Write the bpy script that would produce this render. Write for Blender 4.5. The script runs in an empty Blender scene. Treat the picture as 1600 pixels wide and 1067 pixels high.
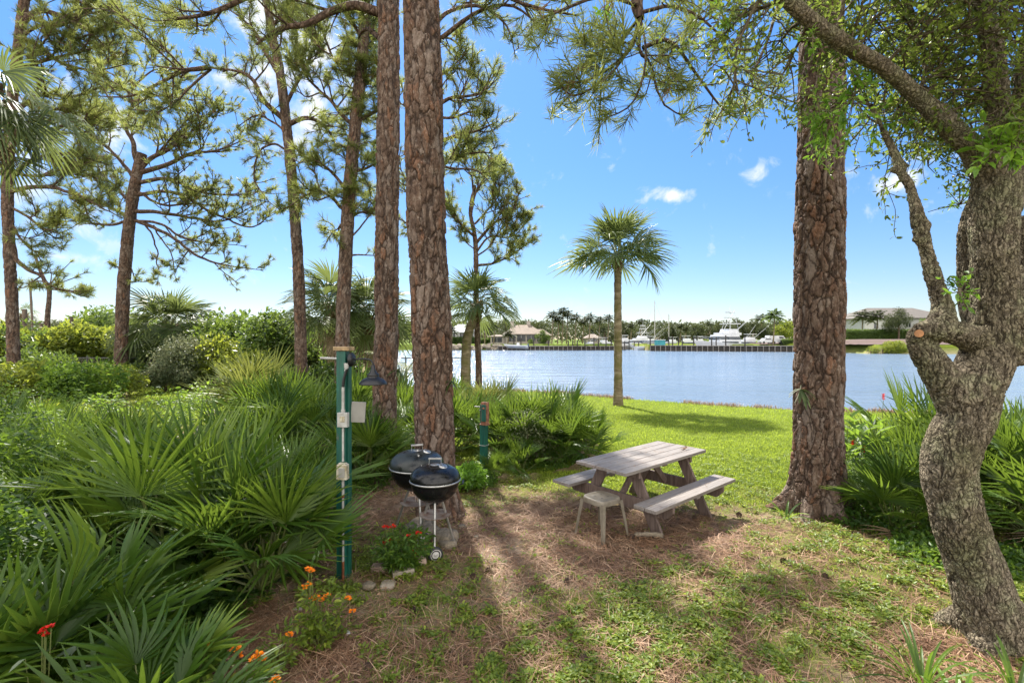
import bpy, math, random
import numpy as np
from mathutils import Vector, Matrix

# ---------------------------------------------------------------- camera, world, sun
W, H, F, HOR, H0 = 1600.0, 1067.0, 750.0, 530.0, 2.15
sc = bpy.context.scene
col = sc.collection
cam_d = bpy.data.cameras.new('camera')
cam = bpy.data.objects.new('camera', cam_d)
col.objects.link(cam)
cam.location = (0, 0, H0)
cam.rotation_euler = (math.radians(90), 0, 0)
cam_d.sensor_width = 36.0
cam_d.lens = F / W * 36.0
cam_d.shift_y = -(H / 2 - HOR) / W
cam_d.clip_start = 0.05
cam_d.clip_end = 3000
sc.camera = cam
sc.view_settings.view_transform = 'Standard'
sc.view_settings.look = 'None'
sc.view_settings.gamma = 1
sc.view_settings.exposure = 1.5
sc.render.engine = 'CYCLES'
sc.cycles.max_bounces = 8
sc.cycles.diffuse_bounces = 4
sc.cycles.transmission_bounces = 4
sc.cycles.transparent_max_bounces = 8
sc.cycles.sample_clamp_indirect = 6

SKYG = [(0, (.46, .44, .50)), (.18, (.60, .60, .68)), (.5, (.80, .84, .93)), (1, (1, 1, 1))]
BACK_FILL = 10.5
SUN_EL, SUN_AZ = math.radians(50), math.radians(-17)     # azimuth from +Y towards +X
def setup_light():
    w = bpy.data.worlds.new("World"); sc.world = w; w.use_nodes = True
    nt = w.node_tree; nt.nodes.clear()
    out = nt.nodes.new('ShaderNodeOutputWorld'); bg = nt.nodes.new('ShaderNodeBackground')
    sky = nt.nodes.new('ShaderNodeTexSky'); sky.sky_type = 'NISHITA'; sky.sun_disc = False
    sky.sun_elevation = SUN_EL; sky.sun_rotation = SUN_AZ
    sky.altitude = 0; sky.air_density = 1.0; sky.dust_density = 0.1; sky.ozone_density = 3.0
    hs = nt.nodes.new('ShaderNodeHueSaturation'); hs.inputs['Saturation'].default_value = 1.22
    hs.inputs['Value'].default_value = 1.0
    nt.links.new(sky.outputs[0], hs.inputs['Color'])
    tc = nt.nodes.new('ShaderNodeTexCoord')
    nrm = nt.nodes.new('ShaderNodeVectorMath'); nrm.operation = 'NORMALIZE'
    nt.links.new(tc.outputs['Generated'], nrm.inputs[0])
    # small fair weather clouds: direction, half width, half height (radians), strength
    acc = None
    clouds = [(470, 60, .11, .10, 1.0), (395, 135, .08, .045, .9), (490, 175, .07, .06, .95), (440, 230, .06, .03, .6),
              (1052, 305, .042, .015, 1.0), (1400, 283, .055, .026, .75), (1325, 290, .03, .035, .6), (1180, 277, .03, .018, .5),
              (1455, 250, .05, .02, .5), (100, 402, .04, .012, .5), (920, 232, .02, .012, .3), (1370, 330, .05, .02, .45),
              (150, 180, .10, .05, .8), (60, 300, .10, .04, .6), (-300, 200, .3, .1, .9), (2100, 150, .3, .1, .9)]
    for px, py, hw, hh, st in clouds:
        d = Vector(((px - 800) / F, 1, (HOR - py) / F)).normalized()
        az = math.atan2(d.x, d.y); el = math.asin(d.z)
        right = Vector((math.cos(az), -math.sin(az), 0))
        up = right.cross(d).normalized()
        sx = nt.nodes.new('ShaderNodeVectorMath'); sx.operation = 'DOT_PRODUCT'
        sy = nt.nodes.new('ShaderNodeVectorMath'); sy.operation = 'DOT_PRODUCT'
        sz = nt.nodes.new('ShaderNodeVectorMath'); sz.operation = 'DOT_PRODUCT'
        for n, v, s in ((sx, right, hw), (sy, up, hh), (sz, d, 1)):
            nt.links.new(nrm.outputs[0], n.inputs[0]); n.inputs[1].default_value = v / s
        cu = nt.nodes.new('ShaderNodeVectorMath'); cu.operation = 'SUBTRACT'
        cb = nt.nodes.new('ShaderNodeCombineXYZ')
        nt.links.new(sx.outputs['Value'], cb.inputs[0]); nt.links.new(sy.outputs['Value'], cb.inputs[1]); 
        off = nt.nodes.new('ShaderNodeMath'); off.operation = 'SUBTRACT'; off.inputs[0].default_value = 1
        nt.links.new(sz.outputs['Value'], off.inputs[1])
        o3 = nt.nodes.new('ShaderNodeMath'); o3.operation = 'MULTIPLY'; o3.inputs[1].default_value = 2.0
        nt.links.new(off.outputs[0], o3.inputs[0]); nt.links.new(o3.outputs[0], cb.inputs[2])
        ln = nt.nodes.new('ShaderNodeVectorMath'); ln.operation = 'LENGTH'; nt.links.new(cb.outputs[0], ln.inputs[0])
        mr = nt.nodes.new('ShaderNodeMapRange'); mr.inputs[1].default_value = 1.35; mr.inputs[2].default_value = 0.0
        mr.inputs[3].default_value = 0; mr.inputs[4].default_value = st
        nt.links.new(ln.outputs['Value'], mr.inputs[0])
        if acc is None: acc = mr.outputs[0]
        else:
            mx = nt.nodes.new('ShaderNodeMath'); mx.operation = 'MAXIMUM'
            nt.links.new(acc, mx.inputs[0]); nt.links.new(mr.outputs[0], mx.inputs[1]); acc = mx.outputs[0]
    ns = nt.nodes.new('ShaderNodeTexNoise'); ns.inputs['Scale'].default_value = 18; ns.inputs['Detail'].default_value = 8
    ns.inputs['Roughness'].default_value = .6; ns.inputs['Distortion'].default_value = .4
    nt.links.new(nrm.outputs[0], ns.inputs['Vector'])
    ad = nt.nodes.new('ShaderNodeMath'); ad.operation = 'MULTIPLY_ADD'; ad.inputs[1].default_value = 1.0
    nt.links.new(acc, ad.inputs[0])
    nm = nt.nodes.new('ShaderNodeMapRange'); nm.inputs[1].default_value = .3; nm.inputs[2].default_value = .7
    nm.inputs[3].default_value = -.75; nm.inputs[4].default_value = .25
    nt.links.new(ns.outputs[0], nm.inputs[0]); nt.links.new(nm.outputs[0], ad.inputs[2])
    cl = nt.nodes.new('ShaderNodeMapRange'); cl.inputs[1].default_value = 0.0; cl.inputs[2].default_value = .75; cl.inputs[4].default_value = .95
    cl.interpolation_type = 'SMOOTHSTEP'
    nt.links.new(ad.outputs[0], cl.inputs[0])
    mix = nt.nodes.new('ShaderNodeMixRGB'); mix.inputs['Color2'].default_value = (3.9, 4.05, 4.3, 1)
    # clear polished sky: less glare low over the horizon
    sp = nt.nodes.new('ShaderNodeSeparateXYZ'); nt.links.new(nrm.outputs[0], sp.inputs[0])
    def ramp(v, a, b, c, d):
        m = nt.nodes.new('ShaderNodeMapRange'); nt.links.new(v, m.inputs[0]); m.interpolation_type = 'SMOOTHSTEP'
        for i, x in enumerate((a, b, c, d)): m.inputs[i + 1].default_value = x
        return m.outputs[0]
    gm = nt.nodes.new('ShaderNodeMixRGB'); gm.blend_type = 'MULTIPLY'; gm.inputs[0].default_value = 1
    gc = nt.nodes.new('ShaderNodeValToRGB'); e = gc.color_ramp.elements
    for x, (p, c) in zip((e[0], e.new(.18), e.new(.5), e[1]), SKYG): x.position = p; x.color = (*c, 1)
    nt.links.new(sp.outputs[2], gc.inputs[0]); nt.links.new(hs.outputs[0], gm.inputs['Color1']); nt.links.new(gc.outputs[0], gm.inputs['Color2'])
    nt.links.new(cl.outputs[0], mix.inputs[0]); nt.links.new(gm.outputs[0], mix.inputs['Color1'])
    # front fill added to the unseen sky behind and overhead, bright cloud-like patches
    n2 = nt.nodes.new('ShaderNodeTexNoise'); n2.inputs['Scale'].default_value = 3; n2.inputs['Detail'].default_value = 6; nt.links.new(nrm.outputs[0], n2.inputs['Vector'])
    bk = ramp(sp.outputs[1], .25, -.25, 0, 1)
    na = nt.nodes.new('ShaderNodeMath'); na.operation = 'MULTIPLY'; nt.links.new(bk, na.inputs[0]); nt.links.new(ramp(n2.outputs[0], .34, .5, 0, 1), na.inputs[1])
    mix0 = mix; mix = nt.nodes.new('ShaderNodeMixRGB'); mix.inputs['Color2'].default_value = (BACK_FILL * 1.04, BACK_FILL, BACK_FILL * .95, 1)
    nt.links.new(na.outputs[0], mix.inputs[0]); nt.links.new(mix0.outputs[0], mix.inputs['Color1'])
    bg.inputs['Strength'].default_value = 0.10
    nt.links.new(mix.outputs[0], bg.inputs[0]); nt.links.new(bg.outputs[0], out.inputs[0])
    sd = bpy.data.lights.new('sun', 'SUN'); sd.energy = 4.5; sd.angle = math.radians(1.1); sd.color = (1, .95, .86)
    so = bpy.data.objects.new('sun', sd); col.objects.link(so)
    sv = Vector((math.sin(SUN_AZ) * math.cos(SUN_EL), math.cos(SUN_AZ) * math.cos(SUN_EL), math.sin(SUN_EL)))
    so.rotation_euler = sv.to_track_quat('Z', 'Y').to_euler()
    so.location = (0, 0, 30)
setup_light()

# ---------------------------------------------------------------- numpy helpers
rs = np.random.RandomState(7)
def at(px, py, d):
    return np.array([(px - 800) / F * d, d, H0 - (py - HOR) / F * d])
def sstep(a, b, x):
    t = np.clip((x - a) / (b - a), 0, 1); return t * t * (3 - 2 * t)
def _h(i, j, k, s=0):
    n = (i * 374761393 + j * 668265263 + k * 2147483647 + s * 1274126177) & 0xFFFFFFFF
    n = ((n ^ (n >> 13)) * 1274126177) & 0xFFFFFFFF
    n = ((n ^ (n >> 16)) * 2246822519) & 0xFFFFFFFF
    return ((n ^ (n >> 15)) & 0xFFFFFF) / float(0xFFFFFF)
def vnoise(p, s=0):
    p = np.asarray(p, float); i = np.floor(p).astype(np.int64); f = p - i; f = f * f * (3 - 2 * f); r = 0
    for a in (0, 1):
        for b in (0, 1):
            for c in (0, 1):
                w = (f[:, 0] if a else 1 - f[:, 0]) * (f[:, 1] if b else 1 - f[:, 1]) * (f[:, 2] if c else 1 - f[:, 2])
                r = r + w * _h(i[:, 0] + a, i[:, 1] + b, i[:, 2] + c, s)
    return r
def fbm(p, o=4, s=0):
    r = 0; a = .5; p = np.asarray(p, float)
    for k in range(o):
        r = r + a * vnoise(p * 2 ** k + k * 17.3, s + k); a *= .5
    return r
def noise2(x, y, sc_, o=4, s=0):
    x = np.asarray(x, float); sh = x.shape
    p = np.stack([x.ravel() * sc_, np.asarray(y, float).ravel() * sc_, np.zeros(x.size)], 1)
    return fbm(p, o, s).reshape(sh)
def voro(p, s=0):
    i = np.floor(p).astype(np.int64); f1 = np.full(len(p), 9.); f2 = f1.copy(); cid = np.zeros(len(p))
    for a in (-1, 0, 1):
        for b in (-1, 0, 1):
            for c in (-1, 0, 1):
                q = i + [a, b, c]
                q0, q1, q2 = q[:, 0], q[:, 1], q[:, 2]
                r0 = _h(q0, q1, q2, s)
                pt = q + np.stack([r0, _h(q0, q1, q2, s + 1), _h(q0, q1, q2, s + 2)], 1)
                d = np.sqrt(((pt - p) ** 2).sum(1))
                m = d < f1
                f2 = np.where(m, f1, np.minimum(f2, d)); cid = np.where(m, r0, cid); f1 = np.where(m, d, f1)
    return f1, f2, cid

class MB:
    """collects geometry in numpy and links it as ONE mesh object"""
    def __init__(s): s.v = []; s.f = []; s.t = []; s.n = 0; s.mi = []
    def add(s, v, f, t=None, mi=0):
        v = np.asarray(v, float).reshape(-1, 3); f = np.asarray(f, int)
        if len(f) == 0: return
        s.v.append(v); s.f.append(f + s.n); s.n += len(v)
        s.t.append(np.full(len(v), .5) if t is None else np.broadcast_to(np.asarray(t, float), (len(v),)))
        s.mi.append(np.full(len(f), mi))
    def mesh(s, name, mats, smooth=False, attr=None):
        me = bpy.data.meshes.new(name)
        if s.n:
            v = np.concatenate(s.v)
            tot = np.concatenate([np.full(len(f), f.shape[1]) for f in s.f])
            li = np.concatenate([f.ravel() for f in s.f])
            me.vertices.add(len(v)); me.vertices.foreach_set('co', v.ravel().astype(np.float32))
            me.loops.add(len(li)); me.loops.foreach_set('vertex_index', li.astype(np.int32))
            st = np.concatenate([[0], np.cumsum(tot)[:-1]])
            me.polygons.add(len(tot)); me.polygons.foreach_set('loop_start', st.astype(np.int32))
            me.polygons.foreach_set('loop_total', tot.astype(np.int32))
            me.polygons.foreach_set('use_smooth', np.full(len(tot), bool(smooth)))
            me.polygons.foreach_set('material_index', np.concatenate(s.mi).astype(np.int32))
            a = me.attributes.new('tint', 'FLOAT', 'POINT')
            a.data.foreach_set('value', np.concatenate(s.t).astype(np.float32))
            for k, arr in (attr or {}).items():
                a = me.attributes.new(k, 'FLOAT', 'POINT'); a.data.foreach_set('value', np.asarray(arr, np.float32))
            me.update(calc_edges=True)
            me.validate()
        for m in (mats if isinstance(mats, (list, tuple)) else [mats]): me.materials.append(m)
        return me
    def build(s, name, mats, parent=None, smooth=False, attr=None, origin=None, bevel=0):
        """geometry is in the parent's local space; origin moves a parentless mesh's origin there"""
        if origin is not None:
            for k in range(len(s.v)): s.v[k] = s.v[k] - np.asarray(origin, float)
        me = s.mesh(name, mats, smooth, attr)
        o = bpy.data.objects.new(name, me); col.objects.link(o)
        if parent is not None: o.parent = parent
        if origin is not None: o.location = tuple(map(float, origin))
        if bevel:
            b = o.modifiers.new('bevel', 'BEVEL'); b.width = bevel; b.segments = 2; b.limit_method = 'ANGLE'; b.angle_limit = math.radians(40)
        return o
    # primitives
    def box(s, c, size, R=None, t=None, taper=None, mi=0):
        c = np.asarray(c, float); hx, hy, hz = np.asarray(size, float) / 2
        v = np.array([[x, y, z] for z in (-hz, hz) for y in (-hy, hy) for x in (-hx, hx)])
        if taper: v[4:, 0] *= taper[0]; v[4:, 1] *= taper[1]
        if R is not None: v = v @ np.asarray(R).T
        s.add(v + c, [[0, 2, 3, 1], [4, 5, 7, 6], [0, 1, 5, 4], [2, 6, 7, 3], [0, 4, 6, 2], [1, 3, 7, 5]], t, mi)
    def bar(s, a, b, w, h, up=(0, 0, 1), t=None):
        a = np.asarray(a, float); b = np.asarray(b, float); d = b - a; L = np.linalg.norm(d); y = d / L
        x = np.cross(y, up); x /= np.linalg.norm(x); z = np.cross(x, y)
        s.box((a + b) / 2, (w, L, h), np.stack([x, y, z], 1), t)
    def tube(s, pts, rad, n=8, t=None, cap=True):
        v, f = sweep(pts, rad, n); s.add(v, f, t)
        if cap:
            m = len(pts)
            s.add(v[:n], [list(range(n))[::-1]] if n <= 4 else np.array([[0, k + 1, k] for k in range(1, n - 1)]), t)
            s.add(v[-n:], np.array([[0, k, k + 1] for k in range(1, n - 1)]), t)
    def lathe(s, prof, c=(0, 0, 0), n=32, t=None, R=None, a0=0, a1=2 * math.pi):
        prof = np.asarray(prof, float); full = abs(a1 - a0 - 2 * math.pi) < 1e-6
        m = n if full else n + 1
        a = a0 + (a1 - a0) * np.arange(m) / n
        v = np.stack([prof[:, None, 0] * np.cos(a), prof[:, None, 0] * np.sin(a), np.repeat(prof[:, 1:2], m, 1)], 2).reshape(-1, 3)
        if R is not None: v = v @ np.asarray(R).T
        f = grid_faces(len(prof), m, full)
        s.add(v + np.asarray(c, float), f, t)

def grid_faces(r, c, wrap=False):
    i = np.arange(r - 1)[:, None] * c; k = c if wrap else c - 1
    j = np.arange(k)[None]; j2 = (j + 1) % c
    return np.stack([i + j, i + j2, i + c + j2, i + c + j], 2).reshape(-1, 4)
def sweep(pts, rad, n=8):
    p = np.asarray(pts, float); m = len(p); rad = np.broadcast_to(np.asarray(rad, float), (m,))
    T = np.gradient(p, axis=0); T /= np.linalg.norm(T, axis=1)[:, None] + 1e-12
    ref = np.array([1., 0, 0]) if abs(T[0, 0]) < .8 else np.array([0, 1., 0])
    X = np.zeros_like(p); x = ref
    for k in range(m):
        x = x - T[k] * (x @ T[k]); x = x / (np.linalg.norm(x) + 1e-12); X[k] = x
    Y = np.cross(T, X); a = np.arange(n) / n * 2 * math.pi
    v = p[:, None] + rad[:, None, None] * (np.cos(a)[None, :, None] * X[:, None] + np.sin(a)[None, :, None] * Y[:, None])
    return v.reshape(-1, 3), grid_faces(m, n, True)
def spline(pts, n):
    """Catmull-Rom through rows of pts (any number of columns)"""
    p = np.asarray(pts, float); p = np.vstack([2 * p[0] - p[1], p, 2 * p[-1] - p[-2]]); m = len(p) - 3
    u = np.linspace(0, m, n); k = np.minimum(u.astype(int), m - 1); t = (u - k)[:, None]
    a, b, c, d = p[k], p[k + 1], p[k + 2], p[k + 3]
    return .5 * (2 * b + (c - a) * t + (2 * a - 5 * b + 4 * c - d) * t ** 2 + (3 * b - a - 3 * c + d) * t ** 3)
def frames(fwd, up):
    """rotation matrices whose columns are x, y=fwd, z~up"""
    fwd = fwd / (np.linalg.norm(fwd, axis=-1, keepdims=True) + 1e-12)
    x = np.cross(fwd, up); x /= np.linalg.norm(x, axis=-1, keepdims=True) + 1e-12
    z = np.cross(x, fwd)
    return np.stack([x, fwd, z], -1)
def rdir(n, r=rs):
    v = r.normal(size=(n, 3)); return v / np.linalg.norm(v, axis=1)[:, None]
def scatter(mb, tv, tf, pos, R, scale, tint, tt=None):
    """instances of template (tv, tf) baked into mb"""
    n, k = len(pos), len(tv)
    if n == 0: return
    sc_ = np.asarray(scale, float)
    if sc_.ndim == 1: sc_ = sc_[:, None]
    sc_ = np.broadcast_to(sc_, (n, sc_.shape[1] if sc_.ndim > 1 else 1))
    v = np.einsum('nij,nkj->nki', R, tv[None] * sc_[:, None, :]) + pos[:, None]
    f = (tf[None] + (np.arange(n) * k)[:, None, None]).reshape(-1, tf.shape[1])
    t = np.repeat(np.broadcast_to(tint, (n,)), k)
    if tt is not None: t = t + np.tile(tt, n)
    mb.add(v.reshape(-1, 3), f, t)

# ---------------------------------------------------------------- naming
def tag(o, label=None, cat=None, group=None, kind=None):
    if label: o['label'] = label
    if cat: o['category'] = cat
    if group: o['group'] = group
    if kind: o['kind'] = kind
    return o
def empty(name, loc, rz=0, label=None, cat=None, group=None):
    o = bpy.data.objects.new(name, None); col.objects.link(o); o.empty_display_size = .1
    o.location = tuple(map(float, loc)); o.rotation_euler = (0, 0, rz)
    return tag(o, label, cat, group)
KIDS = {}
def copy_tree(o, parent=None):
    c = o.copy(); col.objects.link(c); c.parent = parent
    for ch in [x for x in bpy.data.objects if x.parent == o]: copy_tree(ch, c)
    return c

# ---------------------------------------------------------------- materials
MATS = {}
class NT:
    def __init__(s, name):
        s.m = bpy.data.materials.new(name); s.m.use_nodes = True; s.nt = s.m.node_tree; s.nt.nodes.clear()
        s.out = s.n('ShaderNodeOutputMaterial'); MATS[name] = s.m
    def n(s, t, **k):
        n = s.nt.nodes.new(t)
        for a, b in k.items(): setattr(n, a, b)
        return n
    def l(s, a, b): s.nt.links.new(a, b)
    def set(s, n, **k):
        for a, b in k.items(): n.inputs[a.replace('_', ' ')].default_value = b
        return n
    def coords(s, scale=(1, 1, 1), kind='Object'):
        tc = s.n('ShaderNodeTexCoord'); mp = s.n('ShaderNodeMapping'); mp.inputs['Scale'].default_value = scale
        s.l(tc.outputs[kind], mp.inputs[0]); return mp.outputs[0]
    def geo(s, scale=(1, 1, 1)):
        tc = s.n('ShaderNodeNewGeometry'); mp = s.n('ShaderNodeMapping'); mp.inputs['Scale'].default_value = scale
        s.l(tc.outputs['Position'], mp.inputs[0]); return mp.outputs[0]
    def noise(s, vec, scale, detail=4, rough=.55, dist=0):
        n = s.n('ShaderNodeTexNoise'); s.set(n, Scale=scale, Detail=detail, Roughness=rough, Distortion=dist); s.l(vec, n.inputs['Vector']); return n.outputs[0]
    def voro(s, vec, scale, feature='F1', out='Distance', rnd=1):
        n = s.n('ShaderNodeTexVoronoi', feature=feature); s.set(n, Scale=scale, Randomness=rnd); s.l(vec, n.inputs['Vector']); return n.outputs[out]
    def ramp(s, fac, stops, interp='LINEAR'):
        r = s.n('ShaderNodeValToRGB'); e = r.color_ramp.elements; r.color_ramp.interpolation = interp
        while len(e) < len(stops): e.new(.5)
        for x, (p, c) in zip(e, stops): x.position = p; x.color = (*c, 1) if len(c) == 3 else c
        s.l(fac, r.inputs[0]); return r.outputs[0]
    def mr(s, v, a, b, c=0, d=1):
        n = s.n('ShaderNodeMapRange'); s.l(v, n.inputs[0])
        for i, x in enumerate((a, b, c, d)): n.inputs[i + 1].default_value = x
        return n.outputs[0]
    def math(s, op, a, b=None):
        n = s.n('ShaderNodeMath', operation=op)
        for i, x in enumerate((a, b)):
            if x is None: continue
            if isinstance(x, (int, float)): n.inputs[i].default_value = x
            else: s.l(x, n.inputs[i])
        return n.outputs[0]
    def mix(s, fac, a, b, blend='MIX'):
        n = s.n('ShaderNodeMixRGB', blend_type=blend)
        for i, x in enumerate((fac, a, b)):
            if isinstance(x, (int, float)): n.inputs[i].default_value = x
            elif isinstance(x, tuple): n.inputs[i].default_value = (*x, 1)
            else: s.l(x, n.inputs[i])
        return n.outputs[0]
    def attr(s, name):
        n = s.n('ShaderNodeAttribute'); n.attribute_name = name; return n.outputs['Fac']
    def bump(s, h, dist=.01, strength=1):
        n = s.n('ShaderNodeBump'); n.inputs['Strength'].default_value = strength; n.inputs['Distance'].default_value = dist; s.l(h, n.inputs['Height']); return n.outputs[0]
    def bsdf(s, color, rough=.6, bump=None, metal=0, spec=.5, coat=0, **k):
        b = s.n('ShaderNodeBsdfPrincipled')
        for key, x in (('Base Color', color), ('Roughness', rough), ('Metallic', metal), ('Specular IOR Level', spec), ('Coat Weight', coat), *k.items()):
            if isinstance(x, (int, float)): b.inputs[key].default_value = x
            elif isinstance(x, tuple): b.inputs[key].default_value = (*x, 1)
            else: s.l(x, b.inputs[key])
        if bump is not None: s.l(bump, b.inputs['Normal'])
        return b.outputs[0]
    def done(s, sh): s.l(sh, s.out.inputs[0]); return s.m

def leaf_mat(name, dark, mid, light, rough=.45, trans=.4, spec=.4, tcol=None):
    m = NT(name); t = m.attr('tint')
    c = m.ramp(t, [(0, dark), (.5, mid), (1, light)])
    v = m.geo(); n = m.noise(v, 3, 3)
    c = m.mix(m.mr(n, .3, .7, 0, .35), c, dark)
    pb = m.bsdf(c, rough, spec=spec)
    tr = m.n('ShaderNodeBsdfTranslucent')
    tc = m.mix(.5, c, tcol or tuple(min(1, x * 2.2) for x in light)); m.l(tc, tr.inputs[0])
    ms = m.n('ShaderNodeMixShader'); ms.inputs[0].default_value = trans
    m.l(pb, ms.inputs[1]); m.l(tr.outputs[0], ms.inputs[2])
    return m.done(ms.outputs[0])
def simple(name, c, rough=.6, metal=0, var=.15, scale=8, bump=.002, coat=0, spec=.5, dark=None):
    m = NT(name); v = m.coords(); n = m.noise(v, scale, 5, .6)
    dk = dark or tuple(x * (1 - 2 * var) for x in c)
    cc = m.mix(m.mr(n, .35, .65), dk, c)
    n2 = m.noise(v, scale * 6, 4)
    return m.done(m.bsdf(cc, rough, m.bump(n2, bump) if bump else None, metal, spec, coat))

def make_mats():
    leaf_mat('pine_needle', (.03, .05, .010), (.115, .15, .03), (.27, .29, .07), .5, .5)
    leaf_mat('pine_needle_brown', (.10, .05, .02), (.18, .09, .035), (.28, .16, .06), .6, .2)
    leaf_mat('palmetto_leaf', (.011, .034, .004), (.052, .108, .011), (.18, .25, .028), .42, .34, .3)
    leaf_mat('palmetto_leaf_yellow', (.045, .075, .012), (.11, .15, .025), (.22, .22, .05), .45, .35, .4)
    leaf_mat('palm_leaf', (.022, .042, .010), (.06, .092, .022), (.17, .20, .055), .44, .34, .35)
    leaf_mat('dead_frond', (.10, .065, .035), (.2, .14, .08), (.33, .26, .17), .6, .2)
    leaf_mat('oak_leaf', (.03, .055, .010), (.085, .13, .02), (.20, .25, .04), .4, .5, .4)
    leaf_mat('bright_leaf', (.05, .12, .012), (.11, .22, .02), (.22, .36, .035), .35, .5, .5)
    leaf_mat('bush_leaf', (.018, .045, .008), (.06, .11, .016), (.15, .20, .028), .42, .4, .45)
    leaf_mat('bush_leaf_yellow', (.05, .08, .01), (.13, .18, .02), (.28, .30, .035), .45, .45, .4)
    leaf_mat('vine_leaf_grey', (.03, .05, .018), (.08, .11, .04), (.21, .21, .11), .5, .3, .4)
    leaf_mat('ground_leaf', (.014, .045, .006), (.06, .125, .014), (.20, .29, .03), .48, .45, .35)
    leaf_mat('far_leaf', (.018, .03, .010), (.045, .06, .018), (.10, .11, .035), .6, .25, .3)
    leaf_mat('grass_blade', (.08, .125, .010), (.175, .24, .018), (.30, .36, .04), .5, .48, .3)
    leaf_mat('weed_leaf', (.045, .08, .010), (.13, .19, .02), (.31, .35, .05), .45, .42, .35)
    leaf_mat('straw', (.075, .036, .02), (.25, .135, .075), (.54, .38, .24), .6, .1, .3)
    leaf_mat('petal_orange', (.7, .15, .005), (.85, .22, .008), (.9, .33, .02), .5, .35, .3)
    leaf_mat('petal_red', (.35, .004, .004), (.55, .008, .006), (.65, .03, .01), .5, .2, .3)
    leaf_mat('grey_leaf', (.10, .14, .09), (.17, .21, .14), (.28, .32, .22), .5, .3, .3)
    # pine bark: plates split by the 'crack' attribute of near trunks, voronoi else
    for nm, hi in (('pine_bark_near', True), ('pine_bark', False)):
        m = NT(nm); v = m.coords((1, 1, .42)); 
        wob = m.noise(v, 6, 3); 
        cell = m.voro(v, 11 if not hi else 13, 'F1', 'Color'); sep = m.n('ShaderNodeSeparateColor'); m.l(cell, sep.inputs[0])
        edge = m.voro(v, 11 if not hi else 26, 'DISTANCE_TO_EDGE')
        fine = m.noise(m.coords((1, 1, .3)), 55, 6, .65)
        fl = m.noise(m.coords((1, 1, .6)), 14, 5, .6, .6)
        base = m.ramp(fl, [(.28, (.042, .027, .020)), (.43, (.088, .056, .040)), (.56, (.14, .093, .067)), (.72, (.26, .205, .165))])
        if hi:
            pt = m.attr('plate')
            base = m.mix(m.mr(pt, .66, .88, 0, .55), base, (.23, .11, .06))
            base = m.mix(m.mr(pt, .42, .2, 0, .5), base, (.27, .22, .185))
            cr = m.attr('crack')
            base = m.mix(m.math('MULTIPLY', m.mr(cr, .0, .75, 1, 0), .94), base, (.020, .013, .010))
            fk = m.noise(m.coords((1, 1, .6)), 26, 4, .7, 1.2); base = m.mix(m.mr(fk, .60, .68, 0, .6), base, (.42, .35, .29)); base = m.mix(m.mr(fk, .40, .32, 0, .4), base, (.05, .03, .022))
        else:
            base = m.mix(m.mr(edge, 0, .09, .8, 0), base, (.03, .021, .016))
        base = m.mix(m.mr(fine, .3, .6, .35, 0), base, (.05, .032, .024))
        h = m.math('ADD', m.math('MULTIPLY', m.mr(edge, 0, .18), .5 if hi else 1.2), m.math('MULTIPLY', fine, .9))
        m.done(m.bsdf(base, .85, m.bump(h, .012 if hi else .02, .9), spec=.2))
    # oak bark: vertical furrows, pale lichen
    m = NT('oak_bark'); ed = m.attr('crack'); wv = m.n('ShaderNodeTexNoise'); m.set(wv, Scale=16, Detail=3); m.l(m.coords(), wv.inputs['Vector'])
    va = m.n('ShaderNodeVectorMath', operation='MULTIPLY_ADD'); m.l(wv.outputs['Color'], va.inputs[0]); va.inputs[1].default_value = (.085, .085, .16); m.l(m.coords(), va.inputs[2])
    mp = m.n('ShaderNodeMapping'); mp.inputs['Scale'].default_value = (1, 1, .30); m.l(va.outputs[0], mp.inputs[0]); vor = m.voro(mp.outputs[0], 40, 'DISTANCE_TO_EDGE')
    fine = m.noise(m.coords((1, 1, .5)), 60, 6, .65)
    li = m.noise(m.coords(), 5, 6, .65, .3); big = m.noise(m.coords(), 2.2, 4, .5)
    base = m.ramp(fine, [(.25, (.10, .08, .052)), (.5, (.205, .168, .118)), (.75, (.34, .29, .215))])
    base = m.mix(m.mr(li, .48, .62, 0, .55), base, (.26, .27, .15))
    base = m.mix(m.mr(big, .5, .68, 0, .5), base, (.10, .095, .035))
    base = m.mix(m.mr(ed, 0, .6, .8, 0), base, (.025, .019, .013)); base = m.mix(m.mr(vor, .0, .15, .72, 0), base, (.026, .020, .013))
    hh = m.math('ADD', m.math('MULTIPLY', m.mr(vor, 0, .25), .9), m.math('MULTIPLY', fine, .7))
    m.done(m.bsdf(base, .9, m.bump(hh, .012, 1), spec=.15))
    m = NT('twig_bark'); n = m.noise(m.coords(), 14, 4)
    m.done(m.bsdf(m.ramp(n, [(.3, (.04, .028, .02)), (.6, (.12, .085, .06)), (.8, (.2, .16, .12))]), .9, m.bump(n, .01), spec=.15))
    m = NT('oak_twig'); n = m.noise(m.coords((1, 1, .4)), 30, 5)
    m.done(m.bsdf(m.ramp(n, [(.3, (.035, .028, .017)), (.55, (.11, .088, .055)), (.8, (.2, .175, .12))]), .9, m.bump(n, .01), spec=.15))
    m = NT('palm_trunk'); v = m.coords((1, 1, 3.2)); n = m.noise(v, 4, 5, .6); n2 = m.noise(m.coords(), 2.2, 5)
    c = m.ramp(n, [(.3, (.07, .055, .035)), (.5, (.16, .125, .08)), (.72, (.28, .235, .16))])
    c = m.mix(m.mr(n2, .45, .62, 0, .7), c, (.11, .105, .03))
    m.done(m.bsdf(c, .9, m.bump(n, .03), spec=.2))
    # weathered planks
    m = NT('grey_wood'); v = m.coords((1.2, 22, 22)); n = m.noise(v, 2.2, 6, .65); n2 = m.noise(m.coords(), 4, 4)
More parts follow.
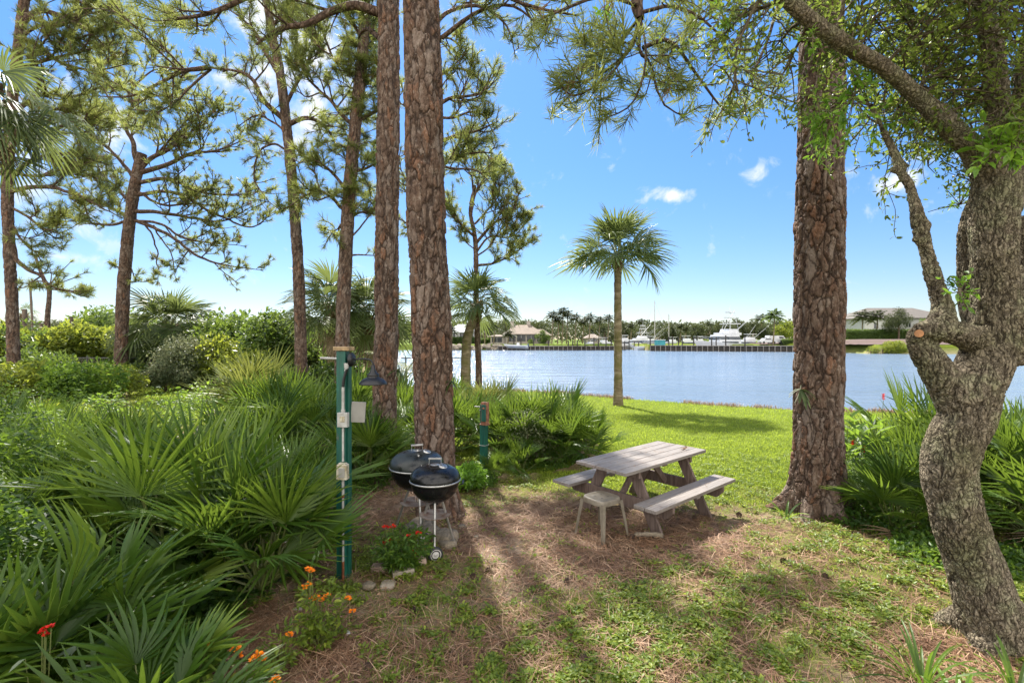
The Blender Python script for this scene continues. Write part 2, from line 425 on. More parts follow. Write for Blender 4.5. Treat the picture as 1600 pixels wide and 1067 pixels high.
    c = m.ramp(n, [(.28, (.11, .094, .082)), (.5, (.185, .162, .145)), (.75, (.265, .238, .216))])
    c = m.mix(m.mr(n2, .5, .72, 0, .45), c, (.19, .15, .13))
    m.done(m.bsdf(c, .62, m.bump(n, .004, .8), spec=.4))
    m = NT('brown_wood'); v = m.coords((14, 14, 1.5)); n = m.noise(v, 2.5, 6, .65)
    c = m.ramp(n, [(.3, (.075, .052, .042)), (.55, (.145, .105, .088)), (.8, (.22, .17, .145))])
    m.done(m.bsdf(c, .75, m.bump(n, .004, .8), spec=.3))
    m = NT('green_paint'); v = m.coords((6, 6, .7)); n = m.noise(v, 6, 6, .65); n2 = m.noise(m.coords((1, 1, .25)), 30, 4)
    c = m.ramp(n, [(.3, (.003, .035, .026)), (.55, (.004, .075, .052)), (.78, (.02, .15, .10))])
    c = m.mix(m.mr(n2, .66, .74, 0, .6), c, (.10, .09, .07))
    m.done(m.bsdf(c, .45, m.bump(n, .003, .7)))
    simple('cap_wood', (.36, .25, .13), .8, var=.25, scale=18, bump=.006)
    m = NT('black_enamel'); v = m.coords(); n = m.noise(v, 7, 6, .6, .5); n2 = m.noise(v, 30, 4)
    c = m.mix(m.mr(n, .55, .8, 0, .12), (.006, .006, .007), (.16, .16, .155))
    m.done(m.bsdf(c, m.mr(n, .4, .7, .14, .4), m.bump(n2, .0006), spec=.35))
    m = NT('dusty_enamel'); v = m.coords(); n = m.noise(m.coords((1, 1, .3)), 9, 6, .6, .5); n2 = m.noise(v, 30, 4)
    c = m.mix(m.mr(n, .35, .7, 0, .22), (.008, .010, .010), (.12, .14, .13))
    m.done(m.bsdf(c, m.mr(n, .35, .65, .2, .5), m.bump(n2, .0008), spec=.4))
    simple('aluminium', (.55, .54, .52), .42, .85, .2, 12, .001)
    simple('rusty_metal', (.36, .31, .26), .7, .3, .3, 10, .003, dark=(.16, .075, .035))
    simple('black_metal', (.018, .018, .02), .38, .3, .2, 14, .001)
    simple('conduit_grey', (.42, .42, .40), .55, .2, .18, 12, .001, dark=(.26, .25, .23))
    simple('rust', (.22, .07, .025), .85, .1, .3, 20, .003)
    simple('white_plastic', (.27, .26, .235), .5, 0, .12, 6, .001)
    simple('clear_plastic', (.50, .47, .38), .22, 0, .25, 18, .001, coat=.4, dark=(.25, .21, .13))
    simple('stool_plastic', (.20, .172, .13), .5, 0, .16, 9, .001, dark=(.12, .10, .072))
    simple('black_rubber', (.02, .02, .02), .6, 0, .2, 20, .001)
    simple('wheel_plastic', (.50, .48, .45), .5, 0, .15, 20, .001)
    simple('stone', (.24, .195, .14), .9, 0, .25, 9, .02, dark=(.12, .10, .07))
    simple('pale_stone', (.34, .29, .23), .9, 0, .25, 9, .02, dark=(.2, .17, .12))
    simple('brick', (.42, .30, .235), .9, 0, .2, 14, .01, dark=(.24, .17, .13))
    simple('copper_box', (.30, .13, .07), .7, .1, .3, 20, .002)
    simple('stucco_white', (.42, .41, .40), .85, 0, .06, 1, 0)
    simple('stucco_cream', (.36, .32, .27), .85, 0, .06, 1, 0)
    simple('roof_tan', (.20, .155, .12), .85, 0, .1, 1, 0)
    simple('roof_grey', (.12, .105, .092), .85, 0, .1, 1, 0)
    simple('roof_white', (.5, .52, .56), .7, 0, .05, 1, 0)
    simple('window_dark', (.03, .035, .04), .12, 0, .2, 1, 0)
    simple('boat_white', (.55, .56, .58), .3, 0, .04, 1, 0, coat=.3)
    simple('boat_glass', (.02, .035, .05), .08, 0, .2, 1, 0)
    simple('boat_blue', (.02, .05, .12), .3, 0, .2, 1, 0)
    simple('boat_teal', (.03, .25, .28), .6, 0, .2, 1, 0)
    simple('dock_dark', (.045, .038, .032), .85, 0, .25, 2, 0)
    simple('dock_deck', (.24, .22, .20), .85, 0, .2, 2, 0)
    simple('concrete', (.46, .44, .40), .85, 0, .15, 1, 0)
    simple('brick_slope', (.11, .070, .055), .9, 0, .12, 1, 0)
    simple('mast_metal', (.42, .40, .36), .4, .4, .1, 3, 0)
    simple('car_white', (.5, .5, .5), .25, 0, .03, 1, 0, coat=.5)
    simple('fence_wire', (.10, .105, .10), .6, .4, .2, 9, 0)
    simple('old_pole', (.17, .13, .10), .9, 0, .25, 4, .01)
    simple('cut_wood', (.42, .20, .085), .8, 0, .25, 30, .002)
    simple('pine_cone', (.13, .075, .045), .85, 0, .3, 30, .01, dark=(.04, .025, .018))
    simple('orchid_root', (.30, .32, .22), .7, 0, .2, 20, .002)
    # ground sheet
    m = NT('ground'); v = m.geo(); lawn = m.attr('lawn'); far = m.attr('far'); strw = m.attr('straw'); sand = m.attr('sand')
    n1 = m.noise(v, .9, 5); n2 = m.noise(v, 9, 6, .65); n3 = m.noise(v, 45, 5, .7); n4 = m.noise(m.geo((1, 3, 1)), 120, 3)
    soil = m.ramp(n2, [(.3, (.055, .036, .023)), (.5, (.17, .115, .073)), (.7, (.34, .25, .17))])
    soil = m.mix(m.mr(n3, .5, .72, 0, .6), soil, (.30, .19, .12))
    soil = m.mix(m.math('MULTIPLY', m.mr(n4, .55, .7), .5), soil, (.36, .23, .14))
    soil = m.mix(m.math('MULTIPLY', sand, m.mr(n2, .35, .65, .3, 1)), soil, (.42, .34, .26))
    green = m.ramp(n3, [(.3, (.06, .085, .01)), (.55, (.13, .17, .014)), (.75, (.20, .25, .025))])
    patch = m.mr(n2, .42, .6, 0, .75)
    soil2 = m.mix(m.math('MULTIPLY', patch, m.math('SUBTRACT', 1.0, strw)), soil, green)
    base = m.mix(lawn, soil2, green)
    fg = m.ramp(n1, [(.3, (.07, .11, .015)), (.7, (.14, .18, .03))])
    base = m.mix(far, base, fg)
    h = m.math('ADD', m.math('MULTIPLY', n2, .6), m.math('MULTIPLY', n3, .5))
    m.done(m.bsdf(base, .95, m.bump(h, .05, 1), spec=.1))
    # water
    m = NT('water'); 
    a = m.noise(m.geo((.55, 1.6, 1)), 1.3, 5, .6, .3); b = m.noise(m.geo((.25, .9, 1)), .35, 4, .55); c = m.noise(m.geo((1, 2.5, 1)), 5, 4)
    h = m.math('ADD', m.math('ADD', m.math('MULTIPLY', a, .28), m.math('MULTIPLY', b, 1.3)), m.math('MULTIPLY', c, .05))
    pt = m.noise(m.geo((.02, .09, 1)), 1, 4)
    base = m.mix(pt, (.10, .145, .20), (.17, .22, .29))
    m.done(m.bsdf(base, .16, m.bump(h, 1.0, .75), spec=.5, IOR=1.33))
make_mats()
M = MATS
# ---------------------------------------------------------------- terrain
WATER_Z = -1.0
NS = np.array([(-400, 30), (-60, 30), (-6, 26), (-3, 24.6), (0, 24.2), (1.9, 23.6), (4.8, 21.0), (9.3, 17.4), (13.2, 16.0), (20, 13.5), (40, 9), (80, 4), (400, -20)], float)
FS = np.array([(-400, 139), (0, 139), (29.5, 139), (31, 168), (36.5, 168), (38, 137), (73, 124), (78, 105), (92, 103), (110, 103), (140, 96), (400, 90)], float)
def lake_depth(x, y):
    d1 = (y - np.interp(x, NS[:, 0], NS[:, 1])) * .9
    d2 = np.interp(x, FS[:, 0], FS[:, 1]) - y
    d3 = x + .24 * y + 1.2
    return np.minimum(np.minimum(d1, d2), d3)
def land_z(x, y):
    x = np.asarray(x, float); y = np.asarray(y, float)
    z = -.08 * sstep(4.8, 6.2, y) - .30 * sstep(8, 22, y)
    z = z + .10 * (noise2(x, y, .5, 3, 5) - .5) * sstep(1, 3, np.abs(y) + 1)
    left = sstep(-2.2, -5, x) * sstep(10, 6, y)
    z = z + .12 * left
    lb = sstep(-4, -9, x) * sstep(9, 14, y)                      # the left garden stays level
    z = z * (1 - lb) + .02 * lb
    far = sstep(60, 90, y)
    right = sstep(60, 84, x)
    zf = .75 + right * (.2 + 1.15 * sstep(-2, -9, lake_depth(x, y)))
    return z * (1 - far) + zf * far
def ground_z(x, y):
    x = np.asarray(x, float); y = np.asarray(y, float)
    z = land_z(x, y); d = lake_depth(x, y)
    w = sstep(-.5, .9, d + .25 * (noise2(x, y, .9, 3, 9) - .5) * sstep(80, 40, y))
    z = z * (1 - w) + (-2.4) * w
    return z + np.where((np.abs(x) < 14) & (y < 30), gbump(x, y), 0)
def gbump(x, y): return (noise2(x, y, 5, 4, 21) - .47) * .08 + (noise2(x, y, 14, 3, 22) - .47) * .05
def gz(x, y): return float(ground_z(np.array([x]), np.array([y]))[0])
def lawn_mask(x, y):
    n = (noise2(x, y, 1.1, 4, 3) - .47) * 2.6
    edge = np.interp(x, [-3, -.5, .3, 1.2, 2.6, 3.4, 5, 9], [9.5, 8.2, 7.5, 6.9, 6.9, 6.6, 6.4, 6])
    a = sstep(-.6, 1.1, y - edge + n * .9)
    lg = sstep(-.50, -.56, x / np.maximum(y, 1)) * sstep(-.82, -.76, x / np.maximum(y, 1)) * sstep(11.5, 13.0, y)             # strip of lawn in the left garden
    a = np.where(x < -4.2, lg, a)
    return a * (lake_depth(x, y) < .3)
def straw_mask(x, y):
    n = (noise2(x, y, 1.4, 4, 13) - .47) * 2.2
    e1 = 1 - np.sqrt(((x - .9) / 2.1) ** 2 + ((y - 5.5) / 1.35) ** 2)
    e2 = 1 - np.sqrt(((x + 1.7) / .8) ** 2 + ((y - 3.2) / .9) ** 2)
    e3 = (1 - np.sqrt(((x + 2.2) / 1.6) ** 2 + ((y - 7.0) / 1.8) ** 2))
    e4 = (1 - np.sqrt(((x - 2.9) / .6) ** 2 + ((y - 2.9) / .6) ** 2))
    e = np.maximum(np.maximum(np.maximum(e1, e2), e3), e4)
    return sstep(-.10, .45, e + n * .42)
def build_ground():
    def ax(segs):
        out = [segs[0][0]]
        for a, b, s in segs: out += list(np.linspace(a, b, max(2, int(round((b - a) / s)) + 1))[1:])
        return np.array(out)
    xs = ax([(-900, -160, 60), (-160, -40, 6), (-40, -12, .7), (-12, -4, .16), (-4, 5, .055), (5, 14, .16), (14, 40, .8), (40, 160, 4), (160, 900, 60)])
    ys = ax([(-60, -6, 4), (-6, 1.5, .4), (1.5, 9, .055), (9, 30, .22), (30, 96, 5), (96, 150, .9), (150, 220, 8), (220, 1500, 120)])
    X, Y = np.meshgrid(xs, ys); Z = ground_z(X, Y)
    near = (np.abs(X) < 14) & (Y < 30)
    bump = (noise2(X, Y, 5, 4, 21) - .47) * .08 + (noise2(X, Y, 14, 3, 22) - .47) * .05
    mb = MB(); mb.add(np.stack([X, Y, Z], 2).reshape(-1, 3), grid_faces(len(ys), len(xs)))
    lm = lawn_mask(X, Y); st = straw_mask(X, Y); far = (Y > 60) * 1.0
    sand = sstep(.55, .75, noise2(X, Y, .8, 3, 31)) * (Y < 9)
    sand = np.maximum(sand, ((Y > 60) & (X > 70) & (lake_depth(X, Y) > -2)) * 1.0); st = np.where((Y > 60) & (X > 28) & (lake_depth(X, Y) > -3), 1.0, st)
    far = np.where((X > 56) & (Y > 60) & (lake_depth(X, Y) > -1.5), 0, far); far = np.where((X > 28) & (X < 66) & (Y > 100) & (Y < 180), 0, far); sand = np.where((X > 28) & (X < 66) & (Y > 100), .6, sand)
    o = mb.build('ground', M['ground'], smooth=True, attr={'lawn': lm.ravel(), 'straw': st.ravel(), 'far': far.ravel(), 'sand': sand.ravel()})
    tag(o, 'sandy brown ground with patchy green weeds sloping to the lagoon', kind='structure', cat='ground')
    w = MB(); w.add([(-900, 2, WATER_Z), (900, 2, WATER_Z), (900, 1400, WATER_Z), (-900, 1400, WATER_Z)], [[0, 1, 2, 3]])
    tag(w.build('water', M['water']), 'rippled blue water of the wide lagoon', kind='structure', cat='water')
build_ground()

# ---------------------------------------------------------------- small ground cover, uncountable
def quadleaf(L=1., w=.5, fold=.12, droop=.15):
    """pointed oval leaf along +Y, normal +Z"""
    v = np.array([[0, 0, 0], [-w * .42, L * .3, fold * w], [0, L * .3, 0], [w * .42, L * .3, fold * w],
                  [-w * .40, L * .65, fold * w - droop * .4], [0, L * .65, -droop * .45], [w * .40, L * .65, fold * w - droop * .4], [0, L, -droop]])
    f = np.array([[0, 2, 1, 1], [0, 3, 2, 2], [1, 2, 5, 4], [2, 3, 6, 5], [4, 5, 7, 7], [5, 6, 7, 7]])
    tri = np.array([[0, 2, 1], [0, 3, 2], [1, 2, 5], [1, 5, 4], [2, 3, 6], [2, 6, 5], [4, 5, 7], [5, 6, 7]])
    return v, tri
def kite(L=1., w=.4, fold=.1):
    v = np.array([[0, 0, 0], [w / 2, L * .45, fold], [0, L, 0], [-w / 2, L * .45, fold]])
    return v, np.array([[0, 1, 2], [0, 2, 3]])
def blade(L=1., w=.06, bend=.35):
    v = np.array([[-w / 2, 0, 0], [w / 2, 0, 0], [w * .4, bend * .3, L * .55], [-w * .4, bend * .3, L * .55], [0, bend, L]])
    return v, np.array([[0, 1, 2], [0, 2, 3], [3, 2, 4]])
def rotz(a):
    c, s = np.cos(a), np.sin(a); R = np.zeros((len(a), 3, 3))
    R[:, 0, 0] = c; R[:, 0, 1] = -s; R[:, 1, 0] = s; R[:, 1, 1] = c; R[:, 2, 2] = 1; return R
def patch_points(n, dmin, dmax, pxmin=-60, pxmax=1660, power=1.6, r=rs):
    """points over the ground, denser nearer the viewer's end of the plot"""
    u = r.rand(n); d = (dmin ** (1 - power) + u * (dmax ** (1 - power) - dmin ** (1 - power))) ** (1 / (1 - power))
    x = (pxmin + r.rand(n) * (pxmax - pxmin) - 800) / F * d
    return x, d
def build_cover():
    r = np.random.RandomState(11)
    # lawn
    x, y = patch_points(330000, 5.2, 25.5, 380, 1660, 2.0, r)
    m = (lawn_mask(x, y) * (1 - .75 * sstep(.56, .68, noise2(x, y, 1.3, 3, 44))) > r.rand(len(x)) * .9 + .08) & (lake_depth(x, y) < -.15)
    x, y = x[m], y[m]; n = len(x)
    x2, y2 = patch_points(40000, 11, 22, 60, 480, 1.4, r); m = lawn_mask(x2, y2) > .4; x, y = np.r_[x, x2[m]], np.r_[y, y2[m]]; n = len(x)
    z = ground_z(x, y)
    v, f = blade(1, .16, .55)
    s = (.020 + .022 * r.rand(n)) * (1 + .035 * y); wd = s * (.7 + .6 * r.rand(n)) * (1 + .05 * y)
    clump = noise2(x, y, 2.6, 4, 41)
    mb = MB(); scatter(mb, v, f, np.stack([x, y, z - .006], 1), rotz(r.rand(n) * 6.28), np.stack([wd, s * 1.2, s], 1), np.clip(.46 + (clump - .47) * 2.2 + .36 * r.normal(size=n) + (noise2(x, y, .55, 3, 43) - .47) * 1.3, 0, 1))
    tag(mb.build('lawn_grass', M['grass_blade']), 'bright green mown lawn grass behind the picnic table', 'grass', kind='stuff')
    # dry brown fringe of grass along the bank
    t = r.rand(9000); xx = -3 + t * 19; yy = np.interp(xx, NS[:, 0], NS[:, 1]) - .25 - np.abs(r.normal(size=9000)) * .35
    mb = MB(); s = .07 + .12 * r.rand(9000); a = r.rand(9000) * 6.28
    keep = noise2(xx, yy, .8, 3, 5) > .40
    pos = np.stack([xx, yy, ground_z(xx, yy) - .01], 1)[keep]; nk = len(pos)
    v2, f2 = blade(1, .11, .6)
    scatter(mb, v2, f2, pos, rotz(a[keep]), s[keep], np.clip(r.rand(nk), 0, 1))
    tag(mb.build('bank_grass', M['straw']), 'dry brown grass fringe along the water edge', 'grass', kind='stuff')
    # weeds in the foreground: rosettes of small leaves and grass tufts
    x, y = patch_points(78000, 2.2, 9.5, -60, 1660, 1.9, r)
    dens = sstep(.42, .52, .35 * noise2(x, y, 2.0, 4, 51) + .65 * noise2(x, y, 8, 3, 52)) * (1 - .9 * straw_mask(x, y)) * (1 - .6 * sstep(.55, .75, noise2(x, y, .8, 3, 31)))
    m = (dens > r.rand(len(x))) & (x > -6)
    x, y = x[m], y[m]; z = ground_z(x, y); n = len(x)
    mb = MB()
    v, f = quadleaf(1, .55, .1, .2); k = 7
    px = np.repeat(x, k) + r.normal(size=n * k) * .022; py = np.repeat(y, k) + r.normal(size=n * k) * .022; pz = np.repeat(z, k) + .008 + .03 * r.rand(n * k)
    a = r.rand(n * k) * 6.28; el = r.rand(n * k) * .9 - .1
    fw = np.stack([np.cos(a) * np.cos(el), np.sin(a) * np.cos(el), np.sin(el)], 1)
    up = np.stack([r.normal(size=n * k) * .25, r.normal(size=n * k) * .25, np.ones(n * k)], 1)
    ct = np.repeat(.25 + .5 * r.rand(n), k)
    scatter(mb, v, f, np.stack([px, py, pz], 1), frames(fw, up), .018 + .030 * r.rand(n * k) ** 1.5, np.clip(ct + .2 * r.normal(size=n * k), 0, 1))
    x, y = patch_points(150000, 2.2, 9.5, -60, 1660, 1.9, r)
    dens = sstep(.40, .55, .4 * noise2(x, y, 1.8, 4, 61) + .6 * noise2(x, y, 6, 3, 62)) * (1 - .93 * straw_mask(x, y))
    m = (dens > r.rand(len(x))) & (x > -6)
    x, y = x[m], y[m]; n = len(x); z = ground_z(x, y)
    v, f = blade(1, .09, .7); s = .025 + .05 * r.rand(n) ** 2
    scatter(mb, v, f, np.stack([x, y, z - .004], 1), rotz(r.rand(n) * 6.28), s, np.clip(.35 + .5 * r.rand(n) + (noise2(x, y, 1.2, 3, 71) - .47), 0, 1))
    tag(mb.build('weeds', M['weed_leaf']), 'low green weeds and grass tufts among the fallen needles', 'weeds', kind='stuff')
    # pine straw
    x, y = patch_points(150000, 2.2, 9.5, -60, 1660, 1.9, r)
    dens = .30 + .8 * straw_mask(x, y) - .7 * lawn_mask(x, y) + (noise2(x, y, 3, 4, 81) - .47) * 1.2
    m = (dens > r.rand(len(x))) & (x > -6)
    x, y = x[m], y[m]; n = len(x)
    v = np.array([[-.5, 0, 0], [.5, 0, 0], [.5, .5, .06], [-.5, .5, .06], [.3, 1, 0], [-.3, 1, 0]]); f = np.array([[0, 1, 2], [0, 2, 3], [3, 2, 4], [3, 4, 5]])
    L = .07 + .12 * r.rand(n); wd = .0022 + .0016 * r.rand(n)
    a = r.rand(n) * 6.28; el = (r.rand(n) - .35) * .45
    fw = np.stack([np.cos(a) * np.cos(el), np.sin(a) * np.cos(el), np.sin(el)], 1)
    up = np.tile([0, 0, 1.], (n, 1)) + r.normal(size=(n, 3)) * .3
    mb = MB(); scatter(mb, v, f, np.stack([x, y, ground_z(x, y) + .006 + .014 * r.rand(n)], 1), frames(fw, up), np.stack([wd * (1 + .12 * y), L, L], 1), np.clip(r.beta(2, 2.4, size=n), 0, 1))
    tag(mb.build('pine_straw', M['straw']), 'reddish brown carpet of fallen pine needles', 'pine straw', kind='stuff')
    # litter: bark flakes, dry leaves
    x, y = patch_points(5200, 2.2, 9.5, -60, 1660, 1.9, r)
    m = (lawn_mask(x, y) < .5) & (x > -5); x, y = x[m], y[m]; n = len(x)
    v, f = quadleaf(1, .6, .35, -.2)
    fw = rdir(n, r); fw[:, 2] *= .25; up = np.tile([0, 0, 1.], (n, 1)) + r.normal(size=(n, 3)) * .35
    mb = MB(); scatter(mb, v, f, np.stack([x, y, ground_z(x, y) + .012], 1), frames(fw, up), .012 + .03 * r.rand(n) ** 2, r.beta(2.2, 1.6, size=n))
    tag(mb.build('leaf_litter', M['straw']), 'scattered dry leaves and bark flakes on the ground', 'leaf litter', kind='stuff')
build_cover()

# ---------------------------------------------------------------- palms and palmettos
def fan(nseg, R, spread, split=.3, width=1.0, fold=.35, droop=.12, cup=.15, r=rs, st=5, wfac=1.0):
    """costapalmate leaf: petiole at the origin, axis +Y, normal +Z"""
    V = []; Fc = []; T = []
    da = spread / nseg
    for i in range(nseg):
        a = -spread / 2 + (i + .5) * da
        L = R * (.78 + .22 * math.cos(a * .8)) * (1 + .08 * r.normal())
        u = np.array([math.sin(a), math.cos(a), 0]); p = np.array([math.cos(a), -math.sin(a), 0])
        dr = droop * (1 + .4 * r.normal()); wob = r.normal() * .03
        ts = np.linspace(0, 1, st + 1); rows = []
        for t in ts:
            rr = t * L
            wmax = max(.002, 2 * math.tan(da / 2) * min(rr, split * L)) * wfac
            w = wmax if t <= split else wmax * (1 - ((t - split) / (1 - split)) ** 1.5)
            w = max(w, .0015)
            z = cup * math.sin(abs(a)) * min(rr, .5 * L) - dr * L * t * t
            c = u * rr + p * wob * rr * t + np.array([0, 0, z])
            b = len(V); up = np.array([0, 0, fold * w * .5])
            V += [c - p * w / 2, c + up, c + p * w / 2]; T += [-.12 + .05 * r.normal() + .25 * t ** 4, .1 + .3 * t ** 4, -.05 + .25 * t ** 4]
            rows.append(b)
        for b, c in zip(rows[:-1], rows[1:]):
            Fc += [[b, b + 1, c + 1, c], [b + 1, b + 2, c + 2, c + 1]]
    return np.array(V), np.array(Fc), np.array(T)
FAN_SAW = [fan(n_, 1, R_, .42, fold=.95, droop=d_, cup=c_, r=np.random.RandomState(100 + k), wfac=.95) for k, (n_, R_, d_, c_) in enumerate([(17, 3.7, .05, .3), (15, 3.2, .10, .5), (18, 4.1, .08, .15), (13, 2.6, .06, .8), (16, 3.5, .2, .4)])]
FAN_BROAD = FAN_SAW
FAN_SAW = [fan(n_, 1, R_, .38, fold=1.15, droop=d_, cup=c_, r=np.random.RandomState(150 + k), wfac=.82) for k, (n_, R_, d_, c_) in enumerate([(20, 3.4, .03, .3), (19, 3.0, .06, .5), (22, 3.8, .05, .15), (16, 2.4, .04, .8), (20, 3.3, .16, .4)])]
FAN_SABAL = [fan(26, 1, R_, .45, fold=.7, droop=d_, cup=c_, r=np.random.RandomState(200 + k), wfac=.95) for k, (R_, d_, c_) in enumerate([(4.0, .14, .4), (3.5, .22, .6), (4.3, .12, .3), (3.0, .18, .8)])]
FAN_LOW = [fan(16, 1, 4.2, .4, fold=.5, droop=.35, cup=.5, r=np.random.RandomState(300 + k), st=3, wfac=.8) for k in range(2)]
def crown(leaf, stem, origin, n, pet, R, fans, r, el=(-.3, 1.45), grav=.0, bend=.5, tilt=None, az=None, petw=.012, tbias=0., upmix=1.):
    """a rosette of fan leaves on petioles"""
    for i in range(n):
        a = (az[0] + (az[1] - az[0]) * r.rand()) if az else (i * 2.39996 + r.rand() * .5)
        q = (i + .5) / n; e = el[1] + (el[0] - el[1]) * (q ** .8) + r.normal() * .08
        L = pet * (.75 + .5 * r.rand()) ; d = np.array([math.cos(a) * math.cos(e), math.sin(a) * math.cos(e), math.sin(e)])
        p = np.array([origin + d * L * t + np.array([0, 0, -grav * L * t * t]) for t in (0, .33, .66, 1)])
        stem.tube(p, [petw, petw * .85, petw * .7, petw * .6], 5, cap=False)
        tan = p[3] - p[2]; tan /= np.linalg.norm(tan)
        fwd = tan + np.array([0, 0, -bend * (.5 + .8 * r.rand())]) * (abs(math.cos(e)) + .15) + r.normal(size=3) * .16
        up = np.array([-math.cos(a) * math.sin(e), -math.sin(a) * math.sin(e), math.cos(e) * upmix]) + r.normal(size=3) * .28
        fv, ff, ft = fans[r.randint(len(fans))]
        Rm = frames(fwd[None], up[None])[0]
        s = R * (.8 + .35 * r.rand())
        v = fv * s @ Rm.T
        dist = np.linalg.norm(v, axis=1)
        v = v + p[3]; v[:, 2] -= grav * .6 * dist ** 2 / R
        leaf.add(v, ff, np.clip(.42 + tbias + .17 * r.normal() + ft * .9, 0, 1))
PAL = {}
def palmetto_mesh(kind):
    if kind in PAL: return PAL[kind]
    r = np.random.RandomState(400 + kind); leaf = MB(); stem = MB()
    n = [18, 21, 15, 22, 13][kind % 5]; F_ = FAN_BROAD if kind > 4 else FAN_SAW; n = n - 5 * (kind > 4)
    for h in range(2 + kind % 2):
        o = np.array([.13 * r.normal(), .13 * r.normal(), .05])
        crown(leaf, stem, o, n // 2 + 1, .62, .60, F_, r, el=(.38, 1.52), grav=.01, bend=.10)
    for k in range(4):                                           # creeping trunk
        a = r.rand() * 6.28; stem.tube([(0, 0, .03), (.15 * math.cos(a), .15 * math.sin(a), .06)], [.05, .04], 7)
    dead = MB(); crown(dead, stem, np.array([0, 0, .1]), 3 + kind % 3, .45, .5, FAN_SAW, r, el=(-.15, .35), grav=.12, bend=.6)
    PAL[kind] = (leaf.mesh('leaves', M['palmetto_leaf']), stem.mesh('stems', M['palmetto_stem']), dead.mesh('dead_leaves', M['dead_frond']))
    return PAL[kind]
leaf_mat('palmetto_stem', (.05, .07, .02), (.12, .14, .04), (.22, .22, .08), .5, .05)
def palmetto(px, d, s, kind, label, cat='palmetto', group='saw palmettos', mat=None, rot=None, zoff=0.):
    x = (px - 800) / F * d; z = gz(x, d) + zoff
    o = empty('saw_palmetto', (x, d, z), rot if rot is not None else (px * .37 + d * 5) % 6.28, label, cat, group)
    o.scale = (s, s, s)
    for k, me in enumerate(palmetto_mesh(kind)):
        c = bpy.data.objects.new(('leaves', 'stems', 'dead_leaves')[k], me); col.objects.link(c); c.parent = o
    if mat:
        lf = [c for c in o.children if c.name.startswith('leaves')][0]
        lf.material_slots[0].link = 'OBJECT'; lf.material_slots[0].material = M[mat]
    return o

def palm(name, base, top, r0, crown_r, n, label, cat='palm tree', group=None, lean=0., seed=0, boots=True, fans=None, pet=1.0, el=(-.75, 1.4), grav=.22, mat='palm_leaf', tmat='palm_trunk', trunk_pts=None, n_side=18, dead=3, fr=.52):
    r = np.random.RandomState(seed); base = np.array(base, float); top = np.array(top, float)
    e = empty(name, base, 0, label, cat, group)
    t = MB(); P = trunk_pts if trunk_pts is not None else [np.zeros(3), (top - base) * .5 + [lean, 0, 0], top - base]
    q = spline(np.array(P), 60)
    rad = r0 * (1 + .25 * np.exp(-np.linspace(0, 6, 60) * 2)) * (1 - .18 * np.linspace(0, 1, 60))
    v, f = sweep(q, rad, n_side)
    c = np.repeat(q, n_side, 0); dirn = (v - c) / (np.linalg.norm(v - c, axis=1)[:, None] + 1e-9)
    v = v + dirn * ((fbm(v * [9, 9, 14], 3, seed) - .47) * r0 * .35)[:, None]
    t.add(v, f); t.build('trunk', M[tmat], e, smooth=True)
    tp = q[-1]
    if boots:
        b = MB()
        for k in range(60):
            a = k * 2.4; h = -.55 * r.rand() * (r0 / .17); d = np.array([math.cos(a), math.sin(a), 0])
            p0 = tp + d * rad[-1] * .8 + [0, 0, h]; p1 = p0 + d * (.10 + .05 * r.rand()) * (r0 / .17) + [0, 0, .20 * r0 / .17]
            b.bar(p0, p1, .07 * r0 / .17, .018, up=(d[0] * .3, d[1] * .3, 1), t=r.rand())
        b.build('boots', M['dead_frond'], e)
    lf = MB(); stm = MB()
    crown(lf, stm, tp, n, pet * crown_r * .5, crown_r * fr, fans or FAN_SABAL, r, el, grav, bend=.40, petw=.018 * crown_r / 2)
    lf.build('leaves', M[mat], e); stm.build('stems', M['palmetto_stem'], e)
    if dead:
        df = MB(); ds = MB(); crown(df, ds, tp - [0, 0, .1], dead, pet * crown_r * .35, crown_r * .4, fans or FAN_SABAL, r, (-1.35, -.9), .3, bend=.6, petw=.012)
        df.build('dead_leaves', M['dead_frond'], e)
    return e

# ---------------------------------------------------------------- shrubs: leaf clouds
LEAF6 = quadleaf(1, .5, .1, .15)
KITE = kite(1, .5, .12)
def cloud(mb, lobes, n, size, r, tmpl=None, shell=.72, tb=.0, flat=.35, rough=.25):
    tv, tf = tmpl or KITE
    lobes = np.asarray(lobes, float); area = lobes[:, 3] ** 2; pr = area / area.sum()
    k = r.choice(len(lobes), n, p=pr); d = rdir(n, r); c = lobes[k, :3]; R = lobes[k, 3]
    sq = lobes[k, 4] if lobes.shape[1] > 4 else np.ones(n)
    nz = fbm(d * 3 + k[:, None] * 7.7, 3, 5) - .47
    rad = R * (shell + (1 - shell) * r.rand(n) + rough * nz * 2)
    pos = c + d * rad[:, None] * np.stack([np.ones(n), np.ones(n), sq], 1)
    fw = rdir(n, r) + d * .4; up = d + np.array([0, 0, flat]) + .6 * r.normal(size=(n, 3))
    clump = fbm(pos * (1.6 / np.maximum(R.mean(), .3)), 3, 9) - .47
    t = np.clip(.42 + tb + clump * 1.0 + .2 * r.normal(size=n) + .12 * d[:, 2], 0, 1)
    scatter(mb, tv, tf, pos, frames(fw, up), size * (.6 + .8 * r.rand(n)), t)
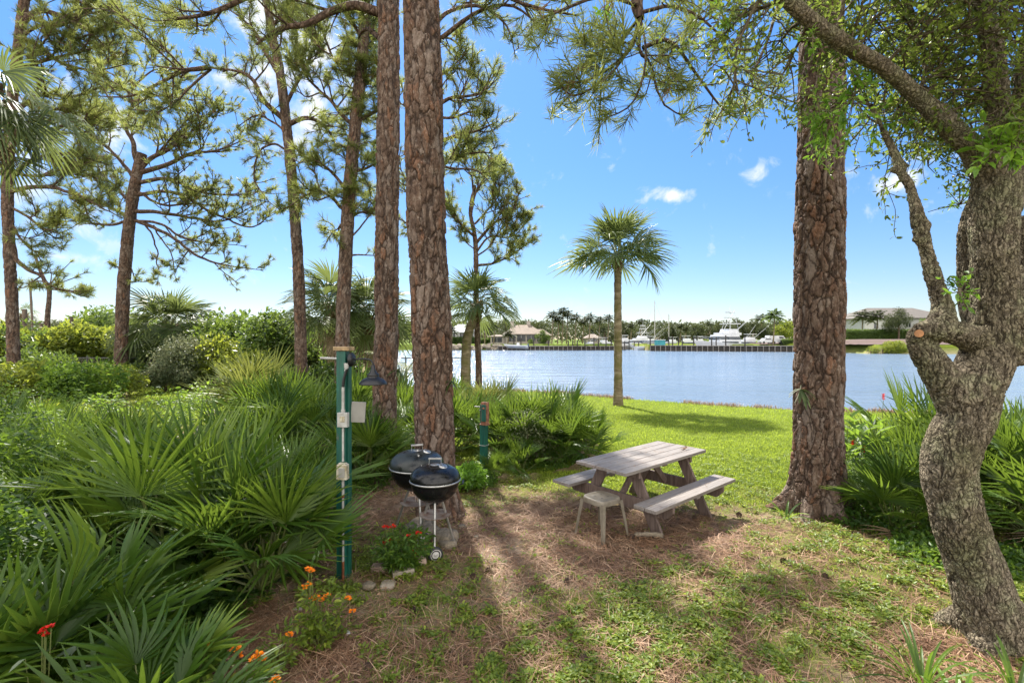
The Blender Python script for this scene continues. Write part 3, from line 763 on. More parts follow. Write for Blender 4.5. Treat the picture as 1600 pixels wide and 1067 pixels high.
def shrub(name, px, py, d, w, h, n, leaf, mat, label, cat='bush', seed=0, lobes=9, group=None, base_z=None, tb=0., tmpl=None, shell=.6, rough=.28, depth=None, stems=True):
    """leafy bush w wide and h tall whose centre foot stands at pixel column px, distance d"""
    r = np.random.RandomState(seed + 1000); x = (px - 800) / F * d; z = gz(x, d) if base_z is None else base_z
    e = empty(name, (x, d, z), 0, label, cat, group); L = []
    dp = depth or w
    for k in range(lobes):
        a = r.rand() * 6.28; q = r.rand() ** .6
        rr = h * (.24 + .14 * r.rand())
        cx = math.cos(a) * q * (w / 2 - rr * .6); cy = math.sin(a) * q * (dp / 2 - rr * .6)
        L.append((cx, cy, rr * .8 + (h - 1.75 * rr) * (1 - .55 * q) * (.45 + .55 * r.rand()), rr))
    mb = MB(); cloud(mb, L, n, leaf, r, tmpl, shell, tb, rough=rough); mb.build('foliage', M[mat], e)
    if stems:
        st = MB()
        for l in L:
            st.tube(spline([(0, 0, -.05), (l[0] * .4, l[1] * .4, l[2] * .45), (l[0], l[1], l[2])], 6), np.linspace(.035, .012, 6) * max(.5, h / 2), 5, cap=False)
        st.build('branches', M['twig_bark'], e)
    return e
# ---------------------------------------------------------------- trees
def needle_tuft(n, L, w, r, back=.8, bend=.15):
    """needles spraying from a twig tip that points along +Y"""
    V = []; Fc = []
    for i in range(n):
        a = r.rand() * 6.28; th = .25 + 1.0 * r.rand() ** .9; y0 = -back * L * r.rand()
        d = np.array([math.cos(a) * math.sin(th), math.cos(th), math.sin(a) * math.sin(th)])
        s = np.cross(d, rdir(1, r)[0]); s /= np.linalg.norm(s)
        l = L * (.75 + .4 * r.rand()); p = np.array([0, y0, 0]); m = p + d * l * .55 + np.array([0, .04 * L, 0])
        b = len(V); V += [p - s * w / 2, p + s * w / 2, m + s * w / 2, m - s * w / 2, p + d * l + np.array([0, bend * L * .4, 0])]
        Fc += [[b, b + 1, b + 2], [b, b + 2, b + 3], [b + 3, b + 2, b + 4]]
    return np.array(V), np.array(Fc)
class Grower:
    def __init__(s, seed, tuft_n=26, tuft_L=.17, tuft_w=.005, up=.35, minr=.004):
        s.r = np.random.RandomState(seed); s.wood = MB(); s.tips = []; s.dirs = []; s.up = up; s.minr = minr
        s.tn, s.tL, s.tw = tuft_n, tuft_L, tuft_w
    def limb(s, pts, r0, r1, level=0, kids=1.0, start=.25, spread=.9, length=None, bare=False):
        """pts: rows of xyz. Grows side shoots, ending in tufts"""
        r = s.r; pts = np.asarray(pts, float); seg = np.linalg.norm(np.diff(pts, axis=0), axis=1).sum()
        n = max(5, int(seg / (.16 if level == 0 else .14)) + 2); n = min(n, 60)
        q = spline(pts, n)
        if level == 0: q[1:-1] += (fbm(q[1:-1] * 2.3, 3, 3)[:, None] - .47) * .12 * np.array([1, 1, 1])
        rad = np.linspace(1, 0, n) ** .8 * (r0 - r1) + r1
        s.wood.tube(q, np.maximum(rad, s.minr), 9 if r0 > .05 else (6 if r0 > .015 else 4), t=.5, cap=False)
        if bare: return
        T = np.gradient(q, axis=0); T /= np.linalg.norm(T, axis=1)[:, None]
        if level >= 2 or seg < .35:
            s.tips.append(q[-1]); s.dirs.append(T[-1])
            if seg > .22: s.tips.append(q[n // 2]); s.dirs.append(T[n // 2] + s.r.normal(size=3) * .5)
            return
        s.tips.append(q[-1]); s.dirs.append(T[-1])
        gap = (.34, .20)[level] / kids * (1 if level else max(.7, min(1.8, seg / 4)))
        pos = start * seg; side = 1
        while pos < seg * .99:
            u = pos / seg; k = min(n - 1, int(u * (n - 1)))
            t = T[k]; a = r.rand() * 6.28
            perp = np.cross(t, rdir(1, r)[0]); perp /= np.linalg.norm(perp) + 1e-9
            perp = perp * [1, 1, .65]; 
            d = t * (.55 + .4 * r.rand()) + perp * spread * (.7 + .6 * r.rand()) + np.array([0, 0, s.up * (.4 + r.rand())])
            d /= np.linalg.norm(d)
            L = (length or seg * .42) * (1.15 - .75 * u) * (.6 + .7 * r.rand()) if level == 0 else (.22 + .35 * r.rand()) * min(1.6, seg / .9)
            L = max(L, .2)
            c1 = q[k] + d * L * .5 + r.normal(size=3) * L * .10
            c2 = q[k] + d * L + np.array([0, 0, s.up * L * .35]) + r.normal(size=3) * L * .12
            s.limb([q[k], c1, c2], max(min(rad[k] * .55, .012 + .018 * L), s.minr), s.minr, level + 1, kids)
            pos += gap * (.6 + .8 * r.rand())
    def brown(s, e):
        mb = MB(); k = max(3, len(s.tips) // 14); idx = s.r.choice(len(s.tips), k, replace=False); tv, tf = needle_tuft(max(10, s.tn // 2), s.tL * .9, s.tw, s.r)
        P = np.array(s.tips)[idx] + s.r.normal(size=(k, 3)) * .04; scatter(mb, tv, tf, P, frames(np.array(s.dirs)[idx] + np.array([0, 0, -.8]), rdir(k, s.r)), .9, s.r.rand(k)); mb.build('brown_needles', M['pine_needle_brown'], e)
    def foliage(s, mb, size=1., tb=0., keep=1.0):
        if not s.tips: return
        P = np.array(s.tips); D = np.array(s.dirs); D /= np.linalg.norm(D, axis=1)[:, None] + 1e-9
        k = s.r.rand(len(P)) < keep; P, D = P[k], D[k]; n = len(P)
        for j in range(3):
            tv, tf = needle_tuft(s.tn, s.tL, s.tw, s.r)
            m = (np.arange(n) % 3) == j
            if not m.any(): continue
            nn = m.sum(); R = frames(D[m], rdir(nn, s.r))
            t = np.clip(.42 + tb + .22 * s.r.normal(size=nn) + (fbm(P[m] * .9, 3, 77) - .47) * 1.0, 0, 1)
            scatter(mb, tv, tf, P[m], R, size * (.75 + .5 * s.r.rand(nn)), t, np.tile([-.12, -.12, 0, 0, .14], s.tn))

def bark_trunk(pts, rads, n_side, step, amp, kind, seed, flare=None, cells=(11, 5)):
    """trunk surface with real relief. Returns verts, faces, crack, plate"""
    pts = np.asarray(pts, float); seg = np.linalg.norm(np.diff(pts, axis=0), axis=1).sum()
    m = max(8, int(seg / step)); q = spline(np.column_stack([pts, rads]), m); P, rad = q[:, :3], q[:, 3]
    v, f = sweep(P, rad, n_side); c = np.repeat(P, n_side, 0); rr = np.repeat(rad, n_side)
    dr = (v - c) / rr[:, None]
    v0 = c + dr * rr[:, None]
    off = (fbm(v0 * 2.2, 3, seed) - .47) * rr * .22
    if flare is not None:
        h = v0[:, 2] - pts[0][2]; ang = np.arctan2(dr[:, 1], dr[:, 0])
        for a0, wid, amt, hh in flare:
            da = np.angle(np.exp(1j * (ang - a0)))
            off = off + amt * np.exp(-(da / wid) ** 2) * np.exp(-np.maximum(h, 0) / hh)
    cr, pl = bark_field(v0, kind, seed, cells)
    lay = (fbm(v0 * [40, 40, 22], 3, seed + 5) - .47)
    off = off + amp * 1.25 * (cr * (.55 + .7 * pl) - .5) + amp * .3 * lay
    return v0 + dr * off[:, None], f, cr, pl
def bark_field(v, kind, seed, cells=(11, 5)):
    w = np.stack([fbm(v * [5, 5, 3.4], 3, seed + k) for k in (11, 12, 13)], 1) - .47
    w2 = np.stack([fbm(v * [34, 34, 16], 3, seed + k) for k in (14, 15, 16)], 1) - .47
    if kind == 'pine':
        f1, f2, cid = voro((v + w * [.14, .14, .34] + w2 * [.05, .05, .11]) * [cells[0], cells[0], cells[1]], seed)
        g1, g2, cid2 = voro((v + w * [.08, .08, .2] + w2 * [.02, .02, .05]) * [cells[0] * 2.3, cells[0] * 2.3, cells[1] * 2.1], seed + 3)
        big = sstep(.01, .13, f2 - f1); small = sstep(0, .12, g2 - g1)
        q = v + w * [.10, .10, .22] + w2 * [.016, .016, .03]
        fis = np.abs(fbm(q * [7, 7, 1.5], 3, seed + 21) - .468) * 2
        return np.minimum((.12 + .88 * big) * (.7 + .3 * small), sstep(.0, .09, fis) * .9 + .1), np.clip(.6 * cid + .4 * cid2, 0, 1)
    p = (v + w * [.07, .07, .10] + w2 * [.010, .010, .02])
    r1 = np.abs(fbm(p * [40, 40, 9], 3, seed) - .468) * 2; r2 = np.abs(fbm(p * [60, 60, 30], 2, seed + 4) - .38) * 2
    return sstep(.0, .17, r1) * (.6 + .4 * sstep(0, .12, r2)), fbm(v * [22, 22, 9], 3, seed + 8)

def near_pine(name, pts, rads, label, seed, flare, height, n_side=150, step=.013, amp=.024, crown_n=14, cat='pine tree', extra=None, cells=(9, 3.4), group='tall slash pines', tn=20):
    """pts (absolute) up to just above the frame; the stem then goes on to its crown at `height`"""
    pts = np.array(pts, float); base = pts[0].copy(); e = empty(name, base, 0, label, cat, group)
    L = pts - base
    v, f, cr, pl = bark_trunk(L, rads, n_side, step, amp, 'pine', seed, flare, cells)
    t = MB(); t.add(v, f); t.build('trunk', M['pine_bark_near'], e, smooth=True, attr={'crack': cr, 'plate': pl})
    g = Grower(seed, tn, .2, .008)
    top = L[-1]; dirn = L[-1] - L[-2]; dirn /= np.linalg.norm(dirn)
    tip = top + dirn * (height - top[2]); g.wood.tube(spline([top - dirn * .05, (top + tip) / 2 + [.15, 0, 0], tip], 24), np.linspace(rads[-1] * .985, .05, 24), 20, cap=False)
    for k in range(crown_n):
        u = .35 + .65 * k / crown_n; a = k * 2.4 + seed; p = top + (tip - top) * u; Lb = (3.2 - 1.6 * u) * (.7 + .5 * g.r.rand())
        d = np.array([math.cos(a), math.sin(a), .25])
        g.limb([p, p + d * Lb * .5, p + d * Lb + [0, 0, .3]], .06, .015, 0, .55, .3, length=1.1)
    if extra: extra(g, base)
    fo = MB(); g.foliage(fo); g.wood.build('branches', M['pine_bark'], e, smooth=True); fo.build('needles', M['pine_needle'], e); g.brown(e)
    return e

def limb_px(base, pl, d):
    """pixel polyline with depths -> local points"""
    return [at(p[0], p[1], p[2] if len(p) > 2 else d) - base for p in pl]

# P1 and P2, the two big stems left of the centre
EYE = H0
def p1x(g, b):
    g.limb(limb_px(b, [(690, 60, 6.1), (745, 20, 6.0), (800, 8, 5.8), (840, 40, 5.6)], 6), .03, .008, 0, 1.2, .3, length=.6)
    g.limb(limb_px(b, [(690, -40, 6.1), (760, -20, 5.8), (830, 10, 5.6), (905, 25, 5.5)], 6), .03, .008, 0, 1.2, .3, length=.6)
near_pine('pine_tree', [at(684, 815, 6.1) * [1, 1, 0] + [0, 0, gz(-.95, 6.1) - .05], at(681, 740, 6.1), at(676, 560, 6.1), at(668, 380, 6.1), at(662, 180, 6.1), at(658, -20, 6.1)],
          [.28, .248, .242, .24, .232, .215], 'thickest reddish brown pine trunk right behind the two kettle grills', 1,
          [(-1.1, .35, .18, .2), (-.3, .35, .22, .2), (2.6, .5, .1, .2), (-2.2, .3, .12, .2)], 17, n_side=170, step=.012, extra=p1x)
def p2x(g, b):
    g.limb(limb_px(b, [(592, 20, 8.5), (560, 8, 8.4), (520, 18, 8.3), (480, 38, 8.2), (440, 45, 8.2), (400, 70, 8.1)], 8), .085, .02, 0, 1.3, .3, length=1.0)
    g.limb(limb_px(b, [(592, 60, 8.5), (575, 45, 8.8), (560, 60, 9)], 8), .05, .02, 0, 1.0, .3, length=.5)
    g.limb(limb_px(b, [(590, -60, 8.5), (520, -70, 8.0), (420, -20, 7.8), (330, 20, 7.6), (262, 32, 7.5)], 8), .07, .015, 0, 1.4, .3, length=1.0)
near_pine('pine_tree', [at(600, 700, 8.5) * [1, 1, 0] + [0, 0, gz(-2.2, 8.5) - .05], at(601, 640, 8.5), at(604, 500, 8.5), at(605, 340, 8.5), at(607, 160, 8.5), at(607, -25, 8.5)],
          [.235, .205, .20, .196, .19, .175], 'reddish brown pine trunk seen just right of the black barn lamp', 2, [(-2, .6, .06, .2), (-.3, .5, .06, .2)], 18, n_side=110, step=.02, amp=.024, extra=p2x)
# P10, right stem with root flare; a limb high above comes down into the picture
def p10x(g, b):
    G_ = lambda pl, r0, kids=1.3, ln=.75: g.limb(limb_px(b, pl, 5), r0, .006, 0, kids, .28, length=ln)
    hub = [(1180, -260, 6.0), (1060, -160, 5.6), (1002, -20, 5.4), (1000, 30, 5.3)]
    g.limb(limb_px(b, hub, 6), .11, .05, 0, .01, .9, bare=True)
    G_([(1000, 30, 5.3), (985, 75, 5.3), (955, 105, 5.2), (920, 125, 5.1), (875, 132, 5.1)], .026)
    G_([(998, 30, 5.3), (975, 60, 5.5), (945, 100, 5.6), (940, 160, 5.6), (935, 225, 5.6)], .022, 1.5, .5)
    G_([(1000, 30, 5.3), (998, 80, 5.2), (1015, 100, 5.2), (1035, 160, 5.1), (1075, 185, 5.1)], .022, 1.2, .6)
    G_([(1005, 75, 5.3), (1045, 65, 5.4), (1085, 115, 5.5), (1120, 160, 5.6), (1150, 185, 5.6)], .026)
    G_([(1000, 10, 5.3), (940, -5, 5.0), (870, 20, 4.9), (845, 30, 4.9)], .022, 1.2, .6)
    G_([(990, 60, 5.3), (960, 110, 5.0), (900, 150, 4.9), (870, 120, 4.8)], .016, 1.3, .45)
    G_([(1002, 20, 5.3), (1060, 10, 5.0), (1120, 50, 5.0), (1150, 110, 5.0)], .022, 1.2, .6)
    G_([(1240, -80, 6.1), (1200, 60, 5.9), (1175, 130, 5.8), (1225, 160, 5.8)], .022, 1.2, .6)
    G_([(1000, 25, 5.3), (1010, 90, 5.0), (990, 160, 4.9), (935, 190, 4.9)], .014, 1.4, .45)
    G_([(1150, -40, 5.6), (1100, 30, 5.5), (1040, 80, 5.4), (1000, 130, 5.3)], .014, 1.4, .5)
near_pine('pine_tree', [at(1276, 798, 6.2) * [1, 1, 0] + [0, 0, gz(3.95, 6.2) - .08], at(1278, 725, 6.2), at(1279, 600, 6.2), at(1280, 400, 6.2), at(1283, 200, 6.2), at(1284, -20, 6.2)],
          [.30, .275, .275, .28, .255, .235], 'thick pine trunk with flared roots standing right of the picnic table', 3,
          [(2.65, .30, .42, .24), (-.50, .28, .50, .22), (-1.45, .28, .46, .20), (-2.35, .3, .24, .25), (1.2, .5, .2, .2)], 17, n_side=190, step=.012, amp=.027, extra=p10x, cells=(8.6, 3.6))

def mid_pine(name, tp, d, w0, w1, limbs, label, seed, base_z=None, tuft=(22, .17, .0075), kids=1., fol=1., up=.35, tb=0., group='tall slash pines', height=None, crown_n=0, n_side=28, kids_len=None, trunkfol=0, cat='pine tree'):
    """tp: pixel polyline of the stem from the foot up; limbs: (pixel polyline, radius, twig length)"""
    x = (tp[0][0] - 800) / F * d; z0 = gz(x, d) if base_z is None else base_z
    base = np.array([x, d, z0]); e = empty(name, base, 0, label, cat, group)
    P = [np.array([0, 0, -.05])] + [at(p[0], p[1], p[2] if len(p) > 2 else d) - base for p in tp[1:]]
    rad = np.linspace(w0 / 2 / F * d, w1 / 2 / F * d, len(P)) * .88; rad[0] *= 1.15
    v, f, cr, pl = bark_trunk(P, rad, n_side * 2, .04, .018, 'pine', seed, None, (8, 4))
    t = MB(); t.add(v, f); t.build('trunk', M['pine_bark_near'], e, smooth=True, attr={'crack': cr, 'plate': pl})
    g = Grower(seed, *tuft, up=up, minr=.006 + .0004 * d)
    for lm in limbs:
        pl_, r0, ln = lm[0], lm[1], lm[2]
        g.limb([at(p[0], p[1], p[2] if len(p) > 2 else d) - base for p in pl_], r0, .008, 0, kids, lm[3] if len(lm) > 3 else .3, length=ln)
    if height:
        top = P[-1]; tip = top + np.array([.3, 0, height - top[2]])
        g.wood.tube(spline([top - [0, 0, .1], (top + tip) / 2, tip], 20), np.linspace(rad[-1], .04, 20), 14, cap=False)
        for k in range(crown_n):
            u = .05 + .95 * k / crown_n; a = k * 2.4 + seed; p = top + (tip - top) * u; Lb = (2.8 - 1.3 * u) * (.7 + .5 * g.r.rand())
            dd = np.array([math.cos(a), math.sin(a), .2])
            g.limb([p, p + dd * Lb * .5, p + dd * Lb + [0, 0, .3]], .05, .012, 0, .7, .3, length=1.0)
    q = spline(np.array(P), 200)
    for k in range(trunkfol):
        p = q[int((.40 + .58 * g.r.rand()) * 199)]; dd = rdir(1, g.r)[0] * [1, 1, .4]; L = .35 + .6 * g.r.rand()
        g.limb([p, p + dd * L * .6 + [0, 0, .05], p + dd * L], .012, .006, 1, .9)
    fo = MB(); g.foliage(fo, fol, tb); g.wood.build('branches', M['pine_bark'], e, smooth=True); fo.build('needles', M['pine_needle'], e); g.brown(e)
    return e

# P3, leafy stem left of P2
mid_pine('pine_tree', [(535, 640), (535, 540), (541, 380), (546, 300), (556, 190), (566, 90), (570, 10), (572, -60)], 13, 25, 17, [
    ([(545, 300), (520, 270), (490, 250), (450, 262)], .05, .9), ([(548, 270), (575, 262), (610, 240)], .05, .8),
    ([(556, 200), (520, 160), (480, 120), (460, 60)], .06, 1.1), ([(558, 190), (590, 170), (620, 120)], .05, .8),
    ([(540, 330), (505, 300), (480, 305), (440, 330)], .05, .8), ([(541, 345), (570, 330), (600, 345)], .04, .6),
    ([(560, 120), (525, 95), (510, 60), (495, 20)], .05, 1.0), ([(566, 60), (545, 30), (520, 0)], .05, .8), ([(538, 400), (560, 398), (592, 402)], .035, .3, .7),
    ([(540, 380), (575, 340), (600, 300)], .03, .5, .6), ([(543, 330), (525, 360), (500, 355)], .03, .6)],
    'slim pine trunk thick with green needle clumps, seen above the lamp post', 5, tuft=(40, .21, .0085), kids=1.3, height=16, crown_n=13, trunkfol=130)
# P4, dark stem with long bare arching limbs
mid_pine('pine_tree', [(472, 640), (470, 545), (466, 420), (457, 290), (447, 190), (437, 110), (425, 50), (412, -30)], 14, 21, 12, [
    ([(447, 190), (415, 160), (395, 125), (365, 110), (325, 106)], .09, 1.3, .5), ([(325, 106), (285, 112), (255, 128), (205, 150), (150, 150)], .07, 1.6, .15),
    ([(330, 108), (300, 135), (275, 160), (240, 180), (225, 190)], .04, 1.2), ([(450, 195), (478, 184), (500, 190), (520, 215), (545, 255)], .08, .9, .4),
    ([(446, 165), (470, 120), (492, 75), (500, 60)], .06, .8), ([(440, 120), (415, 80), (390, 40), (350, 10)], .08, 1.2), ([(436, 100), (425, 60), (440, 20), (470, -10)], .06, 1.2),
    ([(458, 240), (430, 225), (405, 240), (400, 290), (440, 330)], .04, 1.0), ([(455, 210), (425, 190), (400, 180), (370, 200)], .04, 1.0),
    ([(462, 260), (490, 230), (510, 205)], .02, .3), ([(352, 10), (325, 40), (290, 30), (250, 25)], .04, 1.1)],
    'dark slender pine trunk with long arching bare limbs, left of the leafy pine', 6, tuft=(36, .20, .0085), kids=1.15, height=16, crown_n=14)
# P5, broad tree of the left garden
mid_pine('pine_tree', [(189, 607), (189, 560), (193, 450), (200, 370), (209, 300), (216, 262), (222, 240)], 22, 21, 15, [
    ([(216, 262), (208, 225), (198, 200), (207, 165), (205, 130)], .12, 1.8), ([(218, 262), (240, 245), (262, 235), (300, 205), (350, 160)], .12, 2.0), ([(219, 270), (260, 258), (300, 240), (340, 235), (390, 215)], .12, 2.0),
    ([(218, 285), (262, 280), (310, 298), (360, 305), (405, 300)], .10, 1.8), ([(212, 330), (250, 332), (300, 340), (350, 345), (395, 322)], .10, 1.8), ([(214, 305), (270, 300), (330, 330), (390, 355), (430, 330)], .09, 1.8),
    ([(213, 345), (260, 365), (310, 400), (360, 415), (410, 422)], .09, 1.5), ([(222, 345), (240, 375), (247, 410), (246, 445)], .05, .7, .6), ([(240, 352), (268, 400), (275, 440)], .04, .6, .6), ([(206, 350), (185, 330), (160, 318), (110, 310)], .09, 1.8), ([(208, 320), (180, 290), (150, 275), (110, 280)], .08, 1.8),
    ([(198, 345), (170, 352), (120, 345), (70, 352)], .07, 1.5), ([(210, 280), (180, 240), (150, 215), (120, 200)], .09, 1.8), ([(200, 410), (215, 440), (245, 435)], .03, .5), ([(195, 430), (180, 415), (172, 420)], .02, .4),
    ([(205, 160), (250, 150), (310, 160), (350, 180)], .06, 1.6), ([(215, 300), (255, 320), (300, 318), (345, 322)], .07, 1.5), ([(210, 345), (250, 350), (290, 372), (335, 380), (385, 385)], .07, 1.3), ([(216, 270), (250, 235), (290, 200), (330, 205)], .06, 1.5), ([(203, 150), (180, 120), (150, 105)], .06, 1.6), ([(206, 140), (240, 110), (280, 110)], .05, 1.4)],
    'broad spreading pine on the left lawn with open layered limbs', 7, tuft=(30, .21, .012), kids=1.15, up=.42)
# P6, small crooked pine by the cabbage palm
mid_pine('pine_tree', [(748, 625), (748, 575), (744, 480), (744, 420), (742, 370), (735, 330), (742, 290)], 20, 12, 5, [
    ([(742, 370), (720, 350), (705, 330), (700, 300)], .06, 1.1), ([(736, 335), (745, 300), (765, 270), (790, 262)], .06, 1.2), ([(744, 380), (770, 350), (800, 330), (815, 290)], .07, 1.2),
    ([(745, 415), (775, 410), (805, 395), (830, 375)], .06, 1.1), ([(742, 350), (760, 330), (780, 300), (770, 250)], .05, 1.1), ([(740, 300), (735, 270), (720, 250), (712, 270)], .04, 1.0), ([(744, 395), (765, 370), (800, 370), (825, 345)], .05, 1.0),
    ([(745, 400), (765, 385), (790, 350), (822, 330)], .04, 1.0), ([(743, 390), (725, 375), (712, 345)], .03, .7)],
    'small crooked pine with rounded crown standing by the water beside the cabbage palm', 8, tuft=(28, .23, .011), kids=1.3, group='thin pines', base_z=-.3)
# P9, pine hidden behind the thickest trunk, crown showing on both sides
mid_pine('pine_tree', [(676, 700), (672, 500), (668, 300), (664, 150), (662, 20), (660, -60)], 12, 22, 16, [
    ([(668, 180), (700, 155), (735, 150), (770, 140)], .06, 1.1), ([(668, 230), (705, 215), (745, 205), (778, 190)], .06, 1.1), ([(668, 290), (700, 250), (735, 240), (770, 240)], .05, 1.0),
    ([(666, 140), (700, 110), (730, 110), (755, 130)], .05, 1.0), ([(666, 90), (690, 60), (715, 70), (730, 100)], .04, .9), ([(664, 60), (700, 20), (750, 10), (790, 40), (805, 90)], .06, 1.0), ([(669, 310), (640, 290), (622, 260)], .04, .9),
    ([(668, 200), (640, 170), (620, 160)], .04, .8), ([(670, 340), (640, 350), (625, 340)], .03, .6), ([(668, 250), (700, 262), (740, 265), (765, 285)], .04, .8), ([(666, 180), (705, 185), (745, 175), (775, 215)], .04, .9)],
    'pine mostly hidden behind the thickest trunk, its needles showing to the right', 9, tuft=(32, .19, .0075), kids=1.2, height=16, crown_n=14)
# P7, stem at the left edge; long limbs into the picture
mid_pine('pine_tree', [(22, 640), (20, 500), (14, 380), (12, 280), (20, 150), (32, 50), (45, -60)], 16, 17, 14, [
    ([(33, 40), (60, 18), (100, 28), (140, 50), (170, 80)], .10, 1.6), ([(30, 60), (60, 70), (100, 100), (150, 110), (200, 100)], .08, 1.6), ([(12, 300), (60, 292), (110, 300), (150, 320), (190, 340)], .08, 1.3),
    ([(14, 280), (50, 250), (100, 240), (150, 250)], .08, 1.5), ([(12, 320), (45, 340), (75, 360), (105, 350)], .05, 1.2), ([(16, 380), (32, 410), (60, 430), (95, 452), (140, 455)], .08, .9, .45),
    ([(18, 180), (60, 150), (120, 150), (170, 130)], .08, 1.6), ([(20, 220), (70, 210), (120, 190), (160, 200)], .07, 1.5), ([(40, 0), (80, -20), (140, 10), (200, 20)], .08, 1.5), ([(35, 20), (90, 40), (140, 20), (190, 40), (240, 80)], .08, 1.6), ([(14, 250), (-40, 240), (-100, 260)], .08, 1.6), ([(25, 110), (70, 95), (130, 80), (190, 60)], .07, 1.5), ([(16, 200), (50, 190), (90, 170), (140, 175)], .06, 1.3), ([(13, 270), (60, 275), (110, 265), (170, 285)], .06, 1.3), ([(30, 60), (70, 40), (120, 60), (175, 35)], .06, 1.4), ([(12, 340), (40, 385), (62, 395)], .05, 1.0)],
    'pine at the left edge with long limbs reaching in above the fan palm', 10, tuft=(34, .22, .0095), kids=1.2, height=15, crown_n=8)
# P8, small bent pine among old posts
mid_pine('pine_tree', [(73, 545), (74, 500), (77, 455), (70, 440), (62, 420), (55, 400)], 30, 8.5, 4, [
    ([(77, 452), (100, 455), (125, 458), (143, 450)], .06, .9), ([(76, 455), (85, 435), (100, 420), (112, 408)], .05, .15, .95), ([(70, 440), (55, 440), (35, 450), (25, 440)], .05, .7), ([(78, 450), (80, 430), (72, 405)], .04, .2, .9)],
    'small bent pine with forked top rising from the seaside scrub at far left', 11, tuft=(20, .26, .016), kids=1.0, group='thin pines', n_side=14, base_z=1.2)

# ---------------------------------------------------------------- the live oak on the right
def oak():
    b = at(1562, 1010, 3.4); b[2] = gz(b[0], b[1]) - .02
    e = empty('oak_tree', b, 0, 'gnarled grey oak with furrowed bark leaning in at the right edge', 'oak tree')
    D = 3.4
    def L(pl): return [(at(p[0], p[1], p[3] if len(p) > 3 else D) - b, p[2] / 2 / F * (p[3] if len(p) > 3 else D)) for p in pl]
    limbs = [
        [(1572, 1060, 150, 3.35), (1566, 1010, 122, 3.36), (1545, 950, 108, 3.38), (1525, 890, 98), (1504, 830, 90), (1489, 780, 88), (1482, 735, 91), (1490, 695, 92), (1512, 650, 90), (1516, 610, 96), (1540, 565, 90), (1556, 520, 80), (1556, 460, 74), (1552, 400, 72), (1552, 340, 76), (1556, 290, 76), (1556, 250, 56)],
        [(1512, 640, 86), (1482, 605, 62), (1458, 570, 48), (1438, 535, 42), (1430, 518, 32, 3.36)],
        [(1430, 520, 32, 3.36), (1462, 515, 40, 3.34), (1500, 522, 42, 3.34), (1535, 535, 48), (1560, 520, 56)],
        [(1470, 505, 44, 3.36), (1474, 482, 30), (1466, 455, 24), (1455, 420, 22), (1446, 385, 22), (1438, 358, 21), (1428, 315, 17, 3.42), (1420, 288, 16, 3.44), (1408, 268, 16, 3.46), (1398, 240, 15, 3.48), (1380, 205, 12, 3.5), (1362, 165, 9, 3.52)],
        [(1438, 358, 19), (1448, 352, 17), (1454, 350, 13)], [(1440, 372, 17), (1428, 378, 13)],
        [(1408, 266, 16, 3.46), (1418, 256, 10, 3.46)], [(1402, 262, 14, 3.46), (1393, 268, 9, 3.46)],
        [(1552, 275, 60), (1520, 235, 40), (1475, 190, 34), (1430, 148, 31), (1390, 112, 29, 3.35), (1345, 85, 28, 3.3), (1305, 60, 28, 3.25), (1265, 30, 27, 3.2), (1225, -5, 26, 3.15), (1180, -45, 24, 3.1)],
        [(1560, 250, 50), (1562, 190, 38), (1556, 120, 36), (1546, 50, 32), (1535, -10, 29), (1520, -90, 24)],
        [(1560, 330, 60, 3.5), (1585, 270, 50, 3.6), (1598, 200, 42, 3.7), (1606, 120, 38, 3.7), (1618, 40, 34, 3.7), (1630, -60, 30, 3.7)],
        [(1560, 470, 60, 3.45), (1592, 430, 50, 3.55), (1594, 385, 46, 3.6), (1584, 340, 40, 3.6)],
        [(1562, 560, 70), (1592, 515, 66, 3.35), (1625, 480, 64, 3.3), (1680, 450, 56, 3.2), (1740, 380, 44, 3.1)],
        [(1536, 520, 50, 3.5), (1520, 470, 40, 3.6), (1516, 400, 36, 3.6), (1520, 350, 40, 3.55), (1540, 300, 40, 3.5)],
    ]
    t = MB()
    for pl in limbs:
        q = L(pl); pts = np.array([np.r_[p, r * (.77 if pl is limbs[0] or pl is limbs[11] else .84 if pl[0][2] > 45 else .9)] for p, r in q]); n = max(10, int(np.linalg.norm(np.diff(pts[:, :3], axis=0), axis=1).sum() / .04))
        s_ = spline(pts, n); t.tube(s_[:, :3], np.maximum(s_[:, 3], .01), 24)
    for k, (a, l) in enumerate([(-2.6, .3), (-1.2, .28), (-.2, .35), (1.0, .3), (2.2, .3)]):
        d = np.array([math.cos(a), math.sin(a), 0]); t.tube([(0, 0, .22), d * .2 + [0, 0, .07], d * (l + .12) + [0, 0, -.06]], [.17, .12, .03], 14)
    o = t.build('trunk_block', M['oak_bark'], None)
    rm = o.modifiers.new('r', 'REMESH'); rm.mode = 'VOXEL'; rm.voxel_size = .0145; rm.use_smooth_shade = True
    sm = o.modifiers.new('s', 'SMOOTH'); sm.iterations = 9; sm.factor = .6
    ss = o.modifiers.new('u', 'SUBSURF'); ss.levels = 1; ss.render_levels = 1
    dg = bpy.context.evaluated_depsgraph_get(); me = bpy.data.meshes.new_from_object(o.evaluated_get(dg))
    bpy.data.objects.remove(o)
    n = len(me.vertices); v = np.zeros(n * 3, np.float32); me.vertices.foreach_get('co', v); v = v.reshape(-1, 3).astype(float)
    nr = np.zeros(n * 3, np.float32); me.vertex_normals.foreach_get('vector', nr); nr = nr.reshape(-1, 3)
    cr, pl_ = bark_field(v, 'oak', 3, (34, 11))
    wz = sstep(2.9, 3.6, v[:, 2])                                # upper limbs are smoother
    off = .017 * (1 - .6 * wz) * (cr * (.5 + .6 * pl_) - .4) + (fbm(v * 5, 3, 4) - .47) * .035 + (fbm(v * 60, 2, 4) - .47) * .006
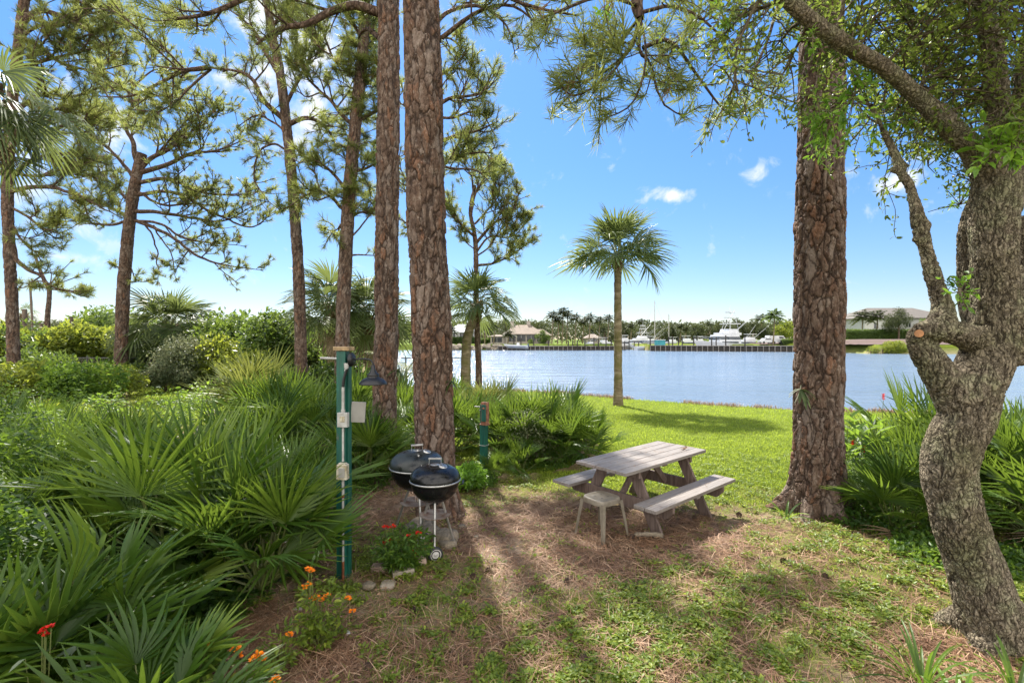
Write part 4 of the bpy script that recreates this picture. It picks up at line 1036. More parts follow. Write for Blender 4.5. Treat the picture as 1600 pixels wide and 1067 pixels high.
    v2 = v + nr * off[:, None]; me.vertices.foreach_set('co', v2.ravel().astype(np.float32))
    for k, arr in (('crack', cr * (1 - .3 * wz) + .3 * wz), ('plate', pl_)):
        a = me.attributes.new(k, 'FLOAT', 'POINT'); a.data.foreach_set('value', arr.astype(np.float32))
    me.polygons.foreach_set('use_smooth', np.ones(len(me.polygons), bool)); me.update()
    me.materials.clear(); me.materials.append(M['oak_bark']); me.name = 'trunk'
    o = bpy.data.objects.new('trunk', me); col.objects.link(o); o.parent = e
    # sawn stub
    c = MB(); p = at(1436, 521, 3.30) - b; ax_ = -(p + b - np.array([0, 0, H0])); ax_ /= np.linalg.norm(ax_)
    c.tube([p - ax_ * .05, p + ax_ * .012], [.026, .026], 20); c.build('cut_stub', M['cut_wood'], e, bevel=.002)
    # twigs and leaves
    r = np.random.RandomState(5); tw = MB(); lv = MB(); tv, tf = quadleaf(1, .46, .12, .12)
    LP = []; LD = []
    def twig(p, d, ln, rad, lvl):
        n = max(4, int(ln / .07)); q = [p]; dd = d / np.linalg.norm(d)
        for k in range(n):
            dd = dd + r.normal(size=3) * .17 + np.array([0, 0, -.045 if lvl > 0 else 0]); dd /= np.linalg.norm(dd); q.append(q[-1] + dd * ln / n)
        q = np.array(q); tw.tube(q, np.linspace(rad, max(.0022, rad * .35), len(q)), 6 if rad > .01 else 4, cap=False)
        if lvl >= 2:
            for k in range(1, len(q)):
                for j in range(4):
                    LP.append(q[k] + r.normal(size=3) * .012); LD.append((q[k] - q[k - 1]) / np.linalg.norm(q[k] - q[k - 1]) * .5 + rdir(1, r)[0] * .9)
            return
        for k in range(1, len(q)):
            for j in range(2 if lvl == 0 else 1):
                if r.rand() < (.50 if lvl == 0 else .62):
                    dr = rdir(1, r)[0] * .9 + (q[k] - q[k - 1]) / np.linalg.norm(q[k] - q[k - 1]) * .7
                    twig(q[k], dr, ln * (.42 + .25 * r.rand()) if lvl == 0 else .16 + .16 * r.rand(), rad * .5, lvl + 1)
    def tp(px, py, d, px2, py2, d2, rad=.013):
        a = at(px, py, d) - b; c_ = at(px2, py2, d2) - b; twig(a, c_ - a, np.linalg.norm(c_ - a), rad, 0)
    for a in [(1300, 55, 3.25, 1385, 10, 3.9), (1380, 105, 3.35, 1440, 20, 4.0), (1430, 148, 3.4, 1480, 60, 4.1), (1345, 85, 3.3, 1350, -30, 3.9), (1265, 30, 3.2, 1190, 60, 3.7), (1230, -5, 3.15, 1130, 20, 3.6),
              (1225, -10, 3.15, 1160, 90, 3.8), (1265, 30, 3.2, 1235, 130, 3.7), (1475, 190, 3.4, 1440, 90, 4.2), (1550, 80, 3.4, 1450, 40, 4.0), (1556, 130, 3.4, 1470, 130, 4.1), (1546, 50, 3.4, 1610, 20, 3.9),
              (1560, 190, 3.4, 1610, 130, 3.0), (1600, 200, 3.7, 1560, 60, 4.4), (1606, 120, 3.7, 1530, 180, 4.4), (1385, 215, 3.5, 1400, 150, 3.8), (1390, 112, 3.35, 1420, 190, 3.9), (1440, 160, 3.4, 1500, 130, 4.2),
              (1535, -20, 3.4, 1430, -20, 4.0), (1530, -60, 3.4, 1380, 20, 4.2), (1180, -45, 3.1, 1090, 10, 3.6), (1618, 40, 3.7, 1500, 10, 4.4), (1330, 80, 3.3, 1290, 10, 3.9), (1590, 330, 3.6, 1540, 345, 4.2),
              (1362, 165, 3.5, 1320, 130, 3.9), (1200, -20, 3.12, 1105, 130, 3.7), (1475, 190, 3.4, 1400, 215, 4.0), (1630, -60, 3.7, 1590, 60, 4.3)]:
        tp(*a)
    for k in range(10):                                          # canopy above the frame
        a = r.rand() * 6.28; p = at(1225 + 380 * r.rand(), -60 - 200 * r.rand(), 3.0 + 1.2 * r.rand()) - b
        twig(p, np.array([math.cos(a), math.sin(a) + .2, .35]), .9 + .6 * r.rand(), .02, 0)
    LP, LD = np.array(LP), np.array(LD); n = len(LP)
    keep = r.rand(n) < .80; LP, LD = LP[keep], LD[keep]; n = len(LP)
    tnt = np.clip(.45 + .25 * r.normal(size=n) + (fbm(LP * 2, 3, 3) - .47) * .9, 0, 1)
    scatter(lv, tv, tf, LP, frames(LD, np.array([0, 0, 1.]) + r.normal(size=(n, 3)) * .6), .033 + .022 * r.rand(n), tnt)
    print('oak leaves', n)
    tw.build('twigs', M['oak_twig'], e, smooth=True); lv.build('leaves', M['oak_leaf'], e)
    # fresh bright shoots sprouting from the limbs
    br = MB(); tv, tf = quadleaf(1, .40, .15, .25)
    def sprout(px, py, d, n, spread, size, up=.3, tb=0., hang=0.):
        c = at(px, py, d) - b; bs = MB()
        for k in range(n):
            dd = rdir(1, r)[0] * [1, .6, 1] + np.array([0, 0, up]); dd /= np.linalg.norm(dd); l = spread * (.4 + .7 * r.rand())
            q = np.array([c, c + dd * l * .5, c + dd * l + [0, 0, -hang * l]]); bs.tube(q, [.004, .003, .002], 4, cap=False)
            m = 9; u = .3 + .7 * r.rand(m); pos = q[0] + (q[2] - q[0]) * u[:, None] + r.normal(size=(m, 3)) * .01
            scatter(br, tv, tf, pos, frames(rdir(m, r) + dd * .8, np.array([0, 0, 1.]) + r.normal(size=(m, 3)) * .5), size * (.6 + .6 * r.rand(m)), np.clip(.5 + tb + .25 * r.normal(size=m), 0, 1))
        bs.build('shoot_stems', M['oak_twig'], e)
    sprout(1335, 150, 3.3, 16, .26, .07, .1, -.3, .4); sprout(1300, 185, 3.35, 12, .24, .06, -.5, 0, .5); sprout(1280, 170, 3.4, 8, .2, .055, -.6, 0, .3)
    sprout(1555, 235, 3.15, 9, .26, .085, .4, .0); sprout(1580, 240, 3.1, 7, .2, .085, .0, .35); sprout(1500, 455, 3.25, 8, .17, .055, .2, -.2); sprout(1590, 230, 3.1, 5, .2, .08, .2, .2)
    sprout(1270, 60, 3.1, 4, .12, .045, .2, .2); sprout(1130, 25, 3.3, 4, .1, .05, 0, .1); sprout(945, 15, 3.4, 3, .08, .045, 0, .2)
    sprout(1450, 260, 3.6, 5, .22, .04, .3, -.2); sprout(1500, 320, 3.6, 8, .2, .04, .2, -.1); sprout(1370, 190, 3.45, 7, .2, .06, -.2, -.2, .3)
    br.build('new_shoots', M['bright_leaf'], e)
oak()
# ---------------------------------------------------------------- palms
b = at(966, 632, 18.0); b[2] = gz(b[0], b[1])
palm('sabal_palm', b, at(965, 404, 18.0), .16, 2.3, 26, 'lone cabbage palm with straight mossy trunk on the bright lawn by the water', seed=21, el=(-.18, 1.5), grav=.075, dead=0, pet=.85, fr=.56)
b = at(727, 600, 19.0); b[2] = gz(b[0], b[1])
palm('sabal_palm', b, at(744, 482, 19.0), .20, 1.9, 26, 'short cabbage palm with orange boots leaning beside the small crooked pine', seed=22, el=(-.5, 1.4), grav=.12,
     trunk_pts=[(0, 0, 0), at(729, 540, 19) - b, at(736, 508, 19) - b, at(745, 478, 19) - b], dead=0)
x = (262 - 800) / F * 24; z = gz(x, 24)
palm('sabal_palm', (x, 24, z), (x + .1, 24, 2.6), .30, 2.7, 44, 'wide bushy fan palm behind the fence right of the spreading pine', seed=23, el=(-.6, 1.4), grav=.15, dead=10)
x = (520 - 800) / F * 17
palm('sabal_palm', (x, 17, gz(x, 17)), (x, 17, 3.2), .2, 1.9, 34, 'fan palm crown between the dark slender pine and the leafy pine', seed=24, el=(-.5, 1.4), grav=.1, dead=3)
x = (578 - 800) / F * 18
palm('sabal_palm', (x, 18, gz(x, 18)), (x, 18, 2.9), .2, 1.9, 30, 'fan palm crown just left of the pine beside the lamp', seed=25, el=(-.5, 1.4), grav=.1, dead=3)
palm('sabal_palm', (-7.85, 6.8, gz(-7.85, 6.8)), (-7.4, 6.7, 5.6), .17, 1.35, 22, 'large dark fan palm at the top left edge with hanging leaf tips', seed=26, el=(-.9, 1.2), grav=.30, dead=4, pet=.9)
b = at(34, 548, 38); palm('sabal_palm', (b[0], b[1], gz(b[0], b[1])), at(38, 492, 38), .2, 1.3, 14, 'tiny distant cabbage palm above the scrub among the old poles', seed=27, fans=FAN_LOW, n_side=8, group=None)
# young spiky yellow green fan palm by the left lawn
palmetto(392, 13.0, 1.55, 1, 'large yellow green fan palmetto on the left lawn edge in front of the fence', mat='palmetto_leaf_yellow', cat='palmetto', group='saw palmettos')

# ---------------------------------------------------------------- saw palmettos
PM = [
 # px, d, scale, kind, label
 (292, 4.3, 1.27, 0, 'largest dark saw palmetto, upright fans in the middle of the left thicket'),
 (388, 4.1, .98, 3, 'saw palmetto whose long blades brush the green lamp post from the left'),
 (205, 5.2, 1.10, 2, 'dark saw palmetto just behind and left of the largest one'),
 (360, 5.3, .85, 4, 'saw palmetto behind the gap between the largest one and the lamp post'),
 (150, 2.85, .85, 6, 'nearest broad bladed saw palmetto with fans spreading right at lower left'),
 (20, 2.5, .80, 5, 'saw palmetto fan filling the bottom left corner'),
 (205, 2.4, .62, 8, 'low saw palmetto at the bottom edge beside the orange flowers'),
 (10, 5.6, .75, 2, 'saw palmetto half cut by the left edge below the fence'),
 (120, 6.2, .72, 0, 'saw palmetto in the ground cover below the broad pine'),
 (85, 4.9, .72, 3, 'half buried saw palmetto amid bright vines near the left edge'),
 (25, 7.4, .85, 1, 'saw palmetto in front of the yellow scrub at far left'),
 (165, 8.6, .80, 4, 'small saw palmetto below the foot of the broad pine'),
 (70, 9.8, .95, 2, 'saw palmetto close to the chain link fence'),
 (150, 4.6, .70, 1, 'low saw palmetto between the vines and the large dark fans'),
 (40, 6.0, .95, 4, 'broad saw palmetto rising out of the vines near the left edge'),
 (105, 7.6, 1.0, 2, 'saw palmetto in the middle of the vine patch below the small bent pine'),
 (190, 6.6, .95, 3, 'saw palmetto left behind the largest dark one'),
 (-15, 7.8, 1.1, 0, 'saw palmetto cut by the left edge under the yellow scrub'),
 (-20, 4.0, .7, 0, 'saw palmetto just entering at the left edge'),
 (405, 7.4, .98, 1, 'grey green saw palmetto with hanging blades left of the lamp post'),
 (462, 6.2, .92, 2, 'saw palmetto directly left of the lamp arm stub'),
 (470, 8.2, 1.25, 4, 'saw palmetto with drooping fans behind the lamp post'),
 (505, 9.4, 1.2, 0, 'saw palmetto seen between lamp post and the pine behind it'),
 (560, 7.6, 1.0, 3, 'saw palmetto under the barn lamp, right of the green post'),
 (545, 10.5, 1.3, 1, 'tall saw palmetto behind the barn lamp'),
 (640, 9.3, 1.0, 2, 'saw palmetto in the gap between the two big pine trunks'),
 (632, 11.5, 1.2, 4, 'far saw palmetto in the gap between the two big pine trunks'),
 (440, 11, 1.3, 3, 'saw palmetto at the foot of the dark slender pine'),
 (722, 9.6, 1.05, 0, 'saw palmetto against the right side of the thickest pine'),
 (775, 10.4, 1.0, 2, 'saw palmetto behind the small green utility post'),
 (800, 8.9, .95, 3, 'saw palmetto just right of the small green utility post'),
 (845, 9.4, 1.1, 1, 'tallest saw palmetto of the clump left of the picnic table'),
 (868, 8.6, .90, 4, 'dense dark saw palmetto low in the clump left of the picnic table'),
 (918, 8.9, .80, 0, 'saw palmetto fan at the right end of the clump, over the lawn'),
 (880, 10.2, .95, 3, 'saw palmetto at the back of the clump near the water'),
 (815, 8.0, .50, 4, 'small saw palmetto seedling at the foot of the clump'),
 (775, 7.7, .42, 2, 'tiny saw palmetto seedling beside the utility post base'),
 (760, 12.0, 1.05, 1, 'saw palmetto at the feet of the cabbage palm and small pine'),
 (700, 13.0, 1.1, 3, 'saw palmetto near the shore behind the thickest pine'),
 (1405, 5.6, .82, 1, 'saw palmetto between the right pine and the oak trunk'),
 (1440, 6.3, .95, 0, 'saw palmetto left behind the oak trunk'),
 (1395, 8.0, .95, 2, 'saw palmetto by the water seen above the red flowers'),
 (1455, 8.2, 1.25, 4, 'tall saw palmetto with stiff blades against the water, left of the oak'),
 (1580, 5.4, 1.10, 3, 'saw palmetto right of the oak trunk with long arching blades'),
 (1640, 5.0, 1.2, 0, 'saw palmetto cut by the right edge'),
 (1620, 6.9, 1.25, 2, 'saw palmetto at the right edge against the water'),
 (1560, 7.2, 1.1, 1, 'saw palmetto just behind the oak trunk on its right'),
 (1500, 6.0, .9, 4, 'saw palmetto hidden mostly behind the oak trunk'),
]
for k, (px, d, s, kd, lb) in enumerate(PM):
    palmetto(px, d, s, kd, lb, mat='palmetto_leaf_yellow' if 'feet of the cabbage' in lb else None)

# leafy ground cover of the left thicket and foot vegetation
def undergrowth():
    r = np.random.RandomState(31); n = 90000
    x, y = patch_points(n, 2.3, 20, -80, 500, 1.4, r)
    edge = np.interp(y, [2, 2.6, 3.4, 4.3, 6, 9, 12, 13.5, 20], [-1.35, -1.7, -2.0, -1.95, -2.0, -2.4, -5.5, -10.8, -16.2])
    m = (x < edge - .25 * r.rand(n)) & ~((lawn_mask(x, y) > .3) & (y > 10)); x, y = x[m], y[m]; n = len(x)
    hh = (.05 + 1.6 * sstep(.25, .75, noise2(x, y, 1.5, 3, 55)) * .75) * np.clip((np.interp(y, [2, 2.6, 3.4, 4.3, 6, 9, 12, 13.5, 20], [-1.35, -1.7, -2.0, -1.95, -2.0, -2.4, -5.5, -10.8, -16.2]) - x) / 1.6, .12, 1)
    z = ground_z(x, y) + hh * (1 - .5 * r.rand(n) ** 2) + .03
    mb = MB(); tv, tf = quadleaf(1, .55, .12, .2)
    fw = rdir(n, r); fw[:, 2] = fw[:, 2] * .5; up = np.array([0, -.25, 1.]) + .55 * r.normal(size=(n, 3))
    t = np.clip(.36 + (noise2(x, y, 2.2, 4, 66) - .47) * 2.6 + .26 * r.normal(size=n) + .03 * (y - 6), 0, 1)
    scatter(mb, tv, tf, np.stack([x, y, z], 1), frames(fw, up), (.028 + .045 * r.rand(n) ** 1.5) * (1 + .06 * y), t)
    tag(mb.build('ground_cover', M['ground_leaf']), 'bright leafy vines covering the ground of the left thicket', 'ground cover', kind='stuff')
    # right hand bed and foot of the clump
    mb = MB()
    for (cx, cy, rx, ry, nn, hgt) in [(4.7, 5.9, .9, .8, 5000, .4), (6.6, 6.2, 1.6, 1.1, 6000, .45), (4.4, 4.7, .6, .55, 2600, .16), (.55, 8.9, 1.1, .8, 3800, .35), (-.55, 7.6, .35, .5, 1500, .28), (5.6, 4.6, 1.1, .5, 2500, .2), (-2.4, 7.6, .5, .9, 2200, .22)]:
        a = r.rand(nn) * 6.28; q = np.sqrt(r.rand(nn)); x = cx + rx * q * np.cos(a); y = cy + ry * q * np.sin(a)
        z = ground_z(x, y) + hgt * r.rand(nn) * (1 - q ** 2) + .03
        fw = rdir(nn, r); up = np.array([0, -.2, 1.]) + .6 * r.normal(size=(nn, 3))
        scatter(mb, tv, tf, np.stack([x, y, z], 1), frames(fw, up), .03 + .045 * r.rand(nn), np.clip(.4 + .22 * r.normal(size=nn) + (noise2(x, y, 3, 3, 6) - .47), 0, 1))
    tag(mb.build('ground_cover', M['ground_leaf']), 'leafy ground cover at the feet of palmettos around the clearing', 'ground cover', kind='stuff')
undergrowth()

# ---------------------------------------------------------------- shrubs of the middle distance
SH = [
 # name, px, py, d, w, h, n, leaf, mat, label, seed, kwargs
 ('sea_grape', 40, 0, 27, 9.5, 3.7, 11000, .26, 'bush_leaf_yellow', 'sunlit yellow green coastal scrub behind the fence at the left edge', 1, {}),
 ('sea_grape', 130, 0, 28, 7.5, 3.8, 9000, .26, 'bush_leaf_yellow', 'yellow green scrub behind the fence left of the spreading pine', 2, {}),
 ('shrub', 175, 0, 33, 6.5, 5.4, 6000, .28, 'bush_leaf', 'taller green bush peeping out left of the spreading pine trunk', 3, {}),
 ('shrub', 225, 0, 23.5, 3.0, 2.0, 3500, .18, 'bush_leaf', 'dark green bush at the fence just right of the spreading pine', 4, dict(tb=-.25)),
 ('vine_mound', 290, 0, 20.5, 2.5, 2.6, 7000, .11, 'vine_leaf_grey', 'tall mound of greyish vines in front of the wide fan palm', 5, dict(cat='bush', lobes=11)),
 ('vine_mound', 262, 0, 19.5, 2.0, 1.35, 4500, .11, 'vine_leaf_grey', 'lower mound of greyish vines at the left lawn', 6, dict(cat='bush')),
 ('sea_grape', 372, 0, 24, 5.4, 4.3, 6500, .22, 'bush_leaf', 'round leaved sea grape bush right of the wide fan palm', 7, {}),
 ('sea_grape', 340, 0, 21, 2.6, 2.6, 3000, .20, 'bush_leaf_yellow', 'yellowish bush tucked right of the vine mounds', 8, {}),
 ('sea_grape', 432, 0, 19, 2.8, 3.6, 4500, .19, 'bush_leaf', 'dark green bush left of the dark slender pine', 9, {}),
 ('shrub', 405, 0, 17, 2.6, 1.9, 3500, .16, 'bush_leaf_yellow', 'sunlit bush behind the yellow green fan palmetto', 10, {}),
 ('shrub', 500, 0, 14.5, 2.4, 1.9, 3500, .15, 'bush_leaf', 'dark bush behind the top of the lamp post', 11, dict(tb=-.2)),
 ('shrub', 585, 0, 15.5, 1.8, 1.7, 2500, .15, 'bush_leaf', 'bush behind the barn lamp left of the water view', 12, dict(tb=-.1)),
 ('shrub', 470, 0, 22, 5.0, 3.2, 4500, .22, 'bush_leaf', 'broad bush behind the slender pine trunks', 13, {}),
 ('shrub', 10, 0, 15, 3.4, 1.8, 4500, .15, 'bush_leaf_yellow', 'bush before the fence at the left edge', 14, dict(tb=.1)),
 ('shrub', 118, 0, 15.5, 3.2, 1.7, 4500, .13, 'ground_leaf', 'low leafy bush before the fence under the old pole', 15, dict(tb=.1)),
 ('shrub', 560, 0, 30, 6.0, 4.2, 4500, .28, 'bush_leaf', 'distant green bush glimpsed between the leafy pine and the next trunk', 16, {}),
 ('shrub', -90, 0, 24, 8, 4.2, 4500, .25, 'bush_leaf', 'scrub just past the left edge behind the fence', 17, {}),
 ('shrub', 822, 0, 8.6, .95, 1.15, 2600, .045, 'vine_leaf_grey', 'yellowish dry vine tangle in the clump left of the picnic table', 18, dict(tb=.1)),
 ('fern', 733, 0, 7.1, .75, .42, 2600, .055, 'bright_leaf', 'bright lime green fern patch right of the thickest pine trunk', 19, dict(cat='fern', tmpl=None)),
 ('spider_plant', 577, 0, 8.1, .7, .55, 1500, .11, 'ground_leaf', 'grassy leaved plant at the foot of the second big pine', 20, dict(cat='plant')),
 ('shrub', 35, 0, 6.3, 1.3, .75, 2600, .06, 'ground_leaf', 'low bright leafy bush at the left edge among the vines', 31, {}),
 ('shrub', 130, 0, 7.6, 1.5, .7, 2800, .065, 'ground_leaf', 'low bright leafy bush in the vines below the broad pine', 32, dict(tb=.12)),
 ('shrub', 200, 0, 9.8, 1.6, .75, 2400, .08, 'bush_leaf_yellow', 'yellowish low bush at the corner of the left lawn', 33, {}),
 ('shrub', 60, 0, 10.5, 2.0, 1.0, 2800, .085, 'bush_leaf_yellow', 'yellow green bush in front of the fence at far left', 34, {}),
 ('shrub', 20, 0, 3.9, .8, .75, 1500, .05, 'ground_leaf', 'bushy bright vine clump at the left edge, nearer the camera', 35, {}),
 ('shrub', 165, 0, 17.5, 2.6, 1.5, 3500, .13, 'bush_leaf_yellow', 'small yellowish bush left of the foot of the broad pine', 36, {}),
 ('shrub', 60, 0, 19, 4.0, 1.9, 5000, .16, 'bush_leaf', 'dark green bush against the fence under the tiny distant palm', 37, {}),
 ('shrub', 215, 0, 21.8, 1.8, 1.3, 2200, .13, 'bush_leaf', 'low dark bush at the fence behind the foot of the broad pine', 38, dict(tb=-.2)),
]
for (nm, px, _, d, w, h, n, lf, mt, lb, sd, kw) in SH:
    kw = dict(kw); cat = kw.pop('cat', 'bush')
    shrub(nm, px, 0, d, w, h, n, lf, mt, lb, cat, sd, tmpl=kw.pop('tmpl', LEAF6 if d < 9 else KITE), **kw)
# areca like fronds between the two big trunks
def pinnate(mb, p0, d, L, droop, nl, ll, r, w=.03, tb=0., stem=None):
    d = np.asarray(d, float); d /= np.linalg.norm(d); u = np.linspace(0, 1, 12)
    q = np.array(p0) + d * L * u[:, None] + np.array([0, 0, -droop * L]) * (u ** 2)[:, None]
    if stem is not None: stem.tube(q, np.linspace(.02, .005, 12) * max(1, L / 2), 5, cap=False)
    k = np.linspace(.12, .99, nl); pos = np.array([np.interp(k, u, q[:, i]) for i in range(3)]).T
    T = np.gradient(pos, axis=0); T /= np.linalg.norm(T, axis=1)[:, None]; side = np.cross(T, [0, 0, 1.]); side /= np.linalg.norm(side, axis=1)[:, None] + 1e-9
    tv, tf = kite(1, w / ll * 1.0, .02)
    for s in (-1, 1):
        fw = side * s + T * .55 + np.array([0, 0, -.35]) + .12 * r.normal(size=(nl, 3)); up = np.array([0, 0, 1.]) + .2 * r.normal(size=(nl, 3))
        scatter(mb, tv, tf, pos, frames(fw, up), ll * (1 - .55 * np.abs(2 * k - .9) ** 1.5) * (.85 + .3 * r.rand(nl)), np.clip(.5 + tb + .18 * r.normal(size=nl), 0, 1))
def areca(px, d, top, n, L, label, seed, mat='palmetto_leaf_yellow'):
    r = np.random.RandomState(seed); x = (px - 800) / F * d; z = gz(x, d); e = empty('areca_palm', (x, d, z), 0, label, 'palm tree')
    lf, st = MB(), MB()
    for k in range(n):
        a = k * 2.4; p0 = np.array([.15 * math.cos(a), .15 * math.sin(a), top * (.35 + .3 * r.rand())])
        st.tube([(p0[0] * .4, p0[1] * .4, 0), p0], [.03, .022], 5, cap=False)
        pinnate(lf, p0, (math.cos(a) * .6, math.sin(a) * .6, .9), L * (.8 + .3 * r.rand()), .45, 26, .34, r, .035, .05, st)
    lf.build('fronds', M[mat], e); st.build('stems', M['palmetto_stem'], e)
areca(628, 14, 2.2, 11, 1.5, 'feathery yellow green palm in the gap between the two big pines', 51)
areca(1330, 6.6, .2, 5, .55, 'low feathery sprout at the foot of the right pine', 52, 'ground_leaf')

# strap leaved plants ------------------------------------------------
def strap_plant(name, px, d, n, L, w, label, seed, mat='ground_leaf', cat='plant', el=(.5, 1.45), droop=.7, tb=0., flowers=None, zoff=0.):
    r = np.random.RandomState(seed); x = (px - 800) / F * d; e = empty(name, (x, d, gz(x, d) + zoff), 0, label, cat); mb = MB()
    for k in range(n):
        a = k * 2.4 + r.rand() * .6; t0 = el[0] + (el[1] - el[0]) * r.rand(); l = L * (.65 + .5 * r.rand()); m = 9; u = np.linspace(0, 1, m)
        h = np.array([math.cos(a), math.sin(a), 0]); s = np.array([-math.sin(a), math.cos(a), 0])
        c = h * (.02 + math.cos(t0) * l * u[:, None] + .15 * l * (u ** 2)[:, None]) + np.array([0, 0, 1.]) * (math.sin(t0) * l * u - droop * l * u ** 2.2 * math.cos(t0 * .7) * .6)[:, None]
        ww = w * (.5 + .5 * np.minimum(1, u * 4)) * np.sqrt(np.clip(1 - u ** 2.5, 0, 1)) + .001
        v = np.stack([c - s * ww[:, None] / 2 + [0, 0, .2 * w], c, c + s * ww[:, None] / 2 + [0, 0, .2 * w]], 1).reshape(-1, 3)
        mb.add(v, grid_faces(m, 3), np.clip(.5 + tb + .2 * r.normal(), 0, 1))
    mb.build('leaves', M[mat], e); return e
strap_plant('spider_plant', 1442, 2.95, 24, .46, .018, 'narrow arching grassy leaved plant at the bottom edge near the oak base', 61)
strap_plant('spider_plant', 1500, 2.72, 18, .32, .032, 'pale broad arching leaved plant at the bottom edge under the oak', 62, 'bright_leaf')
strap_plant('spider_plant', 1590, 2.85, 14, .44, .028, 'strap leaved plant at the lower right corner', 63)
strap_plant('spider_plant', 1228, 6.0, 9, .35, .03, 'few strap leaves at the left side of the right pine foot', 64)
# ginger with red bracts beside the right pine
def ginger(px, d, n, h, label, seed, fl):
    r = np.random.RandomState(seed); x = (px - 800) / F * d; e = empty('ginger_plant', (x, d, gz(x, d)), 0, label, 'flowering plant', 'ginger plants'); lf, st = MB(), MB()
    tv, tf = quadleaf(1, .24, .25, .25)
    for k in range(n):
        bx, by = r.normal(size=2) * .16; hh = h * (.6 + .5 * r.rand()); top = np.array([bx + .1 * r.normal(), by + .1 * r.normal(), hh])
        st.tube([(bx, by, 0), (top + [bx, by, 0]) / 2, top], [.009, .008, .005], 5, cap=False); m = 9
        u = np.linspace(.25, 1, m); pos = np.array([bx, by, 0]) + (top - [bx, by, 0]) * u[:, None]; a = np.arange(m) * math.pi + r.rand() * 6 + r.normal(size=m) * .3
        fw = np.stack([np.cos(a), np.sin(a), .9 + .4 * r.rand(m)], 1); up = np.stack([-np.cos(a), -np.sin(a), 1 + 0 * a], 1)
        scatter(lf, tv, tf, pos, frames(fw, up), .24 + .10 * r.rand(m), np.clip(.5 + .2 * r.normal(size=m), 0, 1))
    lf.build('leaves', M['ground_leaf'], e); st.build('stems', M['palmetto_stem'], e)
    for (ox, oz, s) in fl:
        f = MB(); kv, kf = kite(1, .5, .15); m = 16; a = np.arange(m) * 2.4
        pos = np.stack([0 * a, 0 * a, np.linspace(0, .09, m) * s], 1); fw = np.stack([np.cos(a), np.sin(a), .9 + 0 * a], 1)
        scatter(f, kv, kf, pos + [ox, 0, oz], frames(fw, np.stack([-np.cos(a), -np.sin(a), 1 + 0 * a], 1)), .045 * s, .4 + .3 * r.rand(m)); f.build('flower', M['petal_red'], e)
        g = MB(); g.tube([(ox * .6, 0, 0), (ox, 0, oz)], [.006, .004], 5); g.build('flower_stalk', M['palmetto_stem'], e)
ginger(1338, 6.7, 12, .95, 'broad leaved ginger with small red blooms beside the right pine trunk', 71, [(-.05, .75, 1), (.1, .68, 1)])
ginger(1360, 7.4, 10, 1.0, 'broad leaved ginger behind, with one tall red bloom against the lawn', 72, [(.2, 1.3, .95)])

# flowering herbs: crossandra and pentas
def flower_bush(name, px, d, w, h, nl, leaf, label, seed, flowers, pet='petal_orange', lmat='weed_leaf', fs=.02, group=None, cat='flowering plant'):
    """flowers: list of (px, py) heads, or a number"""
    r = np.random.RandomState(seed); x = (px - 800) / F * d; z = gz(x, d); base = np.array([x, d, z]); e = empty(name, base, 0, label, cat, group)
    lf, st = MB(), MB(); tv, tf = quadleaf(1, .42, .12, .18)
    n = nl; q = np.sqrt(r.rand(n)); a = r.rand(n) * 6.28; hh = r.rand(n)
    pos = np.stack([w / 2 * q * np.cos(a) * (.5 + .5 * hh), w / 2 * q * np.sin(a) * (.5 + .5 * hh), h * (.1 + .9 * hh * (1 - .45 * q ** 2))], 1)
    fw = np.stack([np.cos(a) + .6 * r.normal(size=n), np.sin(a) + .6 * r.normal(size=n), .2 + .5 * r.normal(size=n)], 1)
    scatter(lf, tv, tf, pos, frames(fw, np.array([0, 0, 1.]) + .45 * r.normal(size=(n, 3))), leaf * (.6 + .7 * r.rand(n)), np.clip(.4 + .25 * r.normal(size=n), 0, 1))
    for k in range(12):
        p = pos[r.randint(n)]; st.tube([(0, 0, 0), p * .5 + [0, 0, .03], p], [.005, .004, .002], 4, cap=False)
    kv, kf = kite(1, .8, .1)
    for (fx, fy) in flowers:
        p = at(fx, fy, d) - base; m = 22; f = MB(); dd = rdir(m, r); dd[:, 2] = np.abs(dd[:, 2]) * .6
        scatter(f, kv, kf, p + dd * fs * .5, frames(dd, np.array([0, -.5, 1.]) + .5 * r.normal(size=(m, 3))), fs * (.7 + .5 * r.rand(m)), r.rand(m)); f.build('flower', M[pet], e)
        st.tube([(p[0] * .4, p[1] * .4, h * .2), p - [0, 0, .01]], [.004, .003], 4, cap=False)
    lf.build('leaves', M[lmat], e); st.build('stems', M['palmetto_stem'], e); return e
flower_bush('pentas_bush', 628, 4.45, .60, .40, 1700, .048, 'small bush with red flower heads in front of the kettle grills', 81, [(602, 824), (613, 823), (607, 845), (598, 850), (638, 838), (646, 862), (654, 834)], 'petal_red', 'ground_leaf', .026)
flower_bush('crossandra', 500, 3.35, .34, .50, 420, .05, 'orange flowered plant in front of the lamp post, with the cluster of big blooms', 82, [(481, 889), (486, 892), (482, 913), (476, 917), (488, 936), (495, 933), (502, 938), (512, 931), (543, 935), (550, 955)], group='orange flowered plants')
flower_bush('crossandra', 440, 3.1, .30, .30, 260, .045, 'sparse low plant with one tiny orange bloom left of the clearing', 83, [(452, 992)], group='orange flowered plants')
flower_bush('crossandra', 378, 2.75, .55, .22, 420, .04, 'low orange flowered plants at the bottom edge right of the nearest palmetto', 84, [(331, 1005), (368, 1014), (403, 1022), (410, 1028), (372, 1024), (396, 1030), (430, 1062), (263, 1047)], group='orange flowered plants', fs=.022)
flower_bush('milkweed', 62, 2.3, .36, .75, 60, .09, 'grey leaved milkweed with red and orange flower head at lower left', 85, [(70, 982), (80, 978), (72, 992), (66, 988)], 'petal_red', 'grey_leaf', .013)
flower_bush('crossandra', 498, 3.3, .28, .25, 200, .05, 'leafy plant without blooms below the orange cluster', 86, [], group='orange flowered plants')

